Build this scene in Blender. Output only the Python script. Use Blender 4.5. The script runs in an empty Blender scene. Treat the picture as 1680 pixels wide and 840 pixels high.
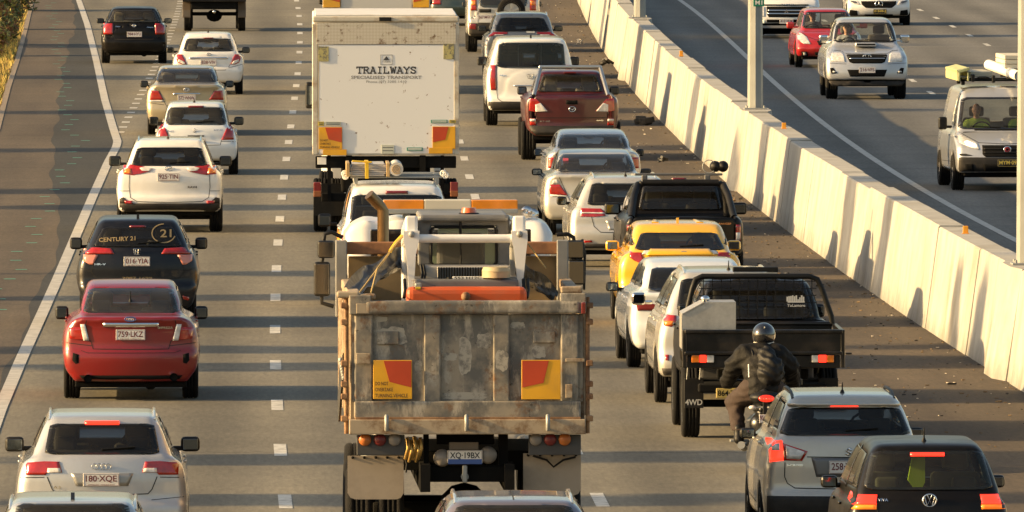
import bpy, bmesh, math, random
import numpy as np
from mathutils import Vector, Matrix

random.seed(7)
RNG = np.random.default_rng(7)
scene = bpy.context.scene
COL = scene.collection
PI = math.pi

# ------------------------------------------------------------------ camera
FPX, CAM_H, HORIZON = 25400.0, 8.73, -468.0      # focal length in photo pixels, height over the road, horizon row
PITCH = math.atan((420 - HORIZON) / FPX)
cam_d = bpy.data.cameras.new('camera')
cam = bpy.data.objects.new('camera', cam_d)
COL.objects.link(cam)
cam_d.sensor_width = 36.0
cam_d.lens = FPX / 1680 * 36.0
cam_d.clip_start = 1.0
cam_d.clip_end = 6000.0
cam.location = (0, 0, CAM_H)
cam.rotation_euler = (PI / 2 - PITCH, 0, 0)
scene.camera = cam

# ------------------------------------------------------------------ light
SUN_EL, SUN_AZ = math.radians(18.0), math.radians(6.5)   # sun low on the left, a little behind the camera
world = bpy.data.worlds.new('World')
scene.world = world
world.use_nodes = True
wn = world.node_tree
bg = wn.nodes['Background']
sky = wn.nodes.new('ShaderNodeTexSky')
sky.sky_type = 'NISHITA'
sky.sun_disc = False
sky.sun_elevation = SUN_EL
sky.sun_rotation = math.atan2(-math.cos(SUN_AZ), -math.sin(SUN_AZ))
sky.air_density = 1.0
sky.dust_density = 3.0
wb_mix = wn.nodes.new('ShaderNodeMix'); wb_mix.data_type = 'RGBA'; wb_mix.blend_type = 'MULTIPLY'; wb_mix.inputs[0].default_value = 1
wb_mix.inputs[7].default_value = (1.0, .925, .80, 1)      # the photo's warm white balance
wn.links.new(sky.outputs[0], wb_mix.inputs[6]); wn.links.new(wb_mix.outputs[2], bg.inputs[0])
bg.inputs[1].default_value = 0.117
sun_d = bpy.data.lights.new('sun', 'SUN')
sun_d.energy = 5.0
sun_d.angle = math.radians(0.6)
sun_d.color = (1.0, 0.68, 0.31)
sun = bpy.data.objects.new('sun', sun_d)
COL.objects.link(sun)
tv = Vector((math.cos(SUN_EL) * math.cos(SUN_AZ), math.cos(SUN_EL) * math.sin(SUN_AZ), -math.sin(SUN_EL)))
sun.rotation_euler = tv.to_track_quat('-Z', 'Y').to_euler()
sun.location = (-60, 150, 60)
scene.view_settings.view_transform = 'Standard'
scene.view_settings.look = 'None'
scene.view_settings.gamma = 1.0
scene.view_settings.exposure = 1.08
scene.cycles.use_denoising = True
scene.cycles.max_bounces = 6
scene.cycles.transparent_max_bounces = 12
scene.cycles.caustics_reflective = False
scene.cycles.caustics_refractive = False

# ------------------------------------------------------------------ photo measurements to ground metres
def ray(px, py):
    u = (px - 840) / FPX
    v = (py - 420) / FPX
    return (u, math.cos(PITCH) - v * math.sin(PITCH), -(math.sin(PITCH) + v * math.cos(PITCH)))

def G(px, py, z=0.0):
    d = ray(px, py)
    t = (z - CAM_H) / d[2]
    return Vector((d[0] * t, d[1] * t, z))

# ------------------------------------------------------------------ objects
def tag(o, label=None, cat=None, group=None, kind=None):
    if label: o['label'] = label
    if cat: o['category'] = cat
    if group: o['group'] = group
    if kind: o['kind'] = kind
    return o

def thing(name, label, cat, loc=(0, 0, 0), rz=0.0, group=None):
    o = bpy.data.objects.new(name, None)
    o.empty_display_size = 0.3
    COL.objects.link(o)
    o.location = loc
    o.rotation_euler = (0, 0, rz)
    return tag(o, label, cat, group)

def link(name, me, m, parent=None):
    o = bpy.data.objects.new(name, me)
    COL.objects.link(o)
    if m is not None:
        me.materials.append(m)
    if parent is not None:
        o.parent = parent
    return o

class MB:
    def __init__(s):
        s.v = []; s.f = []; s.sm = []; s.mi = []
    def add(s, vs, fs, smooth=False, M=None, mi=0):
        b = len(s.v)
        for p in vs:
            p = Vector(p)
            s.v.append(tuple(M @ p) if M is not None else tuple(p))
        for f in fs:
            s.f.append([b + i for i in f])
            s.sm.append(smooth); s.mi.append(mi)
        return s
    def box(s, c, size, bev=0.0, rot=None, mi=0):
        hx, hy, hz = size[0] / 2, size[1] / 2, size[2] / 2
        M = Matrix.Translation(Vector(c))
        if rot is not None:
            M = M @ (rot.to_matrix().to_4x4() if hasattr(rot, 'to_matrix') else rot.to_4x4())
        if bev <= 0:
            v = [(-hx, -hy, -hz), (hx, -hy, -hz), (hx, hy, -hz), (-hx, hy, -hz), (-hx, -hy, hz), (hx, -hy, hz), (hx, hy, hz), (-hx, hy, hz)]
            f = [(0, 3, 2, 1), (4, 5, 6, 7), (0, 1, 5, 4), (1, 2, 6, 5), (2, 3, 7, 6), (3, 0, 4, 7)]
            return s.add(v, f, False, M, mi)
        b = min(bev, hx * .99, hy * .99, hz * .99)
        bm = bmesh.new()
        bmesh.ops.create_cube(bm, size=1.0)
        for p in bm.verts: p.co = Vector((p.co.x * hx * 2, p.co.y * hy * 2, p.co.z * hz * 2))
        bmesh.ops.bevel(bm, geom=bm.edges[:], offset=b, segments=3, profile=0.55, affect='EDGES')
        bm.verts.index_update()
        s.add([p.co.copy() for p in bm.verts], [[q.index for q in f.verts] for f in bm.faces], False, M, mi)
        bm.free()
        return s
    def cyl(s, p0, p1, r0, r1=None, n=14, caps=True, mi=0):
        r1 = r0 if r1 is None else r1
        p0 = Vector(p0); p1 = Vector(p1)
        q = (p1 - p0).to_track_quat('Z', 'Y')
        L = (p1 - p0).length
        M = Matrix.Translation(p0) @ q.to_matrix().to_4x4()
        v = []
        for z, r in ((0, r0), (L, r1)):
            for i in range(n):
                a = 2 * PI * i / n
                v.append((r * math.cos(a), r * math.sin(a), z))
        s.add(v, [(i, (i + 1) % n, n + (i + 1) % n, n + i) for i in range(n)], True, M, mi)
        if caps:
            s.add(v, [tuple(range(n))[::-1], tuple(range(n, 2 * n))], False, M, mi)
        return s
    def tube(s, pts, r, n=10, mi=0):
        pts = [Vector(p) for p in pts]
        rr = r if isinstance(r, (list, tuple)) else [r] * len(pts)
        v = []; up = None
        for i, p in enumerate(pts):
            d = (pts[min(i + 1, len(pts) - 1)] - pts[max(i - 1, 0)]).normalized()
            if up is None:
                up = Vector((0, 0, 1)) if abs(d.z) < .9 else Vector((1, 0, 0))
            a = d.cross(up).normalized(); up = a.cross(d).normalized()
            for k in range(n):
                t = 2 * PI * k / n
                v.append(p + a * rr[i] * math.cos(t) + up * rr[i] * math.sin(t))
        f = []
        for i in range(len(pts) - 1):
            for k in range(n):
                f.append((i * n + k, i * n + (k + 1) % n, (i + 1) * n + (k + 1) % n, (i + 1) * n + k))
        s.add(v, f, True, None, mi)
        s.add(v, [tuple(range(n))[::-1], tuple(range(len(v) - n, len(v)))], False, None, mi)
        return s
    def lathe(s, prof, M=None, n=28, mi=0, smooth=True):
        """profile of (radius, axis) pairs turned about the local x axis"""
        v = []
        for r, a in prof:
            for k in range(n):
                t = 2 * PI * k / n
                v.append((a, r * math.cos(t), r * math.sin(t)))
        f = []
        for i in range(len(prof) - 1):
            for k in range(n):
                f.append((i * n + k, i * n + (k + 1) % n, (i + 1) * n + (k + 1) % n, (i + 1) * n + k))
        return s.add(v, f, smooth, M, mi)
    def prism(s, pts, axis, a0, a1, mi=0, smooth=False):
        """polygon (two coords) extruded along axis 'x','y' or 'z'"""
        def P(p, a):
            return {'x': (a, p[0], p[1]), 'y': (p[0], a, p[1]), 'z': (p[0], p[1], a)}[axis]
        n = len(pts)
        v = [P(p, a0) for p in pts] + [P(p, a1) for p in pts]
        f = [(i, (i + 1) % n, n + (i + 1) % n, n + i) for i in range(n)]
        f += [tuple(range(n))[::-1], tuple(range(n, 2 * n))]
        return s.add(v, f, smooth, None, mi)
    def sphere(s, c, r, n=12, sc=(1, 1, 1), mi=0):
        v = []; f = []
        m = n // 2
        for i in range(m + 1):
            t = PI * i / m
            for k in range(n):
                a = 2 * PI * k / n
                v.append((c[0] + r * sc[0] * math.sin(t) * math.cos(a), c[1] + r * sc[1] * math.sin(t) * math.sin(a), c[2] + r * sc[2] * math.cos(t)))
        for i in range(m):
            for k in range(n):
                f.append((i * n + k, (i + 1) * n + k, (i + 1) * n + (k + 1) % n, i * n + (k + 1) % n))
        return s.add(v, f, True, None, mi)
    def build_each(s, name, m, parent=None):
        """one object per separate piece"""
        par = list(range(len(s.v)))
        def find(a):
            while par[a] != a: par[a] = par[par[a]]; a = par[a]
            return a
        key = {}
        for i, v in enumerate(s.v):
            k = (round(v[0], 5), round(v[1], 5), round(v[2], 5))
            if k in key: par[find(i)] = find(key[k])
            else: key[k] = i
        for f in s.f:
            for q in f[1:]: par[find(q)] = find(f[0])
        grp = {}
        for n_, f in enumerate(s.f): grp.setdefault(find(f[0]), []).append(n_)
        out = []
        for g in grp.values():
            mb = MB(); ids = {}
            for n_ in g:
                for q in s.f[n_]:
                    if q not in ids: ids[q] = len(mb.v); mb.v.append(s.v[q])
                mb.f.append([ids[q] for q in s.f[n_]]); mb.sm.append(s.sm[n_]); mb.mi.append(s.mi[n_])
            out.append(mb.build(name, m, parent))
        return out
    def build(s, name, m, parent=None, fix=True):
        me = bpy.data.meshes.new(name)
        me.from_pydata(s.v, [], s.f)
        me.polygons.foreach_set('use_smooth', s.sm)
        ms = m if isinstance(m, (list, tuple)) else [m]
        for q in ms: me.materials.append(q)
        if len(ms) > 1: me.polygons.foreach_set('material_index', s.mi)
        if fix:
            bm = bmesh.new(); bm.from_mesh(me)
            bmesh.ops.recalc_face_normals(bm, faces=bm.faces[:])
            bm.to_mesh(me); bm.free()
        me.update()
        o = bpy.data.objects.new(name, me)
        COL.objects.link(o)
        if parent is not None: o.parent = parent
        return o

# ------------------------------------------------------------------ materials
MATS = {}
def mat(name, col=(.5, .5, .5), rough=.5, metal=0.0, coat=0.0, emit=None, es=0.0, var=0.0, vscale=3.0, bump=0.0, bscale=30.0, spec=.5, dirt=None, dscale=2.0, damt=.4):
    if name in MATS: return MATS[name]
    m = bpy.data.materials.new(name); m.use_nodes = True
    nt = m.node_tree; b = nt.nodes['Principled BSDF']
    b.inputs['Base Color'].default_value = (*col, 1)
    b.inputs['Roughness'].default_value = rough
    b.inputs['Metallic'].default_value = metal
    b.inputs['Coat Weight'].default_value = coat
    b.inputs['Coat Roughness'].default_value = 0.06
    b.inputs['Specular IOR Level'].default_value = spec
    if emit:
        b.inputs['Emission Color'].default_value = (*emit, 1)
        b.inputs['Emission Strength'].default_value = es
    tc = nt.nodes.new('ShaderNodeTexCoord')
    if var > 0 or dirt:
        n = nt.nodes.new('ShaderNodeTexNoise'); n.inputs['Scale'].default_value = vscale; n.inputs['Detail'].default_value = 5
        nt.links.new(tc.outputs['Object'], n.inputs['Vector'])
        hs = nt.nodes.new('ShaderNodeMapRange'); hs.inputs[1].default_value = .3; hs.inputs[2].default_value = .7
        hs.inputs[3].default_value = 1 - var; hs.inputs[4].default_value = 1 + var
        nt.links.new(n.outputs[0], hs.inputs[0])
        mx = nt.nodes.new('ShaderNodeMix'); mx.data_type = 'RGBA'; mx.blend_type = 'MULTIPLY'; mx.inputs[0].default_value = 1
        mx.inputs[6].default_value = (*col, 1)
        nt.links.new(hs.outputs[0], mx.inputs[7])
        out = mx.outputs[2]
        if dirt:
            n2 = nt.nodes.new('ShaderNodeTexNoise'); n2.inputs['Scale'].default_value = dscale; n2.inputs['Detail'].default_value = 8; n2.inputs['Roughness'].default_value = .65
            nt.links.new(tc.outputs['Object'], n2.inputs['Vector'])
            r2 = nt.nodes.new('ShaderNodeMapRange'); r2.inputs[1].default_value = .48; r2.inputs[2].default_value = .66; r2.inputs[4].default_value = damt
            nt.links.new(n2.outputs[0], r2.inputs[0])
            m2 = nt.nodes.new('ShaderNodeMix'); m2.data_type = 'RGBA'; m2.inputs[7].default_value = (*dirt, 1)
            nt.links.new(r2.outputs[0], m2.inputs[0]); nt.links.new(out, m2.inputs[6])
            out = m2.outputs[2]
            mr = nt.nodes.new('ShaderNodeMix'); mr.data_type = 'FLOAT'
            mr.inputs[2].default_value = rough; mr.inputs[3].default_value = .75
            nt.links.new(r2.outputs[0], mr.inputs[0]); nt.links.new(mr.outputs[0], b.inputs['Roughness'])
        nt.links.new(out, b.inputs['Base Color'])
    if bump > 0:
        nb = nt.nodes.new('ShaderNodeTexNoise'); nb.inputs['Scale'].default_value = bscale; nb.inputs['Detail'].default_value = 4
        nt.links.new(tc.outputs['Object'], nb.inputs['Vector'])
        bp = nt.nodes.new('ShaderNodeBump'); bp.inputs['Strength'].default_value = bump; bp.inputs['Distance'].default_value = .02
        nt.links.new(nb.outputs[0], bp.inputs['Height']); nt.links.new(bp.outputs[0], b.inputs['Normal'])
    MATS[name] = m
    return m

def paint(name, col, metal=0.0, rough=.35, dirt=(.30, .26, .20), damt=.16, coat=1.0, spec=.5):
    return mat('paint_' + name, col, rough=rough, metal=metal, coat=coat, spec=spec, var=.05, vscale=1.5, dirt=dirt, dscale=1.6, damt=damt)

def glass_mat(name, tint=(.30, .34, .33), film=.07):
    if name in MATS: return MATS[name]
    m = bpy.data.materials.new(name); m.use_nodes = True
    nt = m.node_tree; nt.nodes.remove(nt.nodes['Principled BSDF'])
    out = nt.nodes['Material Output']
    tr = nt.nodes.new('ShaderNodeBsdfTransparent'); tr.inputs[0].default_value = (*tint, 1)
    gl = nt.nodes.new('ShaderNodeBsdfGlossy'); gl.inputs['Roughness'].default_value = .03
    gl.inputs[0].default_value = (.95, .95, .95, 1)
    fr = nt.nodes.new('ShaderNodeFresnel'); fr.inputs[0].default_value = 1.42
    mx = nt.nodes.new('ShaderNodeMixShader')
    nt.links.new(fr.outputs[0], mx.inputs[0]); nt.links.new(tr.outputs[0], mx.inputs[1]); nt.links.new(gl.outputs[0], mx.inputs[2])
    df = nt.nodes.new('ShaderNodeBsdfDiffuse'); df.inputs[0].default_value = (.30, .27, .22, 1)
    tc = nt.nodes.new('ShaderNodeTexCoord'); n = nt.nodes.new('ShaderNodeTexNoise'); n.inputs['Scale'].default_value = 3.0; n.inputs['Detail'].default_value = 6
    nt.links.new(tc.outputs['Object'], n.inputs['Vector'])
    mr = nt.nodes.new('ShaderNodeMapRange'); mr.inputs[1].default_value = .35; mr.inputs[2].default_value = .75; mr.inputs[3].default_value = film * .35; mr.inputs[4].default_value = film
    nt.links.new(n.outputs[0], mr.inputs[0])
    m2 = nt.nodes.new('ShaderNodeMixShader')
    nt.links.new(mr.outputs[0], m2.inputs[0]); nt.links.new(mx.outputs[0], m2.inputs[1]); nt.links.new(df.outputs[0], m2.inputs[2])
    nt.links.new(m2.outputs[0], out.inputs[0])
    MATS[name] = m
    return m

BLACK = mat('black_plastic', (.007, .007, .007), rough=.5, var=.15, dirt=(.05, .04, .03), damt=.2, spec=.25)
GREYPL = mat('grey_bumper_plastic', (.018, .017, .016), rough=.6, var=.15, dirt=(.09, .075, .06), damt=.35, spec=.3)
RUBBER = mat('tyre_rubber', (.009, .009, .009), rough=.9, var=.2, bump=.4, bscale=60, dirt=(.06, .05, .04), damt=.2, spec=.2)
UNDER = mat('underbody', (.006, .006, .006), rough=.9, var=.2, spec=.15)
CHROME = mat('chrome', (.75, .75, .74), rough=.12, metal=1.0)
ALLOY = mat('alloy_wheel', (.50, .50, .50), rough=.3, metal=.9, dirt=(.10, .08, .06), damt=.5, var=.1)
RED = mat('red_lens', (.33, .012, .006), rough=.12, coat=1.0, var=.25, vscale=14)
REDDK = mat('dark_red_lens', (.16, .010, .012), rough=.12, coat=1.0)
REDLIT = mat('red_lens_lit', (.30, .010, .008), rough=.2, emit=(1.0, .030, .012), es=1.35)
REDMID = mat('red_lens_glowing', (.30, .010, .008), rough=.2, emit=(1.0, .04, .015), es=.5)
AMBER = mat('amber_lens', (.75, .20, .015), rough=.15, coat=1.0, var=.2, vscale=14)
AMBERLIT = mat('amber_lens_lit', (.8, .25, .02), rough=.2, emit=(1.0, .16, .015), es=.3)
CLEAR = mat('clear_lens', (.62, .60, .56), rough=.10, coat=1.0, var=.25, vscale=16)
LAMPLIT = mat('headlamp_lit', (.9, .85, .7), rough=.2, emit=(1.0, .85, .55), es=2.2)
PLATE = mat('plate_white', (.72, .70, .66), rough=.4, var=.06)
MAROON = mat('plate_maroon', (.13, .02, .03), rough=.5)
PLBLACK = mat('plate_black', (.02, .02, .02), rough=.4)
PLYELL = mat('plate_yellow', (.75, .55, .10), rough=.4)
SEAT = mat('seat_fabric', (.085, .082, .080), rough=.9)
SEATL = mat('seat_fabric_light', (.20, .18, .15), rough=.9)
GLASS = glass_mat('tinted_glass', (.74, .78, .75), .12)
GLASSD = glass_mat('dark_tinted_glass', (.40, .42, .41), .05)
GLASSC = glass_mat('clear_glass', (.92, .94, .92), .10)
FRIT = mat('glass_black_border', (.012, .012, .013), rough=.08, coat=.5)
MIRROR = mat('mirror_glass', (.16, .19, .22), rough=.04, metal=1.0)
LINE = mat('panel_gap', (.01, .01, .01), rough=.9)

# ------------------------------------------------------------------ distance fields
def psdf(P, A, B):
    """signed distance of a closed polygon, negative inside"""
    P = np.asarray(P, dtype=np.float64)
    A, B = np.broadcast_arrays(np.asarray(A, dtype=np.float64), np.asarray(B, dtype=np.float64))
    d = np.full(A.shape, 1e9); ins = np.zeros(A.shape, bool)
    n = len(P)
    for i in range(n):
        ax, ay = P[i]; bx, by = P[(i + 1) % n]
        ex, ey = bx - ax, by - ay
        L = ex * ex + ey * ey
        if L < 1e-14: continue
        wx = A - ax; wy = B - ay
        t = np.clip((wx * ex + wy * ey) / L, 0, 1)
        d = np.minimum(d, (wx - ex * t) ** 2 + (wy - ey * t) ** 2)
        c = (ay > B) != (by > B)
        if ey != 0:
            ins ^= c & (A < ex * (B - ay) / ey + ax)
    d = np.sqrt(d)
    return np.where(ins, -d, d)

class P2:
    """polygon distance field on a 2D table, read by interpolation"""
    def __init__(s, P, h=.02, pad=.5):
        P = np.asarray(P, float)
        s.lo = P.min(0) - pad; hi = P.max(0) + pad; s.h = h
        na, nb = ((hi - s.lo) / h).astype(int) + 2
        s.na, s.nb = na, nb
        a = s.lo[0] + h * np.arange(na); b = s.lo[1] + h * np.arange(nb)
        s.T = psdf(P, a[:, None], b[None, :])
    def __call__(s, A, B):
        A, B = np.broadcast_arrays(A, B)
        a = np.clip((A - s.lo[0]) / s.h, 0, s.na - 1.001); b = np.clip((B - s.lo[1]) / s.h, 0, s.nb - 1.001)
        i = a.astype(int); j = b.astype(int); fa = a - i; fb = b - j
        T = s.T
        return (T[i, j] * (1 - fa) + T[i + 1, j] * fa) * (1 - fb) + (T[i, j + 1] * (1 - fa) + T[i + 1, j + 1] * fa) * fb

def smax(a, b, r):
    return np.minimum(np.maximum(a, b), -r) + np.hypot(np.maximum(a + r, 0), np.maximum(b + r, 0))
def smin(a, b, k):
    h = np.maximum(k - np.abs(a - b), 0) / k
    return np.minimum(a, b) - h * h * k * .25

def chaikin(P, n=1, closed=True, w=.25):
    P = [tuple(p) for p in P]
    for _ in range(n):
        Q = []
        m = len(P)
        for i in range(m if closed else m - 1):
            a = P[i]; b = P[(i + 1) % m]
            Q.append((a[0] * (1 - w) + b[0] * w, a[1] * (1 - w) + b[1] * w))
            Q.append((a[0] * w + b[0] * (1 - w), a[1] * w + b[1] * (1 - w)))
        P = Q
    return P

def nets(f, lo, hi, d):
    """surface nets of f = 0"""
    ax = [np.arange(lo[i], hi[i] + d[i], d[i]) for i in range(3)]
    V = f(ax[0][:, None, None], ax[1][None, :, None], ax[2][None, None, :])
    V = np.broadcast_to(V, tuple(len(a) for a in ax)).astype(np.float32)
    S = V < 0
    n = [len(a) - 1 for a in ax]
    cnt = np.zeros(n, np.int8)
    for i in (0, 1):
        for j in (0, 1):
            for k in (0, 1):
                cnt += S[i:n[0] + i, j:n[1] + j, k:n[2] + k]
    I, J, K = np.nonzero((cnt > 0) & (cnt < 8))
    idx = np.full(n, -1, np.int32); idx[I, J, K] = np.arange(len(I))
    acc = np.zeros((len(I), 3)); num = np.zeros(len(I))
    cs = [(i, j, k) for i in (0, 1) for j in (0, 1) for k in (0, 1)]
    for a in range(3):
        for c in cs:
            if c[a] == 1: continue
            e = list(c); e[a] = 1
            va = V[I + c[0], J + c[1], K + c[2]]; vb = V[I + e[0], J + e[1], K + e[2]]
            m = (va < 0) != (vb < 0)
            t = np.where(m, va / np.where(m, va - vb, 1), 0)
            p = np.array(c, float)[None, :].repeat(len(I), 0); p[:, a] = t
            acc += p * m[:, None]; num += m
    acc /= num[:, None]
    vs = np.stack([ax[0][I], ax[1][J], ax[2][K]], 1) + acc * np.array(d)[None, :]
    faces = []
    for a in range(3):
        b, c = (a + 1) % 3, (a + 2) % 3
        sl0 = [slice(None)] * 3; sl1 = [slice(None)] * 3
        sl0[a] = slice(0, -1); sl1[a] = slice(1, None)
        e = S[tuple(sl0)] != S[tuple(sl1)]
        q = [slice(None)] * 3; q[b] = slice(1, -1); q[c] = slice(1, -1)
        E = np.argwhere(e[tuple(q)])
        off = np.zeros(3, int); off[b] = 1; off[c] = 1
        E = E + off
        inn = S[tuple(E.T)]
        def cell(db, dc):
            D = E.copy(); D[:, b] += db; D[:, c] += dc
            return idx[tuple(D.T)]
        F = np.stack([cell(-1, -1), cell(0, -1), cell(0, 0), cell(-1, 0)], 1)
        F[~inn] = F[~inn][:, ::-1]
        faces.append(F)
    return vs, np.concatenate(faces)

def np_mesh(name, vs, F, smooth=True):
    me = bpy.data.meshes.new(name)
    F = F[(F >= 0).all(1)]
    me.vertices.add(len(vs)); me.vertices.foreach_set('co', vs.astype(np.float32).ravel())
    me.loops.add(F.size); me.loops.foreach_set('vertex_index', F.ravel().astype(np.int32))
    me.polygons.add(len(F)); me.polygons.foreach_set('loop_start', np.arange(0, F.size, 4, dtype=np.int32))
    me.polygons.foreach_set('loop_total', np.full(len(F), 4, np.int32))
    me.polygons.foreach_set('use_smooth', np.full(len(F), smooth))
    me.update(calc_edges=True)
    return me

def hit(f, axis, A, B, s0, s1, n=90):
    """first point where f < 0 going from s0 to s1 along axis; A, B are the two other coordinates"""
    A = np.asarray(A, float); B = np.asarray(B, float)
    def ev(s):
        if axis == 'y': return f(A, s, B)
        if axis == 'x': return f(s, A, B)
        return f(A, B, s)
    ss = np.linspace(s0, s1, n)
    vals = np.stack([np.broadcast_to(ev(np.full(A.shape, s)), A.shape) for s in ss])
    neg = vals < 0
    has = neg.any(0)
    first = neg.argmax(0)
    low = np.where(has, ss[np.maximum(first - 1, 0)], 0.0)
    high = np.where(has, ss[first], 0.0)
    best = ss[vals.argmin(0)]
    for _ in range(14):
        m = (low + high) / 2
        v = ev(m) < 0
        high = np.where(v, m, high); low = np.where(v, low, m)
    return np.where(has, (low + high) / 2, best)

def fill(poly, step=.05):
    """trapezoids that fill a polygon in (a, b); returns points and quads"""
    P = [tuple(map(float, p)) for p in poly]
    bs = sorted(set(round(p[1], 5) for p in P))
    rows = []
    for b0, b1 in zip(bs[:-1], bs[1:]):
        if b1 - b0 < 1e-4: continue
        k = max(1, int(math.ceil((b1 - b0) / step)))
        rows += [(b0 + (b1 - b0) * i / k, b0 + (b1 - b0) * (i + 1) / k) for i in range(k)]
    def cross(b):
        xs = []
        for i in range(len(P)):
            a = P[i]; c = P[(i + 1) % len(P)]
            if (a[1] > b) != (c[1] > b):
                xs.append(a[0] + (c[0] - a[0]) * (b - a[1]) / (c[1] - a[1]))
        return sorted(xs)
    w = max(p[0] for p in P) - min(p[0] for p in P)
    nc = max(2, int(math.ceil(w / step)))
    pts = []; quads = []
    for b0, b1 in rows:
        e = (b1 - b0) * 1e-4
        x0, x1 = cross(b0 + e), cross(b1 - e)
        if len(x0) != len(x1): continue
        for k in range(0, len(x0) - 1, 2):
            base = len(pts)
            for b, x in ((b0, x0), (b1, x1)):
                for i in range(nc + 1):
                    pts.append((x[k] + (x[k + 1] - x[k]) * i / nc, b))
            for i in range(nc):
                quads.append((base + i, base + i + 1, base + nc + 2 + i, base + nc + 1 + i))
    return np.array(pts), quads

def patch(f, poly, name, m, parent, axis='y', s0=-3, s1=3, off=.005, thick=.02, step=.05):
    """a thin panel that follows the surface of f inside a polygon"""
    pts, quads = fill(poly, step)
    if len(pts) == 0: return None
    s = hit(f, axis, pts[:, 0], pts[:, 1], s0, s1)
    sg = 1.0 if s1 > s0 else -1.0
    s = s - sg * off
    bm = bmesh.new()
    def P(a, b, c):
        return {'y': (a, c, b), 'x': (c, a, b), 'z': (a, b, c)}[axis]
    vv = [bm.verts.new(P(p[0], p[1], c)) for p, c in zip(pts, s)]
    for q in quads:
        try: bm.faces.new([vv[i] for i in q])
        except ValueError: pass
    bmesh.ops.remove_doubles(bm, verts=bm.verts[:], dist=.0004)
    bm.normal_update()
    for fc in bm.faces: fc.smooth = True
    if thick > 0:
        ed = [e for e in bm.edges if e.is_boundary]
        r = bmesh.ops.extrude_edge_only(bm, edges=ed)
        dv = Vector(P(0, 0, sg * thick))
        for g in r['geom']:
            if isinstance(g, bmesh.types.BMVert): g.co += dv
        for g in r['geom']:
            if isinstance(g, bmesh.types.BMFace): g.smooth = False
    bmesh.ops.recalc_face_normals(bm, faces=bm.faces[:])
    # make the outer sheet face outwards
    me = bpy.data.meshes.new(name); bm.to_mesh(me); bm.free()
    return link(name, me, m, parent)

def stroke(f, line, w, name, m, parent, axis='y', s0=-3, s1=3, off=.004, closed=False):
    pts = [Vector(p) for p in line]
    if closed: pts.append(pts[0])
    fine = []
    for a, b in zip(pts[:-1], pts[1:]):
        k = max(1, int((b - a).length / .05))
        fine += [a.lerp(b, i / k) for i in range(k)]
    fine.append(pts[-1])
    A = []; 
    for i, p in enumerate(fine):
        d = (fine[min(i + 1, len(fine) - 1)] - fine[max(i - 1, 0)])
        d = d.normalized() if d.length > 0 else Vector((1, 0))
        nrm = Vector((-d.y, d.x)) * w / 2
        A += [p - nrm, p + nrm]
    a = np.array([p.x for p in A]); b = np.array([p.y for p in A])
    s = hit(f, axis, a, b, s0, s1)
    sg = 1.0 if s1 > s0 else -1.0
    s -= sg * off
    def P(a, b, c): return {'y': (a, c, b), 'x': (c, a, b), 'z': (a, b, c)}[axis]
    mb = MB()
    mb.add([P(*t) for t in zip(a, b, s)], [(2 * i, 2 * i + 1, 2 * i + 3, 2 * i + 2) for i in range(len(fine) - 1)])
    return mb.build(name, m, parent, fix=False)

# ------------------------------------------------------------------ lettering
TXT = {}
def text_data(s, bold=False):
    if (s, bold) in TXT: return TXT[(s, bold)]
    cu = bpy.data.curves.new('t', 'FONT'); cu.body = s; cu.size = 1.0; cu.resolution_u = 3
    if bold: cu.offset = .018
    o = bpy.data.objects.new('t', cu); COL.objects.link(o)
    dg = bpy.context.evaluated_depsgraph_get(); dg.update()
    me = bpy.data.meshes.new_from_object(o.evaluated_get(dg))
    vs = np.array([v.co[:] for v in me.vertices]).reshape(-1, 3); fs = [tuple(p.vertices) for p in me.polygons]
    bpy.data.objects.remove(o); bpy.data.curves.remove(cu); bpy.data.meshes.remove(me)
    lo = vs.min(0); hi = vs.max(0)
    vs = (vs - lo); ext = hi - lo
    TXT[(s, bold)] = (vs[:, :2] / ext[:2] - .5, fs)
    return TXT[(s, bold)]

def text_part(s, c, w, h, m, parent, y=None, f=None, name='lettering', s0=-3, s1=3, off=.006, flip=1, bold=True, tilt=0.0):
    """text w wide, h tall, centred at c=(x,z) in the plane y (or projected on f); flip=-1 for a face that looks along +y"""
    vs, fs = text_data(s, bold)
    a = vs[:, 0] * w; b = vs[:, 1] * h
    b = b + a * tilt
    a = a * flip + c[0]; b = b + c[1]
    if f is not None:
        yy = hit(f, 'y', a, b, s0, s1) - (1 if s1 > s0 else -1) * off
    else:
        yy = np.full(len(a), y)
    mb = MB(); mb.add(list(zip(a, yy, b)), fs)
    return mb.build(name, m, parent, fix=False)
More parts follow.
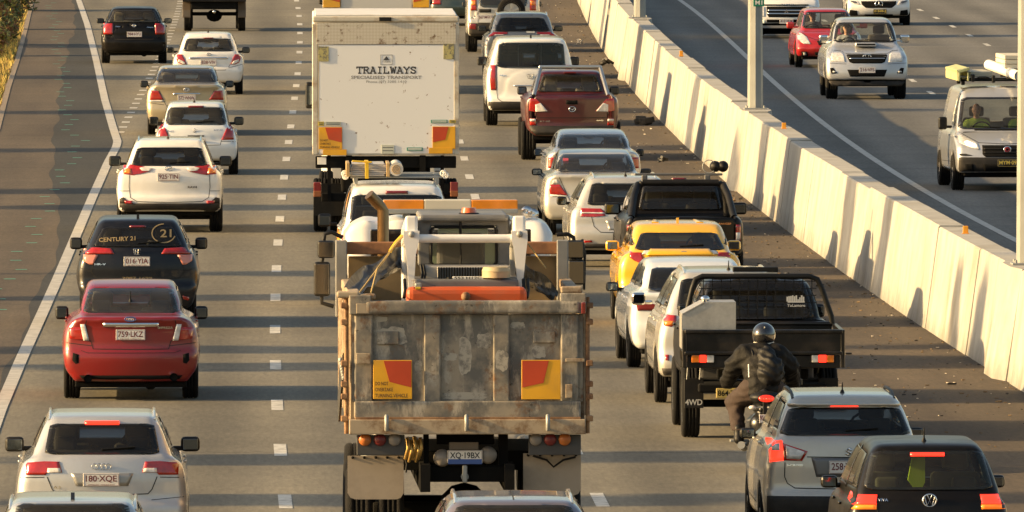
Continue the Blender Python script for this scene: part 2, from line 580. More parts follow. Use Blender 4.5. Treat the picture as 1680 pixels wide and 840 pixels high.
# ------------------------------------------------------------------ setting out one vehicle
class Ctx:
    """turns measurements taken off one crop of the photo into metres in the vehicle's own frame"""
    def __init__(s, crop, cx, yb, ro, yaw, front=False, wb=2.6, fo=.8):
        s.ox, s.oy, s.k = crop
        s.cx, s.front = cx, front
        s.px = s.ox + cx / s.k
        s.pyb = s.oy + yb / s.k
        g = G(s.px, s.pyb)
        s.yaw = yaw + (PI if front else 0)
        s.ro, s.wb, s.fo = ro, wb, fo
        fx, fy = -math.sin(s.yaw), math.cos(s.yaw)
        ax = wb if front else 0.0          # the axle whose tyres were measured
        face = wb + fo if front else -ro   # the face turned to the camera
        oy = g.y - ax * fy
        u = ray(s.px, s.pyb)[0] / ray(s.px, s.pyb)[1]
        ox = u * (oy + face * fy) - face * fx
        s.O = Vector((ox, oy, 0)); s.fx, s.fy = fx, fy
        s.face = face
        s.D = (s.O.y + face * fy)
        s.u = s.D / FPX / s.k
    def zz(s, y, yl=None):
        yl = s.face if yl is None else yl
        r = ray(s.px, s.oy + y / s.k)
        return CAM_H + r[2] / r[1] * (s.O.y + yl * s.fy)
    def q(s, dx, y, yl=None):
        return (dx * s.u, s.zz(y, yl))
    def at(s, px, py, yl):
        """photo pixel to the vehicle's own x and z, on its plane y = yl"""
        r = ray(px, py); uu = r[0] / r[1]
        t = (yl + s.O.x * s.fx + s.O.y * s.fy) / (uu * s.fx + s.fy)
        return ((uu * t - s.O.x) * s.fy - (t - s.O.y) * s.fx, CAM_H + r[2] / r[1] * t)
    def half(s, pts, yl=None):
        h = [s.q(a, b, yl) for a, b in pts]
        return h + [(-a, b) for a, b in h[::-1]]
    def full(s, pts, yl=None):
        sg = -1 if s.front else 1
        return [((a - s.cx) * s.u * sg, s.zz(b, yl)) for a, b in pts]

def tyre_mb(R, w):
    mb = MB()
    pr = [(R * .62, -w * .42), (R * .80, -w * .5), (R * .93, -w * .49), (R * .985, -w * .42), (R, -w * .33)]
    for g in (-.18, 0, .18):
        pr += [(R, (g - .035) * w), (R - .010, (g - .025) * w), (R - .010, (g + .025) * w), (R, (g + .035) * w)]
    pr += [(R, w * .33), (R * .985, w * .42), (R * .93, w * .49), (R * .80, w * .5), (R * .62, w * .42), (R * .62, -w * .42)]
    mb.lathe(pr, n=32)
    return mb

def rim_mb(R, w, sg, spokes=5):
    mb = MB()
    mb.lathe([(R * .60, -w * .3), (R * .655, -w * .44 ), (R * .655, w * .44), (R * .60, w * .3), (R * .58, -w * .3)], n=28)
    mb.lathe([(0.001, sg * w * .34), (R * .16, sg * w * .36), (R * .18, sg * w * .25), (0.001, sg * w * .2)], n=16)
    for i in range(spokes):
        a = 2 * PI * i / spokes
        M = Matrix.Rotation(a, 4, 'X')
        b = MB(); b.box((sg * w * .30, 0, R * .37), (w * .16, R * .17, R * .50), bev=.008)
        mb.add(b.v, b.f, False, M)
    mb.lathe([(0.001, 0), (R * .58, 0), (R * .58, sg * w * .03), (0.001, sg * w * .03)], n=20)
    return mb

def wheels(root, spots, R, w, rimm=None, spokes=5, tm=None):
    """spots: (x of the tyre centre, y); one mesh per tyre with its rim as child"""
    T = tyre_mb(R, w)
    first = {}
    for x, y in spots:
        sg = -1 if x < 0 else 1
        if sg not in first:
            o = T.build('wheel', tm or RUBBER, root); r = rim_mb(R, w, sg, spokes).build('rim', rimm or ALLOY, o)
            first[sg] = (o, r)
        else:
            o = first[sg][0].copy(); COL.objects.link(o); o.parent = root
            r = first[sg][1].copy(); COL.objects.link(r); r.parent = o
        o.location = (x, y, R)

def door_mirror(root, x, y, z, w, h, sg, m, back=True, d=.10):
    """a shell on an arm with its reflecting glass; sg: side of the vehicle, back: we look at the glass"""
    mb = MB()
    mb.box((x, y, z), (w, d, h), bev=min(w, h, d) * .47)
    mb.box((x - sg * (w * .5 + .03), y + .01, z - h * .28), (.12, .05, .05), bev=.02)
    o = mb.build('door_mirror', m, root)
    g = MB(); g.box((x, y - d / 2 - .0015, z), (w * .76, .006, h * .70), bev=.0029)
    g.build('mirror_glass', MIRROR, o)
    return o

def plate(root, x, y, z, txt, dark=False, w=.372, h=.134, sub=None, facing=-1, f=None, tilt=0):
    a = MB(); a.box((x, y, z), (w, .012, h), bev=.005)
    p = a.build('number_plate', PLBLACK if dark else PLATE, root)
    ink = PLYELL if dark else MAROON
    yy = y + facing * .0085
    text_part(txt, (x, z + .008), w * .86, h * .56, ink, p, y=yy, flip=-facing)
    t = MB()
    for (cx_, cz, sx, sz) in ((0, h / 2 - .006, w - .02, .003), (0, -h / 2 + .006, w - .02, .003), (w / 2 - .007, 0, .003, h - .014), (-w / 2 + .007, 0, .003, h - .014)):
        t.box((x + cx_, y + facing * .0072, z + cz), (sx, .002, sz))
    t.build('plate_border', ink, p)
    if sub: text_part(sub, (x, z - h / 2 + .016), w * .74, .012, ink, p, y=yy, flip=-facing, name='plate_caption')
    return p

def seat_mb(x, y, z0, top, w=.50):
    mb = MB()
    mb.box((x, y, (z0 + top - .20) / 2), (w, .16, top - .20 - z0), bev=.06)
    mb.box((x, y, top - .09), (.27, .11, .19), bev=.05)
    mb.box((x, y + .25, z0 + .02), (w, .5, .16), bev=.05)
    return mb

def car(kind, name, label, cat, crop, cx, yb, low, gh, top, pm, glass, feats=(), *, yaw=.015, front=False,
        ro=.75, wb=2.6, fo=.80, R=.31, tw=.20, tyre=None, gy=.42, dl=.60, lean=.70, zbump=.60, zb=.24, zhood=None,
        mir=None, mirm=None, plate_at=None, plate_txt=None, pdark=False, psub=None, bumper=None, tail=None, antenna=None, fin=None,
        rails=None, lamp3=None, wiper=True, group=None, res=1.0, gm=None, seatm=None, exhaust=(), belt_gap=True,
        bow=.10, badge=None, side_glass=True, crown=.035, arch=True, rimm=None, spokes=5, mesh_under=True, hollow=True, interior=True, spoiler=None,
        handles=True, hatch_h=None, passengers=(), tub=None, sink=0.0):
    C = Ctx(crop, cx, yb, ro, yaw, front, wb, fo)
    root = thing(name, label, cat, C.O, C.yaw, group)
    u = C.u
    Lo = [C.q(a, b) for a, b in low]
    uty = kind in ('ute', 'cab')
    tray_y = (tub or 1.55) - ro
    Gh = [C.q(a, b, (tray_y if (uty and not front) else C.face + (gy if not front else -1.6))) for a, b in gh]
    W = max(p[0] for p in Lo)
    zsh = Lo[-1][1]
    ztop = C.zz(top, tray_y + .5 if uty else -ro + gy + .7) if not front else C.zz(top, wb * .62 - .2)
    zbelt = Gh[0][1]
    zh = zhood if zhood else zbelt - .06
    fe = wb + fo
    ywb = wb * .62 + (.95 if kind != 'van' else 1.15)
    yrf = wb * .62 + .15
    if kind == 'van': yrf = ywb - .75
    # side outline of the lower body
    tailpts = [(-ro + .14, zb), (-ro + .03, zb + .07), (-ro, zbump - .10), (-ro + .01, zbump)]
    if kind in ('hatch', 'van'):
        tailpts += [(-ro + .055, zbump + .05), (-ro + .06, zbump * .4 + zsh * .6), (-ro + .10, zsh), (-ro + .14, zbelt)]
        rear_y = -ro + .14
    elif kind == 'sedan':
        tailpts += [(-ro + .04, zbump + .05), (-ro + .05, zbelt - .12), (-ro + .015, zbelt - .03), (-ro + .05, zbelt), (-ro + dl, zbelt + .02)]
        rear_y = -ro + dl
    else:
        tailpts += [(-ro + .07, zbump + .02), (-ro + .06, zsh - .02), (-ro + .08, zsh)]
        rear_y = tray_y
        if kind == 'cab': tailpts = [(rear_y - .01, zb + .12), (rear_y - .01, zsh)]
    nose = [(ywb, zh + .03), (wb + .25, zh - .02), (fe - .38, zh - .11), (fe - .13, zh - .22), (fe - .04, zh - .36), (fe, .52), (fe - .02, .40), (fe - .12, zb)]
    if kind == 'van' or (front and uty):
        nose = [(ywb, zh + .03), (fe - .35, zh - .12), (fe - .10, zh - .22), (fe - .03, zh - .42), (fe, .60), (fe - .01, .42), (fe - .12, zb)]
    midz = max(zsh, zbelt - .02)
    lowP = tailpts + ([(rear_y + .5, midz), (ywb - .4, max(midz - .02, zh))] if not uty else [(rear_y, zsh), (rear_y + .05, zbelt), (ywb - .4, zbelt)]) + nose
    if kind == 'sedan':
        lowP = tailpts + [(rear_y + .6, zbelt + .01), (ywb - .4, zbelt - .01)] + nose
    lowP = chaikin(lowP, 1, True, .18)
    if kind in ('hatch', 'van'):
        ghP = [(rear_y + .15, zbelt - .25), (-ro + .12, zbelt - .03), (-ro + gy, ztop - .075), (-ro + gy + .10, ztop - .03), (-ro + gy + .55, ztop)]
    elif kind == 'sedan':
        ghP = [(rear_y + .1, zbelt - .2), (rear_y - .04, zbelt), (rear_y - .04 + lean * .55, zbelt + (ztop - zbelt) * .62), (rear_y + lean, ztop - .05), (rear_y + lean + .45, ztop)]
    else:
        ghP = [(rear_y, zb + .3), (rear_y, zbelt), (rear_y + .08, zbelt + .02), (rear_y + .10 + gy * .3, ztop - .06), (rear_y + .40, ztop)]
    ghP += [(max(yrf - .5, rear_y + .6), ztop), (yrf, ztop - .05), (ywb + .02, zh + .02), (ywb - .05, zh - .2)]
    ghP = chaikin(ghP, 1, True, .12)
    hl = [(-3, zb), (Lo[0][0], zb)] + Lo + [(Lo[-1][0] - .05, zsh + .05), (Lo[-1][0] * .8, zsh + .16), (-3, zsh + .2)]
    if uty: hl = [(-3, zb), (Lo[0][0], zb)] + Lo + [(Lo[-1][0] - .02, zbelt + .08), (-3, zbelt + .1)]
    gc = Gh[-1]
    hg = [(-3, zbelt - .6), (Gh[0][0] + .02, zbelt - .6)] + Gh + [(gc[0] * .75, ztop + .01), (-3, ztop + .03)]
    Plow, Pgh, Hl, Hg = P2(lowP), P2(ghP), P2(chaikin(hl, 1, True, .2)), P2(chaikin(hg, 1, True, .16))
    Lh = (fe + ro) / 2; ym = (fe - ro) / 2
    fb = (.16 / W ** 2)
    def f0(x, y, z):
        ax = np.abs(x)
        b = np.where(np.asarray(y) < ym, bow / W ** 2, fb) * np.ones_like(ax)
        yy = ym + (y - ym) * (1 + b * ax * ax / Lh)
        zc = z + crown * ax * ax * np.clip((z - zbelt) * 3, 0, 1)
        # waist drawn in a little towards the ends
        wx = ax * (1 + .035 * np.clip(np.abs(y - ym) / Lh - .55, 0, 1) * 2)
        lo_ = smax(Plow(yy, z), Hl(wx, z), .10)
        g_ = smax(Pgh(yy, zc), Hg(wx, z), .09)
        d = smin(lo_, g_, .05)
        return d
    def arches(x, y, z, d):
        if not arch: return d
        for ya in (0.0, wb):
            c = np.hypot(y - ya, z - R) - (R + .045)
            d = np.maximum(d, -np.maximum(c, (W - .30) - np.abs(x)))
        return d
    if tub is not None and kind != 'cab':
        def fo_(x, y, z, f0=f0):
            d = f0(x, y, z)
            b = np.maximum(np.maximum(np.abs(x) - (W - .16), np.maximum(-ro + .15 - y, y - (rear_y - .06))), .75 - z)
            return np.maximum(d, -b)
    else:
        fo_ = f0
    fa, fb_ = (-ro - .6, ym) if not front else (fe + .6, ym)      # outside, inside of the face we see
    gl = C.half(glass, (rear_y + .05) if (uty and not front) else C.face + (gy * .6 if not front else -1.2)) if glass else None
    if gl: gl = chaikin(gl, 2, True, .07)
    # windows: seen face, opposite face, sides
    halfw = gc[0]
    opp = [(halfw * .92, ztop - .10), (Gh[0][0] * .90, zbelt + .06)]
    opp = opp + [(-a, b) for a, b in opp[::-1]]
    yr0 = rear_y if kind != 'sedan' else rear_y + .15
    if kind == 'hatch': sw = [(-ro + .38, zbelt + .08), (-ro + gy + .28, ztop - .15), (yrf - .1, ztop - .13), (ywb - .42, zbelt + .05)]
    elif kind == 'van': sw = [(wb * .55, zbelt + .06), (wb * .55, ztop - .22), (yrf - .1, ztop - .20), (ywb - .45, zbelt + .05)]
    elif kind == 'sedan': sw = [(rear_y + .18, zbelt + .05), (rear_y + lean + .05, ztop - .13), (yrf - .1, ztop - .12), (ywb - .40, zbelt + .04)]
    else: sw = [(rear_y + .22, zbelt + .06), (rear_y + .28, ztop - .14), (yrf - .1, ztop - .13), (ywb - .42, zbelt + .05)]
    def inset(P, v):
        c = np.mean(np.array(P), 0); out = []
        for p in P:
            d = np.array(c) - np.array(p); n = np.hypot(*d)
            out.append(tuple(np.array(p) + d / n * v))
        return out
    if hollow:
        Psw = P2(inset(sw, .05))
        Pop = P2(opp)
        Pgl = P2(inset(gl, .06)) if gl else Pop
        def fbody(x, y, z):
            d0 = fo_(x, y, z)
            d = arches(x, y, z, d0)
            c = np.maximum(f0(x, y, z) + .07, np.maximum(.50 - z, np.maximum(rear_y * 1.0 - .0 - y, y - (ywb + .05))))
            near = Pgl(x, z); far = Pop(x, z)
            s = 1 if not front else -1
            c = np.minimum(c, np.maximum(near, (y - ym) * s))
            c = np.minimum(c, np.maximum(far, (ym - y) * s))
            if side_glass: c = np.minimum(c, np.maximum(Psw(y, z), .3 - np.abs(x)))
            return np.maximum(d, -np.maximum(c, .5 - z))
    else:
        fbody = lambda x, y, z: arches(x, y, z, fo_(x, y, z))
    dx = .026 * res
    vs, F = nets(fbody, (-W - .06, -ro - .08, zb - .05), (W + .06, fe + .08, ztop + .06), (dx, .042 * res, dx))
    link('body', np_mesh('body', vs, F), pm, root)
    fs = fo_
    def PT(poly, nm, m, off=.006, thick=.02, step=.045, par=None, mirror=False):
        o = patch(fs, poly, nm, m, par or root, 'y', fa, fb_, off, thick, step)
        if mirror:
            patch(fs, [(-a, b) for a, b in poly], nm, m, par or root, 'y', fa, fb_, off, thick, step)
        return o
    # glass: black border under, clear pane over
    if gl and hollow:
        gi = inset(gl, .07)
        gname = 'windscreen' if front else 'rear_window'
        g = PT(gl, gname, gm or GLASS, .010, .008)
        # border ring in four strips
        for i in range(len(gl)):
            a, b = gl[i], gl[(i + 1) % len(gl)]; c, d = gi[(i + 1) % len(gl)], gi[i]
            if abs(a[0] - b[0]) + abs(a[1] - b[1]) < .02: continue
            patch(fs, [a, b, c, d], 'window_seal', FRIT, g, 'y', fa, fb_, .006, .0, .05)
        if not front:
            ws = [(halfw * .95, ztop - .07), (Gh[0][0] * .95, zh + .05)]; ws = ws + [(-a, b) for a, b in ws[::-1]]
            patch(fs, ws, 'windscreen', GLASSC, root, 'y', fe + .5, ym, .004, .006, .08)
        else:
            patch(fs, opp, 'rear_window', GLASS, root, 'y', -ro - .5, ym, .004, .006, .08)
    elif gl:
        PT(gl, 'rear_window', FRIT, .008, .01)
    if side_glass and hollow:
        for sg in (-1, 1):
            patch(fs, sw, 'side_window', gm or GLASSD, root, 'x', sg * (W + .4), 0, .005, .006, .08)
            py = (sw[0][0] + sw[-1][0]) / 2 + .1
            patch(fs, [(py, zbelt + .03), (py + .10, zbelt + .03), (py + .02, ztop - .10), (py - .08, ztop - .10)], 'door_pillar', FRIT, root, 'x', sg * (W + .4), 0, .009, .01, .08)
            # door shut lines
            stroke(fs, [(py + .02, zbelt - .02), (py + .02, zb + .22)], .012, 'door_gap', LINE, root, 'x', sg * (W + .4), 0, .002)
            stroke(fs, [(ywb - .15, zbelt - .04), (ywb - .12, zb + .22), (R + .28, zb + .18)], .012, 'door_gap', LINE, root, 'x', sg * (W + .4), 0, .002)
            if handles:
                hx = hit(fs, 'x', np.array([py - .15]), np.array([zbelt - .12]), sg * (W + .4), 0)[0]
                for hy in (py - .18, py + .92):
                    MB().box((hx + sg * .012, hy, zbelt - .12), (.03, .18, .028), bev=.012).build('door_handle', pm, root)
    # floor pan and sills
    if mesh_under:
        MB().box((0, ym, zb + .015), (2 * W - .34, 2 * Lh - .5, .10), bev=.02).build('underbody', UNDER, root)
        ub = MB()
        ub.box((0, 0, R * .95), (2 * W - .5, .09, .09), bev=.03)
        ub.cyl((.25, -ro + .35, zb + .02), (.25, -ro + .75, zb + .02), .09, n=10)
        ub.build('rear_axle', UNDER, root)
    # wheels
    if tyre: ti, to = tyre[0] * u, tyre[1] * u; tw = to - ti; tx = (ti + to) / 2
    else: tx = W - .035 - tw / 2
    wheels(root, [(-tx, 0), (tx, 0), (-tx, wb), (tx, wb)], R, tw, rimm, spokes)
    if interior and hollow:
        sm = seatm or SEAT
        ys = wb * .62 - .45 if not uty else rear_y + 1.0
        st = min(ztop - .22, zbelt + .34)
        for sx in (-.37, .37):
            seat_mb(sx, ys, .55, st + .04).build('front_seat', sm, root)
        if kind in ('hatch', 'sedan', 'ute', 'cab'):
            yb_ = (rear_y + .55 if not uty else rear_y + .22)
            if kind == 'sedan': yb_ = rear_y + lean * .55
            b = MB(); b.box((0, yb_, (.5 + zbelt + .04) / 2), (2 * Gh[0][0] - .16, .16, zbelt + .04 - .5), bev=.05)
            for sx in (-.38, .38): b.box((sx, yb_, zbelt + .10), (.24, .09, .15), bev=.04)
            b.build('rear_seat', sm, root)
        MB().box((0, ywb - .12, zh - .10), (2 * Gh[0][0] - .16, .34, .24), bev=.06).build('dashboard', UNDER, root)
        t = MB(); 
        pr = [Vector((.37 + .18 * math.cos(a), ywb - .42 + .05 * math.sin(a), zh + .02 + .17 * math.sin(a))) for a in np.linspace(0, 2 * PI, 17)]
        t.tube(pr, .015, 6); t.build('steering_wheel', UNDER, root)
        if not front:
            MB().box((0, ywb - .62, ztop - .17), (.22, .03, .06), bev=.012).build('interior_mirror', UNDER, root)
    # features of the face we see
    for ft in feats:
        nm, m, pts = ft[0], ft[1], ft[2]
        op = ft[3] if len(ft) > 3 else {}
        yl = op.get('yl')
        if op.get('c'): poly = C.half(pts, yl); mirror = False
        elif op.get('raw'): poly = C.full(pts, yl); mirror = False
        else: poly = [C.q(a, b, yl) for a, b in pts]; mirror = True
        poly = [(max(-W * .935, min(W * .935, a)), b) for a, b in poly]
        if op.get('line'):
            if op.get('c'): poly = [C.q(a, b, yl) for a, b in pts][::-1] + [(-C.q(a, b, yl)[0], C.q(a, b, yl)[1]) for a, b in pts]
            o = stroke(fs, poly, op['line'], nm, m, root, 'y', fa, fb_, op.get('off', .004))
            if not op.get('c') and not op.get('raw'): stroke(fs, [(-a, b) for a, b in poly], op['line'], nm, m, root, 'y', fa, fb_, op.get('off', .004))
        else:
            PT(poly, nm, m, op.get('off', .010), op.get('thick', .03), op.get('step', .045), mirror=mirror)
    fy = lambda x, z: float(hit(fs, 'y', np.array([x]), np.array([z]), fa, fb_)[0])
    sgn = -1 if not front else 1
    if plate_at:
        px_, pz = (plate_at[0] - cx) * u * (-1 if front else 1), C.zz(plate_at[1])
        plate(root, px_, fy(px_, pz) + sgn * .012, pz, plate_txt, pdark, sub=psub, facing=sgn)
    if lamp3:
        hw, y0, y1, lm = lamp3
        z0, z1 = C.zz(y1, -ro + gy * .8), C.zz(y0, -ro + gy * .8)
        PT([(-hw * u, z0), (hw * u, z0), (hw * u, z1), (-hw * u, z1)], 'high_brake_light', lm, .014, .03)
    if mir:
        x0, x1, y0, y1 = mir      # half offsets from the centre, rows
        ymr = ywb - .55
        kk = (C.O.y + ymr * C.fy) / C.D
        xm = (x0 + x1) / 2 * u * kk; wm = (x1 - x0) * u * kk * .94
        zt, zl = C.zz(y0, ymr), C.zz(y1, ymr)
        for sg in (-1, 1):
            o = door_mirror(root, sg * xm, ymr, (zt + zl) / 2, wm, zt - zl, sg, mirm or BLACK)
    if antenna:
        ax_, ay0, ay1 = antenna
        ya = -ro + gy + .35
        za = float(hit(fs, 'z', np.array([(ax_ - cx) * u]), np.array([ya]), ztop + .3, zbelt)[0])
        t = MB(); h = (ay1 - ay0) * u
        t.cyl(((ax_ - cx) * u, ya, za - .01), ((ax_ - cx) * u, ya - .04, za + max(h, .05)), .010, .005, n=6)
        t.cyl(((ax_ - cx) * u, ya, za - .01), ((ax_ - cx) * u, ya, za + .03), .030, .014, n=8)
        t.build('antenna', BLACK, root)
    if fin:
        ya = -ro + gy + .30
        za = float(hit(fs, 'z', np.array([0.0]), np.array([ya]), ztop + .3, zbelt)[0])
        t = MB(); t.prism([(ya - .06, za - .02), (ya - .04, za + .065), (ya, za + .05), (ya + .14, za - .02)], 'x', -.018, .018)
        t.build('shark_fin_antenna', pm if fin is True else fin, root)
    if rails:
        dxr, m_r = rails
        for sg in (-1, 1):
            xs = sg * dxr * u
            y0, y1 = -ro + gy + .12, yrf - .1
            yy = np.linspace(y0, y1, 9)
            zs = hit(fs, 'z', np.full(9, xs), yy, ztop + .3, zbelt)
            lift = np.array([-.012, .004, .018, .022, .022, .022, .022, .018, -.005])
            MB().tube([(xs, a, b) for a, b in zip(yy, zs + lift)], .018, 8).build('roof_rail', m_r, root)
    if wiper and not front and gl:
        zw = min(p[1] for p in gl) + .05
        p0 = (0.0, fy(0, zw) - .02, zw); p1 = (.34, fy(.34, zw + .02) - .025, zw + .025)
        MB().tube([p0, p1], .011, 6).build('wiper', BLACK, root)
    if front and gl:
        zw = min(p[1] for p in gl) + .03
        for a, b in ((-.55, .0), (.05, .60)):
            MB().tube([(a, fy(a, zw) + .02, zw), (b, fy(b, zw + .02) + .025, zw + .03)], .010, 6).build('wiper', BLACK, root)
    for ex, ey, er in exhaust:
        x_ = ex * u; z_ = C.zz(ey)
        t = MB(); t.cyl((x_, -ro - .01, z_), (x_, -ro + .28, z_), er * u, n=16, caps=False)
        eo = t.build('exhaust_pipe', CHROME, root)
        MB().cyl((x_, -ro + .02, z_), (x_, -ro + .28, z_), er * u * .93, n=16).build('pipe_opening', UNDER, eo)
    C.root, C.f, C.fy_, C.fs = root, fs, fy, fs
    C.W, C.ztop, C.zbelt, C.rear_y, C.ywb, C.zh, C.fa, C.fb, C.fe, C.PT = W, ztop, zbelt, rear_y, ywb, zh, fa, fb_, fe, PT
    return C

def ring_badge(C, x, z, w, h, m=CHROME, t=.010, inner=True, kind='oval'):
    """a small emblem of rings standing on the panel"""
    n = 20
    fy = C.fy_
    sg = 1 if C.front else -1
    def loop(cx_, cz, a, b):
        return [(cx_ + a * math.cos(k), fy(cx_, cz) + sg * .012, cz + b * math.sin(k)) for k in np.linspace(0, 2 * PI, n)]
    mb = MB()
    if kind == 'oval':
        mb.tube(loop(x, z, w / 2, h / 2), t, 5)
        mb.tube(loop(x, z, w / 5, h / 2 * .9), t * .7, 5)
        mb.tube(loop(x, z + h * .18, w * .36, h * .22), t * .7, 5)
    elif kind == 'rings4':
        for i in range(4): mb.tube(loop(x + (i - 1.5) * w * .235, z, w * .15, h / 2), t * .6, 5)
    elif kind == 'circle':
        mb.tube(loop(x, z, w / 2, h / 2), t, 5)
    elif kind == 'vw':
        y = fy(x, z) + sg * .014
        mb.tube(loop(x, z, w / 2, h / 2), t, 6)
        s = w / 2
        mb.tube([(x - s * .36, y, z + h * .42), (x, y, z + h * .05), (x + s * .36, y, z + h * .42)], t * .8, 5)
        mb.tube([(x - s * .80, y, z + h * .28), (x - s * .38, y, z - h * .40), (x, y, z + h * .02), (x + s * .38, y, z - h * .40), (x + s * .80, y, z + h * .28)], t * .8, 5)
    elif kind == 'star':
        y = fy(x, z) + sg * .014
        mb.tube(loop(x, z, w / 2, h / 2), t, 6)
        for a in (90, 210, 330):
            r = math.radians(a); mb.tube([(x, y, z), (x + w / 2 * math.cos(r), y, z + h / 2 * math.sin(r))], [t * 1.4, t * .4], 5)
    elif kind == 'h':
        y = fy(x, z) + sg * .014
        s, g = w / 2, h / 2
        mb.tube([(x - s, y, z + g), (x - s * .75, y, z - g), (x + s * .75, y, z - g), (x + s, y, z + g), (x - s, y, z + g)], t * .7, 5)
        mb.tube([(x - s * .5, y, z + g * .8), (x - s * .35, y, z - g * .8)], t, 5); mb.tube([(x + s * .5, y, z + g * .8), (x + s * .35, y, z - g * .8)], t, 5)
        mb.tube([(x - s * .4, y, z), (x + s * .4, y, z)], t, 5)
    elif kind == 's':
        y = fy(x, z) + sg * .012
        s, g = w / 2, h / 2
        mb.tube([(x + s * .8, y, z + g * .5), (x, y, z + g), (x - s * .7, y, z + g * .45), (x + s * .7, y, z - g * .45), (x, y, z - g), (x - s * .8, y, z - g * .5)], t, 5)
    elif kind == 'wings':
        y = fy(x, z) + sg * .012
        mb.tube(loop(x, z, w / 2, h / 2), t, 5)
        mb.tube([(x - w * .36, y, z + h * .15), (x - w * .1, y, z - h * .05), (x, y, z - h * .3), (x + w * .1, y, z - h * .05), (x + w * .36, y, z + h * .15)], t * .9, 5)
    elif kind == 'diamonds':
        y = fy(x, z) + sg * .012
        for a in (90, 210, 330):
            r = math.radians(a); c = (x + w * .24 * math.cos(r), z + w * .24 * math.sin(r))
            q = w * .25
            pts = [(c[0] + q * math.cos(r + o) * k, c[1] + q * math.sin(r + o) * k) for o, k in ((0, 1), (PI / 2, .5), (PI, 1), (-PI / 2, .5))]
            mb.prism(pts, 'y', y, y + sg * .006)
    return mb.build('badge', m, C.root)
# ------------------------------------------------------------------ the road's own lines, in metres
_dz = [172.1, 184.3, 196.5, 208.2, 219.8, 231.5, 243, 255.4, 267.8, 279.6, 292, 305.3, 327, 391, 474]
_dx = [-2.539, -2.739, -2.96, -3.18, -3.38, -3.561, -3.73, -3.9, -4.03, -4.147, -4.27, -4.397, -4.66, -5.43, -6.59]
_pc = np.polyfit(np.array(_dz) - 300, _dx, 3)
def XL(y):
    """dashed line between the left lane and the truck lane"""
    y = np.asarray(y, float)
    yc = np.clip(y, 165, 480)
    d = np.polyder(_pc)
    return np.polyval(_pc, yc - 300) + (y - yc) * np.polyval(d, yc - 300)
_bp = [(1790, 720), (1680, 636), (1561, 571), (1457, 493), (1317, 398), (1198, 309), (1090, 211), (1058, 171), (997, 89), (947, 4)]
_bg = [G(*p) for p in _bp]
_bc = np.polyfit([p.y - 300 for p in _bg], [p.x for p in _bg], 3)
def XB(y):
    """foot of the barrier on our side"""
    y = np.asarray(y, float)
    yc = np.clip(y, 188, 470)
    d = np.polyder(_bc)
    return np.polyval(_bc, yc - 300) + (y - yc) * np.polyval(d, yc - 300)
_rg = [G(*p) for p in [(1680, 401), (1549, 333), (1528, 318), (1390, 232), (1299, 160), (1200, 70), (1115, 0)]]
_rc = np.polyfit([p.y - 300 for p in _rg], [p.x for p in _rg], 3)
def XR(y):
    """edge line of the far carriageway"""
    y = np.asarray(y, float)
    yc = np.clip(y, 250, 470)
    d = np.polyder(_rc)
    return np.polyval(_rc, yc - 300) + (y - yc) * np.polyval(d, yc - 300)

def heading(fn, y):
    return -math.atan((float(fn(y + 4)) - float(fn(y - 4))) / 8)

def sheet(name, left, right, y0, y1, z, m, nx=1, step=6.0, kind='structure'):
    ys = np.arange(y0, y1 + step, step)
    vs = []; uv = []
    for y in ys:
        a, b = float(left(y)), float(right(y))
        for i in range(nx + 1):
            x = a + (b - a) * i / nx
            vs.append((x, y, z)); uv.append((x - float(XL(y)), y))
    fs = []
    for j in range(len(ys) - 1):
        for i in range(nx):
            k = j * (nx + 1) + i
            fs.append((k, k + 1, k + nx + 2, k + nx + 1))
    me = bpy.data.meshes.new(name); me.from_pydata(vs, [], fs)
    ul = me.uv_layers.new(name='road')
    li = np.zeros(len(me.loops), np.int32); me.loops.foreach_get('vertex_index', li)
    ul.data.foreach_set('uv', np.array(uv, np.float32)[li].ravel())
    me.update()
    o = link(name, me, m)
    if kind: o['kind'] = kind
    return o

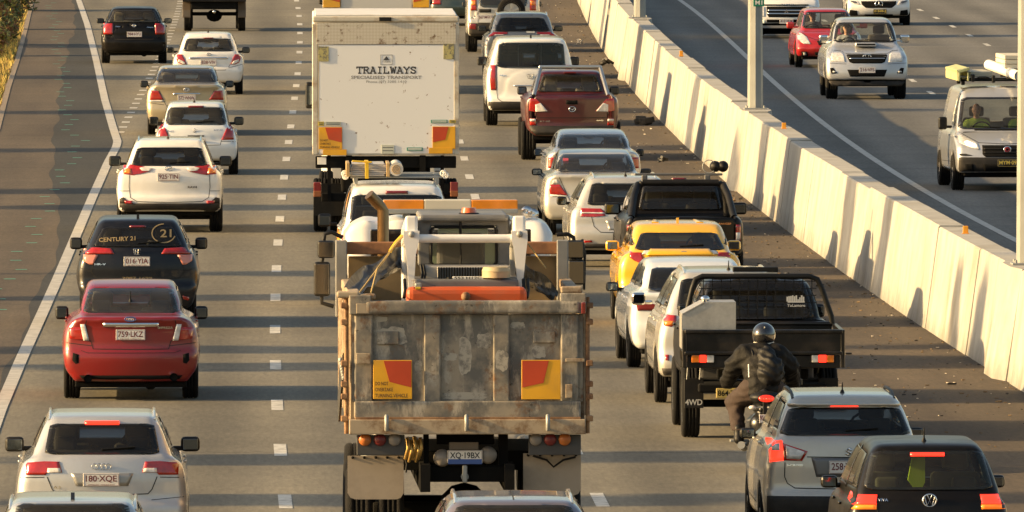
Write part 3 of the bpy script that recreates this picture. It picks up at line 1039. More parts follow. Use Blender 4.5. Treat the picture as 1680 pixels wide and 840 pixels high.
def asphalt(name, col, col2, rough=.85, tracks=.22, seal=True, grit=.25):
    m = bpy.data.materials.new(name); m.use_nodes = True
    nt = m.node_tree; b = nt.nodes['Principled BSDF']; L = nt.links.new
    b.inputs['Roughness'].default_value = rough; b.inputs['Specular IOR Level'].default_value = .3
    uv = nt.nodes.new('ShaderNodeUVMap'); uv.uv_map = 'road'
    mp = nt.nodes.new('ShaderNodeMapping'); mp.inputs['Scale'].default_value = (1.0, .05, 1); L(uv.outputs[0], mp.inputs[0])
    n1 = nt.nodes.new('ShaderNodeTexNoise'); n1.inputs['Scale'].default_value = 1.1; n1.inputs['Detail'].default_value = 6; L(mp.outputs[0], n1.inputs[0])
    mp2 = nt.nodes.new('ShaderNodeMapping'); mp2.inputs['Scale'].default_value = (.06, .5, 1); L(uv.outputs[0], mp2.inputs[0])
    n2 = nt.nodes.new('ShaderNodeTexNoise'); n2.inputs['Scale'].default_value = .9; n2.inputs['Detail'].default_value = 5; L(mp2.outputs[0], n2.inputs[0])
    n3 = nt.nodes.new('ShaderNodeTexNoise'); n3.inputs['Scale'].default_value = 9; n3.inputs['Detail'].default_value = 6; n3.inputs['Roughness'].default_value = .8; L(uv.outputs[0], n3.inputs[0])
    # wheel tracks: two per 3.5 m lane
    sx = nt.nodes.new('ShaderNodeSeparateXYZ'); L(uv.outputs[0], sx.inputs[0])
    mt = nt.nodes.new('ShaderNodeMath'); mt.operation = 'MULTIPLY'; mt.inputs[1].default_value = 2 * PI / 1.75; L(sx.outputs[0], mt.inputs[0])
    cs = nt.nodes.new('ShaderNodeMath'); cs.operation = 'COSINE'; L(mt.outputs[0], cs.inputs[0])
    def rng(src, a, c, lo, hi):
        r = nt.nodes.new('ShaderNodeMapRange'); r.inputs[1].default_value = a; r.inputs[2].default_value = c; r.inputs[3].default_value = lo; r.inputs[4].default_value = hi
        L(src, r.inputs[0]); return r.outputs[0]
    def mul(p, q):
        k = nt.nodes.new('ShaderNodeMath'); k.operation = 'MULTIPLY'; L(p, k.inputs[0]); L(q, k.inputs[1]); return k.outputs[0]
    v = mul(mul(rng(n2.outputs[0], .3, .7, .90, 1.10), rng(n3.outputs[0], .3, .7, 1 - grit, 1 + grit)), rng(cs.outputs[0], -1, 1, 1 - tracks, 1 + tracks * .5))
    mp5 = nt.nodes.new('ShaderNodeMapping'); mp5.inputs['Scale'].default_value = (11, .75, 1); L(uv.outputs[0], mp5.inputs[0])
    n5 = nt.nodes.new('ShaderNodeTexNoise'); n5.inputs['Scale'].default_value = 1.6; n5.inputs['Detail'].default_value = 5; n5.inputs['Roughness'].default_value = .75; L(mp5.outputs[0], n5.inputs[0])
    v = mul(v, rng(n5.outputs[0], .3, .7, .78, 1.22))
    mp6 = nt.nodes.new('ShaderNodeMapping'); mp6.inputs['Scale'].default_value = (.35, .045, 1); L(uv.outputs[0], mp6.inputs[0])
    n6 = nt.nodes.new('ShaderNodeTexNoise'); n6.inputs['Scale'].default_value = 1.0; n6.inputs['Detail'].default_value = 7; n6.inputs['Roughness'].default_value = .6; L(mp6.outputs[0], n6.inputs[0])
    v = mul(v, rng(n6.outputs[0], .35, .62, .84, 1.08))
    if seal:
        mm = nt.nodes.new('ShaderNodeMath'); mm.operation = 'WRAP'; mm.inputs[1].default_value = 23.0; mm.inputs[2].default_value = 0
        na = nt.nodes.new('ShaderNodeMath'); na.operation = 'MULTIPLY_ADD'; na.inputs[1].default_value = 2.0; L(n1.outputs[0], na.inputs[0]); L(sx.outputs[1], na.inputs[2])
        L(na.outputs[0], mm.inputs[0])
        v = mul(v, rng(mm.outputs[0], .0, .30, .62, 1.0))
    mx = nt.nodes.new('ShaderNodeMix'); mx.data_type = 'RGBA'; mx.inputs[6].default_value = (*col, 1); mx.inputs[7].default_value = (*col2, 1)
    L(rng(n1.outputs[0], .35, .65, 0, 1), mx.inputs[0])
    m2 = nt.nodes.new('ShaderNodeMix'); m2.data_type = 'RGBA'; m2.blend_type = 'MULTIPLY'; m2.inputs[0].default_value = 1
    L(mx.outputs[2], m2.inputs[6]); L(v, m2.inputs[7]); L(m2.outputs[2], b.inputs['Base Color'])
    bp = nt.nodes.new('ShaderNodeBump'); bp.inputs['Strength'].default_value = .5; bp.inputs['Distance'].default_value = .01
    n4 = nt.nodes.new('ShaderNodeTexNoise'); n4.inputs['Scale'].default_value = 28; L(uv.outputs[0], n4.inputs[0])
    L(n4.outputs[0], bp.inputs['Height']); L(bp.outputs[0], b.inputs['Normal'])
    return m

ASPH = asphalt('lane_asphalt', (.135, .123, .096), (.170, .154, .116))
ASPHR = asphalt('far_carriageway_asphalt', (.115, .112, .104), (.140, .135, .122))
SHL = asphalt('left_shoulder_asphalt', (.072, .056, .040), (.100, .078, .054), tracks=0)
SHD = asphalt('new_seal_asphalt', (.030, .030, .028), (.042, .041, .037), tracks=0, seal=False)
SHR = asphalt('right_shoulder_asphalt', (.062, .048, .034), (.090, .070, .048), tracks=0, seal=False, grit=.45)
VERGE = mat('dry_verge', (.20, .15, .07), rough=.95, var=.35, vscale=2.2, bump=.6, bscale=9)

me = bpy.data.meshes.new('ground')
me.from_pydata([(-1500, -200, -.03), (1500, -200, -.03), (1500, 3500, -.03), (-1500, 3500, -.03)], [], [(0, 1, 2, 3)])
link('ground', me, VERGE)['kind'] = 'structure'

Y0, Y1 = 130, 640
_lg = [G(*p) for p in [(0, 214), (7, 186), (18, 143), (32, 100), (46, 46), (56, 2)]]
def XE(y):
    """edge of the seal on the left"""
    y = np.asarray(y, float)
    a = np.interp(y, [p.y for p in _lg], [p.x for p in _lg])
    a = np.where(y < _lg[0].y, _lg[0].x + (_lg[0].y - y) * .018, a)
    return np.where(y > _lg[-1].y, _lg[-1].x - (y - _lg[-1].y) * .02, a)
sheet('road', lambda y: XE(y), lambda y: XB(y) + .3, Y0, Y1, 0.0, ASPH, 3)
sheet('far_carriageway', lambda y: XB(y) + .5, lambda y: XB(y) + 22, Y0, Y1, -.001, ASPHR, 3)
_wl = [(0, 672), (38, 583), (71, 511), (95, 457), (120, 398), (152, 323), (178, 265), (190, 243), (193, 233), (186, 212), (172, 164), (158, 100), (143, 40), (129, 0)]
_wg = [G(*p) for p in _wl]
def XW(y):
    y = np.asarray(y, float)
    a = np.interp(y, [p.y for p in _wg], [p.x for p in _wg])
    a = np.where(y < _wg[0].y, _wg[0].x + (_wg[0].y - y) * .017, a)
    return np.where(y > _wg[-1].y, _wg[-1].x - (y - _wg[-1].y) * .03, a)
sheet('left_shoulder', lambda y: XE(y), lambda y: XW(y), Y0, Y1, 0.003, SHL, 2, 3.0)
# darker new seal beside the edge line, with a ragged border
_dk = [(0, 640), (30, 560), (62, 485), (90, 420), (101, 380), (92, 330), (86, 290), (87, 240), (95, 180), (102, 120), (112, 80), (124, 40), (121, 0)]
_dg = [G(*p) for p in _dk]
def XD(y):
    y = np.asarray(y, float)
    a = np.interp(y, [p.y for p in _dg], [p.x for p in _dg]) + .05 * np.sin(y * .21) + .03 * np.sin(y * .57)
    return np.minimum(a, XW(y) - .1)
sheet('new_seal_strip', lambda y: XD(y), lambda y: XW(y), G(0, 640).y, G(0, -20).y, 0.006, SHD, 1, 1.5)
sheet('right_shoulder', lambda y: np.minimum(XL(y) + 6.75 + .06 * np.sin(y * .13) + .03 * np.sin(y * .41), XB(y) - .1), lambda y: XB(y) + .1, Y0, Y1, 0.003, SHR, 1, 2.0)

# ------------------------------------------------------------------ painted lines
WPAINT = mat('road_paint', (.50, .49, .45), rough=.7, var=.22, vscale=5, dirt=(.16, .15, .13), dscale=6, damt=.75)
WPAINT2 = mat('edge_line_paint', (.43, .415, .38), rough=.7, var=.16, vscale=3, dirt=(.20, .19, .16), dscale=4, damt=.5)
def ribbon(mb, pts, w, z=.004):
    n = len(pts); v = []
    for i, p in enumerate(pts):
        a = Vector(pts[max(i - 1, 0)]); b = Vector(pts[min(i + 1, n - 1)])
        d = (b - a); d.z = 0; d.normalize(); nn = Vector((-d.y, d.x, 0)) * w / 2
        v += [(p[0] - nn.x, p[1] - nn.y, z), (p[0] + nn.x, p[1] + nn.y, z)]
    mb.add(v, [(2 * i, 2 * i + 1, 2 * i + 3, 2 * i + 2) for i in range(n - 1)])
dash_end = MB()
def dash_line(xf, first, last, length, pitch, w, name):
    mb = MB(); y = first
    while y < last:
        ribbon(mb, [(float(xf(y)), y, 0), (float(xf(y + length)), y + length, 0)], w)
        y += pitch
    o = mb.build(name, WPAINT, fix=False); o['kind'] = 'structure'
gd = G(465, 836)
dash_line(XL, gd.y - 48, 620, 3.0, 12.05, .15, 'lane_dashes')
gd2 = G(985, 833)
dash_line(lambda y: XL(y) + 3.5, gd2.y - 48, 620, 3.0, 12.05, .15, 'lane_dashes')
mb = MB(); y = G(205, 218).y
while y < 560:
    xf = lambda q: XL(q) - 3.55
    ribbon(mb, [(float(xf(y)), y, 0), (float(xf(y + 1)), y + 1, 0)], .17); y += 4.0
mb.build('merge_dashes', WPAINT, fix=False)['kind'] = 'structure'
mb = MB()
ribbon(mb, [(float(XW(y)), y, 0) for y in np.arange(135, 620, 2.0)], .17, .009)
mb.build('edge_line', WPAINT2, fix=False)['kind'] = 'structure'
mb = MB()
ribbon(mb, [(float(XR(y)), y, 0) for y in np.arange(135, 620, 3.0)], .15, .004)
mb.build('far_edge_line', WPAINT2, fix=False)['kind'] = 'structure'
dash_line(lambda y: XR(y) + 3.35, G(1518, 155).y - 12.05 * 10, 620, 3.0, 12.05, .13, 'far_lane_dashes')
dash_line(lambda y: XR(y) + 6.7, G(1643, 92).y - 12.05 * 12, 620, 3.0, 12.05, .13, 'far_lane_dashes')
GRN = mat('green_survey_paint', (.10, .42, .32), rough=.7)
mb = MB()
for i, yy in enumerate(np.arange(186, 470, 4.1)):
    o = .75 + .12 * math.sin(i * 1.7) + (.5 if yy > 320 else 0) * .3
    x = float(XW(yy)) - o
    ribbon(mb, [(x - .09, yy, 0), (x + .09, yy + .03, 0)], .16, .009)
mb.build('survey_marks', GRN, fix=False)['kind'] = 'structure'

# ------------------------------------------------------------------ concrete median barrier, panel by panel
def concrete(name):
    m = bpy.data.materials.new(name); m.use_nodes = True
    nt = m.node_tree; b = nt.nodes['Principled BSDF']; L = nt.links.new
    b.inputs['Roughness'].default_value = .9; b.inputs['Specular IOR Level'].default_value = .25
    tc = nt.nodes.new('ShaderNodeTexCoord')
    mp = nt.nodes.new('ShaderNodeMapping'); mp.inputs['Scale'].default_value = (.55, .55, .16); L(tc.outputs['Object'], mp.inputs[0])
    n1 = nt.nodes.new('ShaderNodeTexNoise'); n1.inputs['Scale'].default_value = 2.2; n1.inputs['Detail'].default_value = 7; L(mp.outputs[0], n1.inputs[0])
    n2 = nt.nodes.new('ShaderNodeTexNoise'); n2.inputs['Scale'].default_value = 1.3; n2.inputs['Detail'].default_value = 8; n2.inputs['Roughness'].default_value = .7; L(tc.outputs['Object'], n2.inputs[0])
    n3 = nt.nodes.new('ShaderNodeTexNoise'); n3.inputs['Scale'].default_value = 22; n3.inputs['Detail'].default_value = 4; L(tc.outputs['Object'], n3.inputs[0])
    r1 = nt.nodes.new('ShaderNodeValToRGB'); r1.color_ramp.elements[0].position = .28; r1.color_ramp.elements[1].position = .50
    r1.color_ramp.elements[0].color = (.30, .28, .235, 1); r1.color_ramp.elements[1].color = (.375, .365, .335, 1); L(n1.outputs[0], r1.inputs[0])
    r2 = nt.nodes.new('ShaderNodeMapRange'); r2.inputs[1].default_value = .35; r2.inputs[2].default_value = .65; r2.inputs[3].default_value = .82; r2.inputs[4].default_value = 1.10; L(n2.outputs[0], r2.inputs[0])
    # darker towards the foot
    sz = nt.nodes.new('ShaderNodeSeparateXYZ'); L(tc.outputs['Object'], sz.inputs[0])
    ad = nt.nodes.new('ShaderNodeMath'); ad.operation = 'MULTIPLY_ADD'; ad.inputs[1].default_value = .55; L(n2.outputs[0], ad.inputs[0]); L(sz.outputs[2], ad.inputs[2])
    r3 = nt.nodes.new('ShaderNodeMapRange'); r3.inputs[1].default_value = .22; r3.inputs[2].default_value = .60; r3.inputs[3].default_value = .62; r3.inputs[4].default_value = 1.0; L(ad.outputs[0], r3.inputs[0])
    k = nt.nodes.new('ShaderNodeMath'); k.operation = 'MULTIPLY'; L(r2.outputs[0], k.inputs[0]); L(r3.outputs[0], k.inputs[1])
    mx = nt.nodes.new('ShaderNodeMix'); mx.data_type = 'RGBA'; mx.blend_type = 'MULTIPLY'; mx.inputs[0].default_value = 1
    L(r1.outputs[0], mx.inputs[6]); L(k.outputs[0], mx.inputs[7]); L(mx.outputs[2], b.inputs['Base Color'])
    bp = nt.nodes.new('ShaderNodeBump'); bp.inputs['Strength'].default_value = .35; bp.inputs['Distance'].default_value = .012
    L(n3.outputs[0], bp.inputs['Height']); L(bp.outputs[0], b.inputs['Normal'])
    return m
CONC = concrete('barrier_concrete')
WH = 1.45
wall = thing('concrete_barrier', 'long pale concrete median barrier curving between the two carriageways', 'barrier', (float(XB(200)), 200, 0))
prof = [(0, -.02), (.02, .10), (.20, WH - .02), (.22, WH), (.56, WH), (.58, WH - .02), (.76, .10), (.78, -.02)]
pedestals = [G(1063, 31, WH), G(1238, 181, WH), G(1694, 437, WH)]
py = Y0; k = 0
while py < 600:
    L_ = 9.0
    dz = random.uniform(-.025, .025); dxx = random.uniform(-.010, .010)
    mb = MB(); v = []
    ys = np.linspace(py + .009, py + L_ - .009, 4)
    for y in ys:
        x0 = float(XB(y)); h = heading(XB, y)
        c, s_ = math.cos(h), math.sin(h)
        for a, z in prof:
            v.append((x0 + dxx + a * c - wall.location.x, y + a * s_ - wall.location.y, z + (dz if z > 1 else 0)))
    n = len(prof); f = []
    for j in range(3):
        for i in range(n):
            f.append((j * n + i, j * n + (i + 1) % n, (j + 1) * n + (i + 1) % n, (j + 1) * n + i))
    f += [tuple(range(n)), tuple(range(3 * n, 4 * n))[::-1]]
    mb.add(v, f); mb.build('wall_panel', CONC, wall)
    py += L_; k += 1
def pole_block(p):
    h = heading(XB, p.y)
    x0 = float(XB(p.y))
    mb = MB()
    c = Vector((x0 + .39 * math.cos(h), p.y + .39 * math.sin(h), 0)) - wall.location
    v = []
    for (l, w0, w1) in ((-1.6, .395, .175), (-.8, .52, .27), (.8, .52, .27), (1.6, .395, .175)):
        for sx, ww, z in ((-1, w0, 0), (-1, w1, WH + .02), (1, w1, WH + .02), (1, w0, 0)):
            v.append((c.x + sx * ww * math.cos(h) - l * math.sin(h), c.y + sx * ww * math.sin(h) + l * math.cos(h), z))
    f = []
    for j in range(3):
        for i in range(4): f.append((j * 4 + i, j * 4 + (i + 1) % 4, (j + 1) * 4 + (i + 1) % 4, (j + 1) * 4 + i))
    f += [(0, 1, 2, 3), (15, 14, 13, 12)]
    mb.add(v, f); mb.build('pole_pedestal', CONC, wall)
    return c + wall.location

STEEL = mat('galvanised_steel', (.30, .31, .30), rough=.5, metal=.35, var=.12, vscale=1.5, dirt=(.22, .20, .17), damt=.3)
SIGNG = mat('sign_green', (.01, .20, .12), rough=.4)
WHITE = mat('white_paint', (.78, .76, .70), rough=.5, var=.06, vscale=2)
lab = ['galvanised lamp post on the barrier at the top, farthest of the three', 'tall lamp post with small green plate, standing on the barrier near its middle',
       'lamp post cut by the right edge of the photo, nearest on the barrier']
for i, p in enumerate(pedestals):
    c = pole_block(p)
    t = thing('street_lamp', lab[i], 'lamp post', (c.x, c.y, WH + .02), heading(XB, p.y), 'lamp posts standing on the median barrier')
    mb = MB(); mb.cyl((0, 0, 0), (0, 0, 10.5), .145, .08, n=8); 
    for q in range(len(mb.sm)): mb.sm[q] = False
    mb.build('pole', STEEL, t)
    mb = MB(); mb.box((0, 0, .015), (.42, .42, .03), bev=.008)
    for a in (-1, 1):
        for b in (-1, 1): mb.cyl((a * .16, b * .16, .03), (a * .16, b * .16, .07), .018, n=6)
    mb.build('base_plate', STEEL, t)
    for sg in (-1, 1):
        MB().tube([(0, 0, 10.3), (sg * .6, 0, 10.9), (sg * 1.8, 0, 11.2)], [.07, .06, .05], 8).build('lamp_arm', STEEL, t)
        MB().box((sg * 2.1, 0, 11.2), (.75, .28, .14), bev=.05).build('lamp_head', STEEL, t)
    if i == 1:
        yz = CAM_H + ray(1238, 4)[2] / ray(1238, 4)[1] * c.y - WH - .02
        s_ = MB(); s_.box((0.06, -.15, yz), (.20, .012, .14), bev=.004); sp = s_.build('number_sign', SIGNG, t)
        text_part('M1', (0.06, yz), .13, .08, WHITE, sp, y=-.158)

ORG = mat('reflector_orange', (.75, .32, .02), rough=.4)
for (px, pyy, l) in ((1287, 212, 'orange reflector on the barrier just right of the lamp post with green plate'), (1594, 384, 'small orange reflector on the barrier top, nearest of three'), (1120, 92, 'small orange reflector on the barrier top, farthest of three')):
    g = G(px, pyy, WH)
    x = float(XB(g.y)) + .39
    t = MB(); t.box((x, g.y, WH + .05), (.075, .03, .13), bev=.008); t.box((x, g.y + .01, WH + .005), (.10, .10, .02))
    o = t.build('barrier_reflector', ORG); tag(o, l, 'reflector', 'orange reflectors on top of the barrier')

# ------------------------------------------------------------------ litter on the right shoulder
LIT = [mat('litter_pale', (.55, .50, .42), rough=.8), mat('litter_brown', (.16, .11, .06), rough=.9), mat('litter_dark', (.03, .028, .025), rough=.8)]
mb = MB()
for i in range(1500):
    y = random.uniform(180, 470) if random.random() < .6 else random.uniform(190, 290)
    a, b = float(XL(y)) + 6.6, float(XB(y)) - .02
    if b <= a: continue
    x = b - (b - a) * random.random() ** 1.4
    s_ = random.uniform(.006, .022) * (2.6 if random.random() < .03 else 1)
    M = Matrix.Translation((x, y, .008 + s_ * .3)) @ Matrix.Rotation(random.uniform(0, 6.28), 4, 'Z') @ Matrix.Rotation(random.uniform(-.5, .5), 4, 'X')
    q = MB(); q.box((0, 0, 0), (s_ * random.uniform(1, 3), s_, s_ * .5))
    mb.add(q.v, q.f, False, M, random.choice([0, 1, 1, 1, 2, 2]))
o = mb.build('litter', LIT, fix=False); tag(o, 'scattered grit and rubbish along the foot of the barrier', 'litter', kind='stuff')
def scrap(px, pyy, name, label, size, m, kinds=0):
    g = G(px, pyy); r = random.Random(px); b = MB()
    for i in range(5):
        b.box((r.uniform(-.2, .2) * size * 2, r.uniform(-.1, .1), .04 + r.uniform(0, .10)), (size * r.uniform(.3, .9), size * .4, size * r.uniform(.15, .35)), bev=.01,
              rot=Matrix.Rotation(r.uniform(-.6, .6), 3, 'Y') @ Matrix.Rotation(r.uniform(-1, 1), 3, 'Z'))
    o = b.build(name, m); o.location = (g.x, g.y, .0); tag(o, label, 'debris'); return o
scrap(992, 108, 'plastic_debris', 'dark broken plastic debris on the shoulder beside the white people carrier', .30, mat('debris_dark', (.04, .035, .03), rough=.6))
scrap(1087, 270, 'black_debris', 'black lump of debris on the shoulder above the dark double-cab ute', .18, mat('debris_black', (.02, .02, .02), rough=.6))
scrap(1052, 205, 'flattened_rubbish', 'torn dark flattened rubbish against the barrier foot beside the maroon ute', .42, mat('debris_brown', (.07, .06, .05), rough=.7))
scrap(952, 73, 'pale_rubbish', 'pale scrap of rubbish on the shoulder above the grey hatch-backed four-wheel drive', .16, LIT[0])

# ------------------------------------------------------------------ left verge: kerb, dry grass, guard rail, shrub
def leaves(mb, c, r, n, size, rnd, squash=(1, 1, 1), mis=(0, 1, 2)):
    for i in range(n):
        d = Vector((rnd.gauss(0, 1), rnd.gauss(0, 1), rnd.gauss(0, 1))).normalized() * (rnd.random() ** .45) * r
        p = Vector(c) + Vector((d.x * squash[0], d.y * squash[1], d.z * squash[2]))
        a = Vector((rnd.gauss(0, 1), rnd.gauss(0, 1), rnd.gauss(0, 1))).normalized()
        b = a.orthogonal().normalized(); s_ = size * rnd.uniform(.6, 1.4)
        mb.add([p - a * s_, p + b * s_ * .35, p + a * s_, p - b * s_ * .35], [(0, 1, 2, 3)], False, None, rnd.choice(mis))
LEAF = [mat('leaf_green', (.085, .115, .028), rough=.6), mat('leaf_olive', (.16, .15, .035), rough=.6), mat('leaf_rust', (.26, .105, .03), rough=.6), mat('leaf_yellow', (.42, .33, .06), rough=.6)]
BARK = mat('bark', (.14, .11, .08), rough=.9, var=.3, bump=.6, bscale=20)
def shrub(x, y, r, h, label, n=2600, group=None, mis=(0, 1, 1, 2, 2, 3), size=.085):
    rnd = random.Random(int(x * 7 + y))
    t = thing('shrub', label, 'shrub', (x, y, 0), 0, group)
    mb = MB()
    for k in range(9):
        a = rnd.uniform(0, 6.28); rr = rnd.uniform(.1, .65) * r
        leaves(mb, (rr * math.cos(a) * 1.25, rr * math.sin(a) * 2.2, h * rnd.uniform(.15, .9)), r * rnd.uniform(.22, .55), n // 9, size, rnd, (1, 1.3, 1.0), mis)
    mb.build('foliage', LEAF, t, fix=False)
    s_ = MB()
    for k in range(7):
        a = rnd.uniform(0, 6.28)
        s_.tube([(0, 0, 0), (.25 * r * math.cos(a), .25 * r * math.sin(a), h * .35), (.6 * r * math.cos(a), .6 * r * math.sin(a), h * .8)], [.035, .022, .008], 5)
    s_.build('stems', BARK, t)
for px_, py_, r_, h_, n_, mis_, lab_ in ((-6, 92, .62, .95, 2200, (1, 2, 2, 3, 3), 'nearest low rusty-yellow shrub at the left road edge'), (8, 74, .72, 1.0, 3000, (0, 1, 2, 2, 3), 'rust and green shrub leaning over the left road edge'),
                             (14, 48, .85, 1.15, 3600, (0, 1, 1, 2, 3), 'olive shrub in the top left corner behind the rusty one'), (10, 18, 1.1, 1.4, 3600, (0, 0, 1, 2), 'greener shrub touching the top edge at the far left')):
    g = G(px_, py_); shrub(g.x - .15, g.y, r_, h_, lab_, n_, 'shrubs on the left verge', mis_, .07)
rnd = random.Random(3); mb = MB()
GR = [mat('grass_straw', (.40, .30, .07), rough=.8), mat('grass_green', (.13, .15, .03), rough=.8), mat('grass_dead', (.24, .16, .07), rough=.9)]
for i in range(16000):
    y = rnd.uniform(318, 470)
    e = float(XE(y)); x = e - .12 - abs(rnd.gauss(0, .8)) - (.12 * rnd.random())
    h = rnd.uniform(.05, .24) * (1.5 if x < e - .6 else .8); a = rnd.uniform(0, 3.14); w = .018
    lx, ly = rnd.uniform(-.08, .08), rnd.uniform(-.08, .08)
    mb.add([(x - w * math.cos(a), y - w * math.sin(a), -.02), (x + w * math.cos(a), y + w * math.sin(a), -.02), (x + lx, y + ly, h)], [(0, 1, 2)], False, None, rnd.choice([0, 0, 0, 1, 2]))
tag(mb.build('grass', GR, fix=False), 'dry yellow grass along the left road edge', 'grass', kind='stuff')
# low kerb edge
mb = MB(); ys = np.arange(200, 600, 3.0)
for a, b in zip(ys[:-1], ys[1:]):
    xa, xb = float(XE(a)), float(XE(b))
    mb.add([(xa - .12, a, -.03), (xa, a, -.03), (xa, a, .012), (xa - .12, a, .016), (xb - .12, b, -.03), (xb, b, -.03), (xb, b, .012), (xb - .12, b, .016)],
           [(1, 5, 6, 2), (2, 6, 7, 3), (3, 7, 4, 0)])
mb.build('kerb', mat('kerb_concrete', (.26, .20, .14), rough=.9, var=.2, vscale=4))['kind'] = 'structure'
# low bent rail
t = thing('guard_rail', 'low white bent rail in the grass at the left edge', 'guard rail', (0, 0, 0))
mb = MB(); q = [G(-6, 98), G(2, 84), G(8, 66), G(4, 58)]
mb.tube([(p.x - .35, p.y, .26) for p in q], .06, 8); mb.build('rail', mat('rail_white', (.6, .58, .52), rough=.5), t)
for p in q[:3]: MB().box((p.x - .35, p.y, .12), (.07, .07, .26)).build('post', STEEL, t)
# ================================================================== the traffic, seen from behind
c1 = (0, 0, 2.8); c2 = (60, 200, 2.8); c3 = (0, 440, 2.1); c4 = (480, 0, 2.209); c5 = (500, 250, 3.36); c6 = (500, 460, 2.21)
c7 = (740, 0, 3.1125); c8 = (860, 190, 3.36); c9 = (980, 340, 2.4706); c10 = (1180, 520, 2.624); c11 = (1200, 0, 2.625)
c15 = (740, 0, 8.4); c16 = (1500, 80, 3.233); c18 = (1180, 0, 4.668)
P_WHITE = paint('white', (.74, .73, .70), dirt=(.40, .35, .27), damt=.22)
P_WHITE2 = paint('pale_white', (.68, .70, .70), dirt=(.38, .35, .30), damt=.15)
P_RED = paint('red', (.20, .004, .003), dirt=(.16, .04, .03), damt=.10, coat=.7)
P_RED2 = paint('bright_red', (.36, .010, .008), dirt=(.25, .08, .05), damt=.1)
P_BLACK = paint('black', (.006, .005, .004), rough=.3, dirt=(.03, .026, .02), damt=.2, coat=.12, spec=.18)
P_NAVY = paint('dark_blue', (.007, .008, .012), rough=.3, dirt=(.05, .04, .03), damt=.2, coat=.28, spec=.25)
P_SILVER = paint('silver', (.50, .505, .51), metal=.5, rough=.38, dirt=(.30, .26, .2), damt=.2)
P_SILVER2 = paint('warm_silver', (.56, .54, .49), metal=.45, rough=.38, dirt=(.32, .27, .2), damt=.2)
P_GOLD = paint('pale_gold', (.46, .38, .24), metal=.5, rough=.38, damt=.18)
P_GREY = paint('grey', (.52, .485, .42), metal=.5, rough=.35, damt=.2)
P_GREYP = paint('purple_grey', (.20, .18, .21), metal=.45, rough=.3, damt=.1)
P_YELLOW = paint('yellow', (.80, .44, .010), rough=.3, dirt=(.7, .42, .03), damt=.04)
P_MAROON = paint('maroon', (.060, .005, .005), rough=.3, dirt=(.10, .04, .03), damt=.15, coat=.6)
hd = lambda fn, px, py: heading(fn, G(px, py).y)
G1, G2, G3, G4 = 'cars in the left lane', 'trucks and vehicles in the middle lane', 'vehicles in the lane beside the barrier', 'oncoming vehicles beyond the barrier'

def badge(C, dx, y, w, h, kind='oval', m=None, t=.008):
    z = C.zz(y)
    return ring_badge(C, dx * C.u * (-1 if C.front else 1), z, w * C.u, h * C.u, m or CHROME, t, kind=kind)

def words(C, s, x, y, w, h, m, off=.014, tilt=0, nm='lettering'):
    """x, y: centre in the crop"""
    return text_part(s, ((x - C.cx) * C.u * (-1 if C.front else 1), C.zz(y)), w * C.u, h * C.u, m, C.root, f=C.fs, s0=C.fa, s1=C.fb, off=off, flip=-1 if C.front else 1, tilt=tilt, name=nm)

# black hatchback, far left
C = car('hatch', 'hatchback_car', 'black hatchback at the far top left, square red tail lights', 'car', c1, 616, 290,
        [(140, 252), (152, 200), (152, 165), (146, 118)], [(131, 104), (118, 70), (98, 36)], 26, P_BLACK,
        [(119, 103), (108, 98), (90, 47), (0, 44)] and [(121, 103), (93, 46)],
        [('tail_light', RED, [(98, 158), (96, 108), (140, 108), (144, 135), (141, 158)]),
         ('tail_light_amber', AMBER, [(100, 124), (100, 112), (138, 112), (139, 124)], dict(off=.016)),
         ('tailgate_gap', LINE, [(0, 182), (86, 181), (94, 165), (96, 158)], dict(c=1, line=.012)),
         ('bumper_gap', LINE, [(94, 172), (150, 168)], dict(line=.012)),
         ('lower_bumper', GREYPL, [(135, 252), (136, 240), (0, 236)] and [(138, 252), (138, 238)], dict(c=1))],
        yaw=hd(XL, 220, 103) + .012, wb=2.6, tyre=(111, 150), mir=(137, 174, 83, 108), plate_at=(618, 158), plate_txt='984·HYU', res=1.5, seatm=SEATL, group=G1, bow=.12)
badge(C, 0, 118, 18, 12); words(C, 'COROLLA', 541, 122, 22, 5, CHROME); words(C, 'Conquest', 690, 126, 30, 7, CHROME)

# white small hatchback behind the little truck
C = car('hatch', 'hatchback_car', 'white rounded hatchback just behind the small dark truck at the top', 'car', c1, 958, 432,
        [(150, 388), (160, 345), (167, 300), (160, 262), (148, 244)], [(138, 238), (124, 195), (104, 150)], 141, P_WHITE,
        [(118, 235), (100, 177)],
        [('tail_light', RED, [(100, 296), (108, 275), (122, 250), (147, 247), (148, 272), (140, 288), (118, 298)]),
         ('reverse_light', CLEAR, [(106, 293), (114, 282), (138, 272), (140, 284), (118, 294)], dict(off=.017)),
         ('chrome_strip', CHROME, [(90, 271), (90, 263)], dict(c=1, off=.014)),
         ('tailgate_gap', LINE, [(0, 322), (78, 322), (92, 308), (100, 296)], dict(c=1, line=.010)),
         ('bumper_gap', LINE, [(92, 312), (158, 296)], dict(line=.010))],
        yaw=hd(XL, 342, 153) + .012, wb=2.51, tyre=(124, 158), mir=(155, 193, 216, 244), plate_at=(958, 288), plate_txt='838·VIV', res=1.4,
        lamp3=(22, 168, 177, REDDK), fin=None, antenna=(957, 139, 150), group=G1, gm=GLASSC)
badge(C, 2, 250, 20, 12)

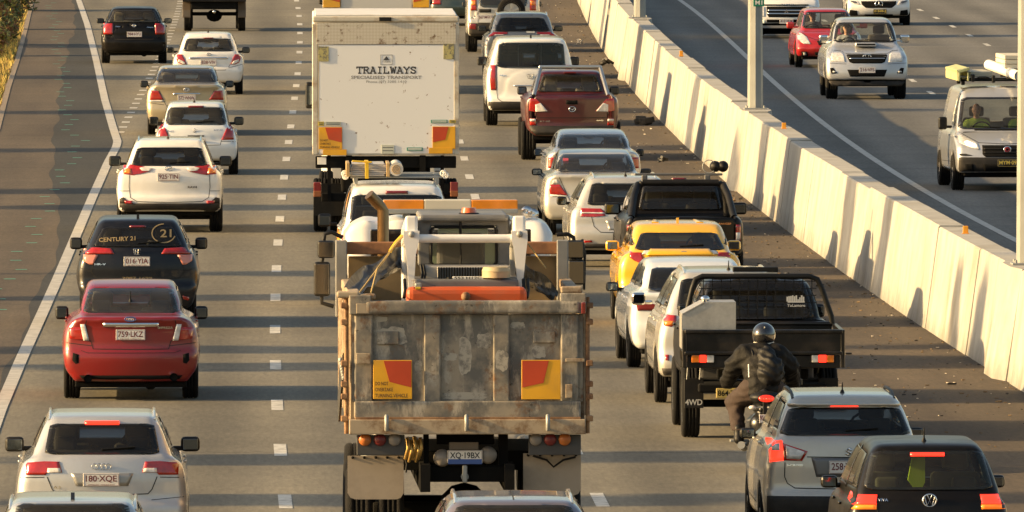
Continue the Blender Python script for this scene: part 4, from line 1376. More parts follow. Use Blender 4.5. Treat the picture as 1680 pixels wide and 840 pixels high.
# gold sedan
C = car('sedan', 'sedan_car', 'pale gold sedan between the white small hatchbacks in the left lane', 'car', c1, 857, 618,
        [(168, 585), (184, 530), (189, 470), (184, 425), (172, 400)], [(146, 386), (138, 350), (124, 308)], 298, P_GOLD,
        [(146, 383), (127, 321)],
        [('tail_light', RED, [(104, 458), (128, 418), (165, 416), (170, 440), (170, 460)]),
         ('reverse_light', CLEAR, [(138, 418), (150, 406), (165, 407), (166, 418)]),
         ('tail_light_edge', CLEAR, [(104, 468), (106, 460), (170, 461), (170, 468)]),
         ('boot_gap', LINE, [(0, 500), (84, 500), (102, 470), (128, 412)], dict(c=1, line=.010)),
         ('plate_strip', CHROME, [(62, 436), (62, 428)], dict(c=1)),
         ('bumper_gap', LINE, [(102, 482), (186, 472)], dict(line=.010))],
        yaw=hd(XL, 305, 216) + .008, ro=1.0, wb=2.72, dl=.62, lean=.72, tyre=(138, 180), mir=(176, 216, 370, 402), plate_at=(858, 452), plate_txt='572·WNW', res=1.3, group=G1, gm=GLASSC, wiper=False)
badge(C, 0, 412, 26, 16)
MB().box((0, C.rear_y + .10, C.zbelt + .035), (.26, .08, .05), bev=.02).build('high_brake_light', REDDK, C.root)

# white small hatch
C = car('hatch', 'hatchback_car', 'white hatchback with tall triangular tail lights directly behind the gold sedan', 'car', c1, 900, 800,
        [(176, 758), (190, 720), (196, 680), (190, 635), (176, 592)], [(152, 580), (142, 530), (124, 470)], 460, P_WHITE2,
        [(149, 573), (132, 494)],
        [('tail_light', RED, [(116, 643), (140, 592), (155, 574), (168, 586), (174, 610), (174, 642)]),
         ('tailgate_gap', LINE, [(0, 668), (112, 666), (118, 643)], dict(c=1, line=.010)),
         ('bumper_gap', LINE, [(117, 650), (192, 652)], dict(line=.010)),
         ('handle_recess', LINE, [(38, 628), (38, 622)], dict(c=1, off=.004))],
        yaw=hd(XL, 325, 283) + .006, wb=2.43, tyre=(150, 194), mir=(172, 219, 536, 575), plate_at=(900, 652), plate_txt='417·WDP', res=1.2,
        lamp3=(36, 486, 494, REDDK), antenna=(892, 452, 470), group=G1)
badge(C, -6, 600, 16, 18, 's'); words(C, 'SWIFT', 785, 604, 28, 8, CHROME); words(C, 'SUZUKI', 1002, 598, 40, 6, CHROME)
p = C; MB().box((-.55, C.fy_(-.62, C.zz(563)) - .02, C.zz(563)), (.17, .006, .07), rot=Matrix.Rotation(.25, 3, 'Y')).build('window_sticker', WHITE, C.root)

# white SUV with roof rails
C = car('hatch', 'suv_car', 'white four-wheel drive with roof rails, black lower bumper and plate 925 TIN', 'car', c2, 611, 503,
        [(212, 455), (238, 420), (247, 330), (244, 250), (226, 214)], [(203, 206), (178, 140), (150, 76)], 66, P_WHITE,
        [(178, 202), (164, 180), (150, 118)] and [(176, 201), (148, 118)],
        [('tail_light', RED, [(92, 229), (78, 213), (125, 205), (180, 196), (214, 206), (215, 240), (170, 245), (130, 238)]),
         ('reverse_light', CLEAR, [(92, 228), (78, 213), (112, 207), (138, 212), (128, 224)], dict(off=.018)),
         ('indicator_lens', AMBER, [(176, 238), (178, 215), (208, 215), (209, 236)], dict(off=.018)),
         ('lower_bumper', GREYPL, [(190, 462), (240, 412), (246, 350), (210, 346), (180, 372), (0, 378)] and [(198, 455), (240, 415), (246, 352), (212, 346), (182, 374)], dict(c=1, off=.012)),
         ('rear_reflector', RED, [(172, 376), (170, 362), (210, 358), (205, 374)], dict(off=.022)),
         ('tailgate_gap', LINE, [(0, 370), (150, 366), (180, 348), (186, 300), (184, 245)], dict(c=1, line=.010)),
         ('bumper_gap', LINE, [(186, 318), (244, 318)], dict(line=.008)),
         ('chrome_strip', P_WHITE, [(105, 228), (112, 220)], dict(c=1, off=.016))],
        yaw=hd(XL, 279, 378) + .005, wb=2.66, R=.35, zb=.32, tyre=(182, 243), mir=(224, 284, 156, 203), plate_at=(606, 254), plate_txt='925·TIN', psub='QUEENSLAND SUNSHINE STATE',
        lamp3=(26, 114, 124, CLEAR), antenna=(603, 45, 84), rails=(143, CHROME), group=G1, gm=GLASSD)
badge(C, -4, 215, 34, 22); words(C, 'RAV4', 716, 300, 42, 10, BLACK)

# dark SUV with signwriting
GOLDT = mat('gold_lettering', (.24, .18, .09), rough=.5)
C = car('hatch', 'hatchback_car', 'very dark blue car with gold lettering and a 21 emblem on its rear window', 'car', c2, 465, 938,
        [(232, 890), (262, 830), (284, 740), (284, 690), (274, 640), (258, 600)], [(240, 582), (212, 520), (172, 436)], 428, P_NAVY,
        [(205, 572), (190, 540), (162, 484)] and [(206, 573), (160, 484)],
        [('tail_light', RED, [(108, 608), (122, 583), (205, 578), (250, 590), (254, 612), (200, 610), (150, 612)]),
         ('tail_light_inner', mat('pink_lens', (.55, .20, .14), rough=.15, coat=1.0), [(206, 657), (182, 612), (252, 610), (250, 640), (222, 657)]),
         ('tailgate_gap', LINE, [(0, 720), (190, 720), (214, 690), (206, 657)], dict(c=1, line=.010)),
         ('tailgate_crease', P_NAVY, [(150, 628), (150, 616)], dict(c=1, off=.02)),
         ('rear_reflector', RED, [(208, 815), (206, 800), (236, 806), (234, 822)], dict(off=.012)),
         ('bumper_gap', LINE, [(214, 690), (282, 672)], dict(line=.008))],
        yaw=hd(XL, 226, 535) + .004, wb=2.61, R=.33, tyre=(210, 268), mir=(258, 318, 530, 585), plate_at=(461, 642), plate_txt='016·YIA', psub='QUEENSLAND',
        lamp3=(38, 476, 485, REDDK), fin=BLACK, group=G1, gm=GLASSD, bow=.16)
badge(C, -4, 597, 32, 26, 'h')
words(C, 'CENTURY 21', 370, 541, 168, 19, GOLDT, .018, tilt=.05); words(C, '21', 594, 515, 52, 36, GOLDT, .018)
pts = [((584 - C.cx + 54 * math.cos(a)) * C.u, C.zz(515 - 42 * math.sin(a))) for a in np.linspace(.5 * PI, 1.9 * PI, 22)]
stroke(C.fs, pts, 5 * C.u, 'emblem_ring', GOLDT, C.root, 'y', C.fa, C.fb, .017)
words(C, '2087 1699', 462, 718, 138, 11, GOLDT, .016); words(C, 'HR-V', 292, 655, 52, 9, CHROME)

# red sedan
C = car('sedan', 'sedan_car', 'red sedan with chrome boot strip and plate 759 LKZ in the left lane', 'car', c3, 451, 447,
        [(205, 384), (232, 350), (239, 300), (237, 240), (228, 205), (212, 182)], [(178, 163), (168, 110), (146, 48)], 41, P_RED,
        [(168, 158), (147, 77)],
        [('tail_light', RED, [(146, 248), (160, 194), (208, 194), (216, 215), (212, 244), (178, 248)]),
         ('reverse_light', CLEAR, [(144, 250), (158, 194), (175, 194), (164, 250)], dict(off=.018)),
         ('chrome_strip', CHROME, [(96, 203), (96, 189)], dict(c=1, off=.018)),
         ('boot_gap', LINE, [(0, 280), (130, 279), (138, 252), (146, 248), (156, 196), (150, 166)], dict(c=1, line=.010)),
         ('bumper_vent', UNDER, [(180, 327), (180, 298), (200, 292), (202, 318), (192, 330)], dict(off=.004)),
         ('bumper_gap', LINE, [(135, 268), (236, 258)], dict(line=.008)),
         ('bumper_crease', LINE, [(128, 288), (0, 285)] and [(0, 292), (150, 292), (172, 284)], dict(c=1, line=.006)),
         ('lower_bumper', UNDER, [(150, 390), (168, 372), (90, 372), (70, 382)] and [(160, 392), (178, 370)], dict(c=1, off=.006))],
        yaw=hd(XL, 215, 652) + .004, ro=.95, wb=2.62, dl=.55, lean=.75, R=.32, zb=.20, zbump=.62, tyre=(177, 233), mir=(216, 264, 130, 176), plate_at=(450, 230), plate_txt='759·LKZ', psub='QUEENSLAND - SUNSHINE STATE',
        fin=None, antenna=(449, 24, 60), exhaust=[(-148, 381, 15), (148, 376, 15)], group=G1, gm=GLASS, wiper=False, bow=.12)
badge(C, -2, 176, 38, 15, 'circle', mat('blue_badge', (.05, .08, .25), rough=.2, coat=1)); words(C, 'IMPREZA', 570, 206, 52, 8, CHROME)
badge(C, -2, 176, 24, 8, 'rings4')

# silver hatchback with lit brake lamp
C = car('hatch', 'hatchback_car', 'silver hatchback with long lit red brake bar, plate ending XQE, at bottom left', 'car', c3, 352, 1004,
        [(285, 960), (300, 880), (303, 800), (297, 730), (282, 680), (262, 652)], [(246, 642), (216, 570), (178, 494)], 486, P_SILVER,
        [(200, 640), (180, 537)],
        [('tail_light', RED, [(138, 705), (148, 668), (200, 667), (258, 672), (265, 680), (263, 714), (202, 720), (188, 706)]),
         ('reverse_light', CLEAR, [(140, 704), (146, 690), (188, 690), (190, 705)], dict(off=.018)),
         ('indicator_lens', AMBER, [(200, 716), (204, 700), (245, 700), (238, 716)], dict(off=.018)),
         ('tailgate_gap', LINE, [(0, 783), (158, 779), (172, 764), (190, 720)], dict(c=1, line=.010)),
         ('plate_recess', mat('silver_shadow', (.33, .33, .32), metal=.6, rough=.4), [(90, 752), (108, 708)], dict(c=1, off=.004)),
         ('bumper_gap', LINE, [(200, 722), (298, 724)], dict(line=.008)),
         ('bumper_crease', LINE, [(0, 800), (300, 792)] and [(170, 800), (300, 790)], dict(line=.006))],
        yaw=hd(XL, 168, 918) + .004, wb=2.58, tyre=(240, 296), mir=(268, 338, 580, 632), mirm=BLACK, plate_at=(349, 730), plate_txt='180·XQE', psub='QUEENSLAND - SUNSHINE STATE',
        lamp3=(59, 527, 540, REDLIT), rails=(180, P_SILVER), group=G1, gm=GLASSD, bow=.14)
badge(C, -2, 684, 66, 19, 'rings4'); words(C, 'A3', 196, 756, 26, 10, CHROME)
# silver sedan whose roof just shows at the bottom left
car('hatch', 'estate_car', 'silver car cut off by the bottom left corner, only its roof and fin showing', 'car', (0, 760, 4), 475, 1300,
    [(560, 1150), (590, 950), (590, 800), (560, 640)], [(500, 600), (470, 420), (390, 230)], 200, P_SILVER,
    [(400, 560), (372, 270)], [], yaw=hd(XL, 118, 1000), wb=2.7, tyre=(460, 570), mir=(560, 690, 420, 520), rails=(412, P_SILVER), fin=FRIT, group=G1)

# grey-purple car at the bottom centre
C = car('hatch', 'hatchback_car', 'purple-grey car roof with pale rails at the bottom centre behind the tipper', 'car', c6, 762, 1375,
    [(330, 1250), (345, 1150), (345, 1050), (325, 980)], [(290, 960), (270, 870), (215, 784)], 769, P_GREYP,
    [(262, 940), (206, 818)], [], yaw=hd(XL, 842, 1000) , wb=2.6, tyre=(270, 335), mir=(330, 400, 900, 960), rails=(212, P_SILVER), group=G2)
stroke(lambda x, y, z: C.fs(x, y, z), [(0.0, -.2), (0.0, 1.2)], .012, 'roof_seam', LINE, C.root, 'z', C.ztop + .3, .5, .003)

# ------------------------------------------------------------------ lane beside the barrier
# P grey-white SUV with red strip lights
C = car('hatch', 'suv_car', 'light grey four-wheel drive with thin red strip lights, above the white people carrier', 'car', c15, 982, 1075,
        [(490, 980), (530, 880), (540, 700), (530, 580), (490, 480)], [(440, 450), (400, 300), (340, 175)], 152, paint('mid_grey', (.22, .22, .215), metal=.5, damt=.1),
        [(388, 430), (296, 245)],
        [('tail_light', RED, [(200, 468), (200, 442), (398, 442), (468, 500), (415, 505), (370, 468)]),
         ('tail_light_lower', CLEAR, [(250, 488), (250, 476), (370, 474), (390, 490)]),
         ('tailgate_gap', LINE, [(0, 760), (360, 755), (400, 600), (390, 500)], dict(c=1, line=.012))],
        yaw=hd(XL, 856, 128) + .006, wb=2.7, R=.35, tyre=(400, 520), mir=(462, 590, 352, 432), rails=(345, P_SILVER), res=1.5, group=G3, gm=GLASSD, plate_at=(982, 640), plate_txt='531·YKM')
MB().box((.20, C.fy_(.25, C.zz(444)) - .03, C.zz(444)), (.20, .006, .04)).build('window_sticker', WHITE, C.root)
# O four-wheel drive with spare wheel
C = car('hatch', 'offroad_car', 'silver boxy four-wheel drive with spare wheel on its tail at the top', 'car', c15, 722, 715,
        [(440, 640), (500, 520), (508, 330), (505, 140), (498, -40)], [(480, -70), (460, -300), (420, -480)], -560, P_SILVER2,
        [(330, 100), (330, -380)],
        [('tail_light', RED, [(368, 145), (368, -60), (445, -60), (452, 10), (452, 145)]),
         ('indicator_lens', AMBER, [(376, 75), (376, 10), (440, 10), (442, 75)], dict(off=.018)),
         ('lower_bumper', GREYPL, [(490, 560), (500, 320)], dict(c=1, off=.012)),
         ('door_gap', LINE, [(0, 316), (350, 316), (352, 150)], dict(c=1, line=.014)),
         ('handle_recess', LINE, [(552, 172), (552, 125), (385, 125), (385, 172)][::-1], dict(raw=1)),
         ('tail_light_fog', REDDK, [(372, 410), (372, 330), (470, 330), (470, 400)], dict(off=.018))],
        yaw=hd(XL, 826, 85) + .004, wb=2.6, gy=.2, R=.37, zb=.40, tyre=(355, 500), mir=(455, 550, 20, 95), res=1.5, group=G3, gm=GLASSC, zbump=.85, plate_at=(470, 242), plate_txt='567·MGU', wiper=False)
sx, sz = (830 - 722) * C.u, C.zz(150)
sp = MB(); sp.lathe([(.20, -.10), (.33, -.12), (.365, -.06), (.365, .08), (.30, .10), (.20, .06)], Matrix.Translation((sx, C.face - .10, sz)) @ Matrix.Rotation(PI / 2, 4, 'Z'), 28)
spo = sp.build('spare_wheel', RUBBER, C.root)
r = rim_mb(.36, .2, -1, 5); r2 = MB(); r2.add(r.v, r.f, False, Matrix.Translation((sx, C.face - .12, sz)) @ Matrix.Rotation(PI / 2, 4, 'Z')); r2.build('rim', ALLOY, spo)
# dark car in front of it, only a corner visible
car('sedan', 'sedan_car', 'dark green car at the top edge, left of the boxy silver four-wheel drive', 'car', (720, 0, 8.4), 330, 350,
    [(400, 300), (450, 200), (455, 60), (430, -60)], [(360, -120), (320, -300), (290, -430)], -480, paint('dark_green', (.02, .035, .028), rough=.3),
    [(340, -120), (300, -400)], [('tail_light', RED, [(300, 60), (300, -40), (420, -40), (425, 60)])], yaw=.012, ro=1.0, res=1.8, tyre=(300, 430), mir=(420, 520, -180, -110), group=G3, wiper=False)

# Q white van
C = car('van', 'people_carrier', 'white people carrier with tall red tail lights, behind the light grey four-wheel drive', 'van', c7, 409, 640,
        [(210, 590), (226, 545), (234, 440), (230, 370), (217, 335)], [(214, 325), (196, 260), (172, 196)], 184, P_WHITE,
        [(176, 346), (166, 219)],
        [('tail_light', RED, [(178, 460), (180, 333), (208, 333), (211, 400), (205, 460)]),
         ('lower_bumper', GREYPL, [(218, 574), (228, 520)], dict(c=1, off=.012)),
         ('tailgate_gap', LINE, [(0, 521), (150, 519), (170, 505), (175, 470), (176, 330)], dict(c=1, line=.010)),
         ('chrome_strip', CHROME, [(320, 441), (320, 435), (500, 435), (500, 441)][::-1], dict(raw=1, off=.014))],
        yaw=hd(XL, 871, 205) + .006, wb=3.2, gy=.16, ro=.95, R=.35, zb=.30, tyre=(168, 228), mir=(208, 262, 289, 334), lamp3=(24, 200, 210, REDMID), fin=BLACK, res=1.3, group=G3, gm=GLASSD, interior=True, handles=False)
badge(C, -2, 390, 36, 22, 'h'); words(C, 'iMax', 267, 385, 38, 7, CHROME)
t = MB()
for xx in (345, 462): t.tube([((xx - C.cx) * C.u, C.face + .35, C.zbelt - .05), ((xx - C.cx) * C.u, C.face + .42, C.ztop - .1)], .012, 6)
t.build('cargo_barrier', STEEL, C.root)

# R maroon ute
C = car('ute', 'utility_truck', 'maroon double-cab ute with silver sports bar, beside the barrier', 'ute', c7, 617, 815,
        [(200, 690), (235, 660), (245, 580), (243, 520), (226, 487)], [(196, 478), (176, 420), (150, 358)], 352, P_MAROON,
        [(170, 470), (138, 378)],
        [('tail_light', RED, [(122, 567), (178, 506), (216, 503), (219, 566), (190, 572)]),
         ('reverse_light', CLEAR, [(124, 568), (160, 526), (186, 535), (186, 571)], dict(off=.018)),
         ('lower_tail_light', RED, [(182, 642), (182, 606), (216, 606), (214, 640)]),
         ('lower_clear_light', CLEAR, [(184, 620), (184, 608), (214, 608), (214, 620)], dict(off=.018)),
         ('tailgate_gap', LINE, [(0, 602), (182, 602), (182, 486)], dict(c=1, line=.012)),
         ('rear_bumper', GREYPL, [(206, 690), (216, 643)], dict(c=1, off=.03, thick=.05)),
         ('tailgate_handle', UNDER, [(30, 533), (27, 513)], dict(c=1, off=.012))],
        yaw=hd(XL, 935, 262) + .006, ro=1.15, wb=3.2, R=.38, zb=.45, zbump=.62, tyre=(178, 255), mir=(210, 262, 441, 484), lamp3=(0.1, 368, 376, REDDK), res=1.2, group=G3, tub=1.60, gm=GLASSC, wiper=False, plate_at=None)
badge(C, 2, 558, 34, 26, 'wings', t=.010); words(C, 'BT-50', 480, 620, 52, 7, CHROME); words(C, '4WD', 760, 616, 36, 7, CHROME)
t = MB(); zt = C.zz(342, C.rear_y); yr = C.rear_y - .10
x0, x1 = 190 * C.u, 150 * C.u
for sg in (-1, 1):
    t.tube([(sg * x0, yr - .75, C.zz(486, 0)), (sg * (x1 + .02), yr - .1, zt - .04), (sg * x1, yr, zt)], .038, 10)
    t.tube([(sg * x0, yr - .15, C.zz(486, 0)), (sg * (x1 + .02), yr - .02, zt - .08)], .034, 10)
t.box((0, yr, zt), (2 * 163 * C.u, .16, .07), bev=.03)
t.build('sports_bar', mat('brushed_steel', (.52, .50, .46), rough=.3, metal=.9), C.root)
MB().box((0, C.fy_(0, C.zz(372)) - .15, C.zz(372, C.rear_y)), (.24, .05, .035), bev=.01).build('high_brake_light', REDDK, C.root)

# S silver sedan
car('sedan', 'sedan_car', 'silver sedan directly in front of a slightly warmer silver sedan, mostly hidden', 'car', c8, 383, 521,
    [(240, 470), (262, 400), (268, 300), (262, 230), (248, 205)], [(215, 192), (202, 140), (176, 84)], 71, P_SILVER,
    [(198, 186), (178, 110)], [('tail_light', RED, [(200, 290), (205, 230), (250, 230), (258, 290)])],
    yaw=hd(XL, 974, 345) + .010, ro=1.0, wb=2.7, tyre=(215, 262), mir=(258, 305, 182, 222), group=G3, gm=GLASS, wiper=False, res=1.1, dl=.55, lean=.8)
# T silver sedan
C = car('sedan', 'sedan_car', 'warm silver sedan with red tail lights tipped clear, pink tag in its window', 'car', c8, 402, 655,
    [(262, 600), (296, 540), (302, 480), (296, 400), (285, 350), (266, 328)], [(226, 318), (212, 260), (192, 192)], 182, P_SILVER2,
    [(222, 314), (200, 220)],
    [('tail_light', RED, [(160, 440), (205, 378), (255, 380), (264, 405), (258, 432)]),
     ('reverse_light', CLEAR, [(205, 378), (222, 352), (240, 352), (252, 380)]),
     ('tail_light_edge', CLEAR, [(158, 450), (160, 441), (258, 434), (258, 446)]),
     ('boot_gap', LINE, [(0, 500), (135, 500), (158, 450), (208, 340)], dict(c=1, line=.010)),
     ('plate_strip', CHROME, [(90, 382), (90, 376)], dict(c=1))],
    yaw=hd(XL, 976, 385) + .013, ro=1.0, wb=2.72, tyre=(218, 292), mir=(268, 332, 290, 328), group=G3, gm=GLASSC, wiper=False, res=1.0, dl=.58, lean=.78)
MB().box((-.50, C.rear_y + .34, C.zbelt + .20), (.09, .01, .09)).build('window_tag', mat('pink_tag', (.8, .12, .18), rough=.5), C.root)

# U silver wagon
C = car('hatch', 'estate_car', 'silver estate car with chrome lower bumper, left of the dark double-cab ute', 'car', c8, 562, 830,
    [(285, 775), (310, 700), (316, 620), (308, 540), (290, 505)], [(278, 492), (245, 420), (192, 330)], 318, P_SILVER2,
    [(215, 492), (185, 372)],
    [('tail_light', RED, [(112, 552), (118, 527), (140, 512), (250, 510), (252, 556), (170, 558)]),
     ('tail_light_line', CLEAR, [(118, 540), (120, 533), (248, 532), (248, 539)], dict(off=.017)),
     ('tailgate_gap', LINE, [(0, 645), (140, 642), (176, 610), (190, 558)], dict(c=1, line=.010)),
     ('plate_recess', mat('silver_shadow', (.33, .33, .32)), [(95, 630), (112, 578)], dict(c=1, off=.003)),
     ('rear_reflector', RED, [(185, 698), (190, 686), (235, 688), (232, 700)], dict(off=.012)),
     ('chrome_bumper', CHROME, [(270, 770), (282, 735), (250, 722), (0, 730)] and [(262, 768), (270, 742)], dict(c=1, off=.016)),
     ('lower_bumper', GREYPL, [(250, 745), (284, 705)], dict(c=1, off=.01))],
    yaw=hd(XL, 1029, 437) + .016, wb=2.63, tyre=(235, 305), mir=(290, 350, 445, 492), rails=(170, P_SILVER2), antenna=(568, 325, 350), group=G3, gm=GLASSD, plate_at=(562, 604), plate_txt='702·WKB')

# V dark dual-cab ute with canopy window and rack
C = car('ute', 'utility_truck', 'dark double-cab ute with black sports bar, roof bar and spotlights', 'ute', c8, 882, 958,
    [(300, 880), (330, 800), (338, 700), (336, 600), (315, 552)], [(300, 545), (282, 470), (230, 360)], 350, P_BLACK,
    [(232, 520), (205, 385)],
    [('tail_light', RED, [(272, 690), (274, 588), (315, 588), (318, 630), (314, 690)]),
     ('reverse_light', CLEAR, [(276, 686), (276, 632), (312, 632), (312, 686)], dict(off=.018)),
     ('tailgate_gap', LINE, [(0, 720), (268, 720), (270, 550)], dict(c=1, line=.012))],
    yaw=hd(XL, 1122, 475) + .012, ro=1.2, wb=3.2, R=.39, zb=.5, tyre=(255, 340), mir=(300, 395, 478, 544), lamp3=(40, 361, 373, REDDK), group=G3, tub=1.62, gm=GLASSD, wiper=False)
words(C, 'RANGER', 1110, 596, 70, 10, AMBER)
t = MB(); yr = C.rear_y - .06
hx = [(258, 550), (254, 470), (236, 395), (212, 368)]
for sg in (-1, 1):
    t.tube([(sg * a * C.u, yr - .02 * i, C.zz(b, yr)) for i, (a, b) in enumerate(hx)], .052, 10)
    t.tube([(sg * 285 * C.u, yr - .95, C.zz(552, yr)), (sg * 262 * C.u, yr - .35, C.zz(440, yr)), (sg * 236 * C.u, yr - .05, C.zz(380, yr))], .055, 10)
t.tube([(-212 * C.u, yr - .06, C.zz(368, yr)), (212 * C.u, yr - .06, C.zz(368, yr))], .052, 10)
t.build('sports_bar', BLACK, C.root)
t = MB(); zr = C.zz(323, C.rear_y + .7)
t.box((0, C.rear_y + .7, zr), (490 * C.u, .06, .035), bev=.012)
for sx in (-190, 160): t.box((sx * C.u, C.rear_y + .7, zr - .07), (.09, .10, .13), bev=.02)
t.build('roof_rack_bar', mat('rack_grey', (.10, .10, .10), rough=.5), C.root)
for i, xx in enumerate((205, 248)):
    t = MB(); t.lathe([(.001, -.05), (.07, -.03), (.088, .05), (.075, .06), (.001, .055)], Matrix.Translation((xx * C.u, C.rear_y + .72, zr + .12)) @ Matrix.Rotation(PI / 2, 4, 'Z'), 18)
    t.build('spot_lamp', BLACK, C.root)
t = MB(); pr = [Vector((170 * C.u + .10 * math.cos(a), C.rear_y + .70, zr + .12 + .10 * math.sin(a))) for a in np.linspace(0, 2 * PI, 17)]; t.tube(pr, .008, 6); t.build('lamp_ring', STEEL, C.root)

# W yellow coupe-like car
C = car('hatch', 'hatchback_car', 'bright yellow crossover car with sloping black rear window', 'car', c9, 337, 482,
    [(225, 420), (250, 360), (256, 290), (252, 230), (232, 190)], [(208, 172), (196, 130), (172, 62)], 48, P_YELLOW,
    [(185, 170), (174, 158), (150, 104)] and [(186, 171), (153, 104)],
    [('tail_light', RED, [(140, 236), (150, 205), (156, 185), (200, 180), (208, 186), (204, 205), (186, 218)]),
     ('reverse_light', CLEAR, [(92, 178), (96, 170), (148, 178), (156, 192), (148, 202)]),
     ('spoiler_lip', P_YELLOW, [(140, 194), (158, 178), (150, 168)] and [(140, 196), (120, 170)], dict(c=1, off=.07, thick=.10)),
     ('tailgate_gap', LINE, [(0, 300), (110, 298), (130, 260), (140, 236)], dict(c=1, line=.010)),
     ('lower_bumper', GREYPL, [(225, 430), (240, 370)], dict(c=1, off=.01))],
    yaw=hd(XL, 1115, 535) + .012, wb=2.64, R=.345, gy=.85, tyre=(195, 250), mir=(218, 276, 134, 176), mirm=P_YELLOW, fin=P_YELLOW, group=G3, gm=GLASSD, bow=.16)
badge(C, 15, 190, 34, 20)
t = MB()
for sx in (-120, -45, 45, 120): t.box((sx * C.u, -C.fe * 0 + C.face + .75, 0), (.01, .01, .01))
for sx in (-.32, .32):
    s_ = patch(C.fs, [(sx - .05, C.face + 1.1), (sx + .05, C.face + 1.1), (sx * .9 + .03, C.face + 2.0), (sx * .9 - .03, C.face + 2.0)], 'roof_ridge', P_YELLOW, C.root, 'z', C.ztop + .3, 1.0, .010, .02, .1)

# X pale sedan
C = car('sedan', 'sedan_car', 'bluish white sedan tucked between the yellow car and the beige four-wheel drive', 'car', c9, 405, 647,
    [(240, 600), (268, 540), (275, 470), (270, 400), (255, 352)], [(222, 342), (206, 290), (180, 216)], 204, P_WHITE2,
    [(192, 342), (168, 252)],
    [('tail_light', REDDK, [(150, 420), (160, 396), (215, 384), (248, 386), (240, 420)]),
     ('boot_gap', LINE, [(0, 480), (120, 478), (150, 440), (170, 380)], dict(c=1, line=.010))],
    yaw=hd(XL, 1143, 602) + .028, ro=1.0, wb=2.8, R=.33, tyre=(215, 270), mir=(265, 320, 302, 340), group=G3, gm=GLASSD, antenna=(397, 170, 218), wiper=False)
# Y beige SUV
C = car('hatch', 'suv_car', 'beige-silver four-wheel drive half hidden by the black tray ute', 'car', c9, 527, 790,
    [(255, 740), (280, 690), (288, 600), (284, 520), (262, 440)], [(254, 430), (225, 350), (170, 250)], 240, P_SILVER2,
    [(205, 420), (182, 290)],
    [('tail_light', RED, [(205, 440), (240, 436), (258, 445), (256, 482), (225, 486), (204, 470)]),
     ('indicator_lens', AMBER, [(222, 480), (212, 462), (256, 462), (254, 480)], dict(off=.018)),
     ('lower_bumper', GREYPL, [(240, 740), (284, 640)], dict(c=1, off=.012)),
     ('rear_reflector', RED, [(236, 622), (236, 598), (252, 598), (250, 620)], dict(off=.02))],
    yaw=hd(XL, 1193, 660) + .016, wb=2.7, R=.36, zb=.32, tyre=(236, 286), mir=(288, 348, 345, 396), mirm=CHROME, rails=(165, P_SILVER2), antenna=(543, 212, 250), group=G3, gm=GLASSD)

# BB silver crossover
C = car('hatch', 'suv_car', 'silver-grey crossover with plate starting 258 and lit roof-edge brake lamp', 'car', c10, 547, 997,
    [(330, 950), (352, 900), (364, 780), (362, 680), (345, 580), (318, 530)], [(305, 512), (272, 420), (222, 322)], 308, P_GREY,
    [(286, 505), (280, 490), (240, 392)] and [(288, 508), (240, 392)],
    [('tail_light', REDLIT, [(328, 628), (330, 535), (275, 533), (270, 560), (268, 620)]),
     ('tail_light_outline', RED, [(268, 620), (272, 545), (164, 580), (190, 622)]),
     ('reverse_light', CLEAR, [(256, 612), (258, 556), (178, 582), (196, 614)], dict(off=.018)),
     ('tail_light_lens', CLEAR, [(318, 580), (320, 548), (284, 545), (284, 578)], dict(off=.018)),
     ('tailgate_gap', LINE, [(0, 742), (220, 738), (252, 718), (264, 690), (262, 628)], dict(c=1, line=.010)),
     ('tailgate_crease', LINE, [(0, 606), (168, 604)], dict(c=1, line=.010)),
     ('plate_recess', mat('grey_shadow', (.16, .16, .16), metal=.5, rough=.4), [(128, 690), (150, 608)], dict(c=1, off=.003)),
     ('lower_bumper', GREYPL, [(345, 960), (366, 772)], dict(c=1, off=.012)),
     ('spoiler_lip', P_GREY, [(246, 388), (240, 374)], dict(c=1, off=.05, thick=.08)),
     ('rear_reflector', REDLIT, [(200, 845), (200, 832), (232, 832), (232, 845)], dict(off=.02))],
    yaw=hd(XL, 1376, 900) + .014, wb=2.6, R=.335, zb=.28, tyre=(300, 362), mir=(325, 400, 476, 522), plate_at=(550, 648), plate_txt='258·YDM', lamp3=(60, 368, 386, REDLIT),
    rails=(218, BLACK), antenna=(547, 285, 330), group=G3, gm=GLASSD, bow=.15)
badge(C, 12, 582, 34, 30, 's', t=.012); words(C, 'S-CROSS', 327, 640, 68, 9, CHROME)

# CC black hatch
GLASSP = glass_mat('green_tinted_glass', (.50, .56, .46))
C = car('hatch', 'hatchback_car', 'black small hatchback with lit tail lamps at the bottom right corner', 'car', c10, 906, 1196,
    [(310, 1140), (345, 1050), (356, 950), (352, 850), (335, 790)], [(322, 770), (282, 650), (222, 530)], 515, P_BLACK,
    [(283, 742), (240, 580)],
    [('tail_light', REDLIT, [(228, 800), (222, 768), (318, 768), (330, 800), (330, 810), (226, 810)]),
     ('indicator_lens', AMBERLIT, [(228, 850), (226, 811), (332, 811), (340, 850)]),
     ('tail_light_lower', REDLIT, [(230, 880), (228, 851), (340, 851), (342, 880)]),
     ('tailgate_gap', LINE, [(0, 930), (210, 925), (226, 880), (222, 768)], dict(c=1, line=.010)),
     ('bumper_gap', LINE, [(226, 900), (350, 895)], dict(line=.010))],
    yaw=hd(XL, 1524, 976) + .016, wb=2.46, R=.31, tyre=(290, 348), mir=(322, 400, 680, 735), mirm=P_BLACK, lamp3=(74, 584, 600, REDLIT), antenna=(902, 485, 545), group=G3, gm=GLASSP, wiper=False, seatm=SEAT)
badge(C, 2, 792, 58, 54, 'vw', t=.009); words(C, 'VIVA', 708, 790, 44, 12, CHROME)
zc = C.zz(585, C.face + .9)
t = MB(); t.prism([(-.10, zc), (.02, zc), (.02, zc - .30), (-.01, zc - .36), (-.09, zc - .36), (-.15, zc - .28)], 'y', C.face + 1.05, C.face + 1.13)
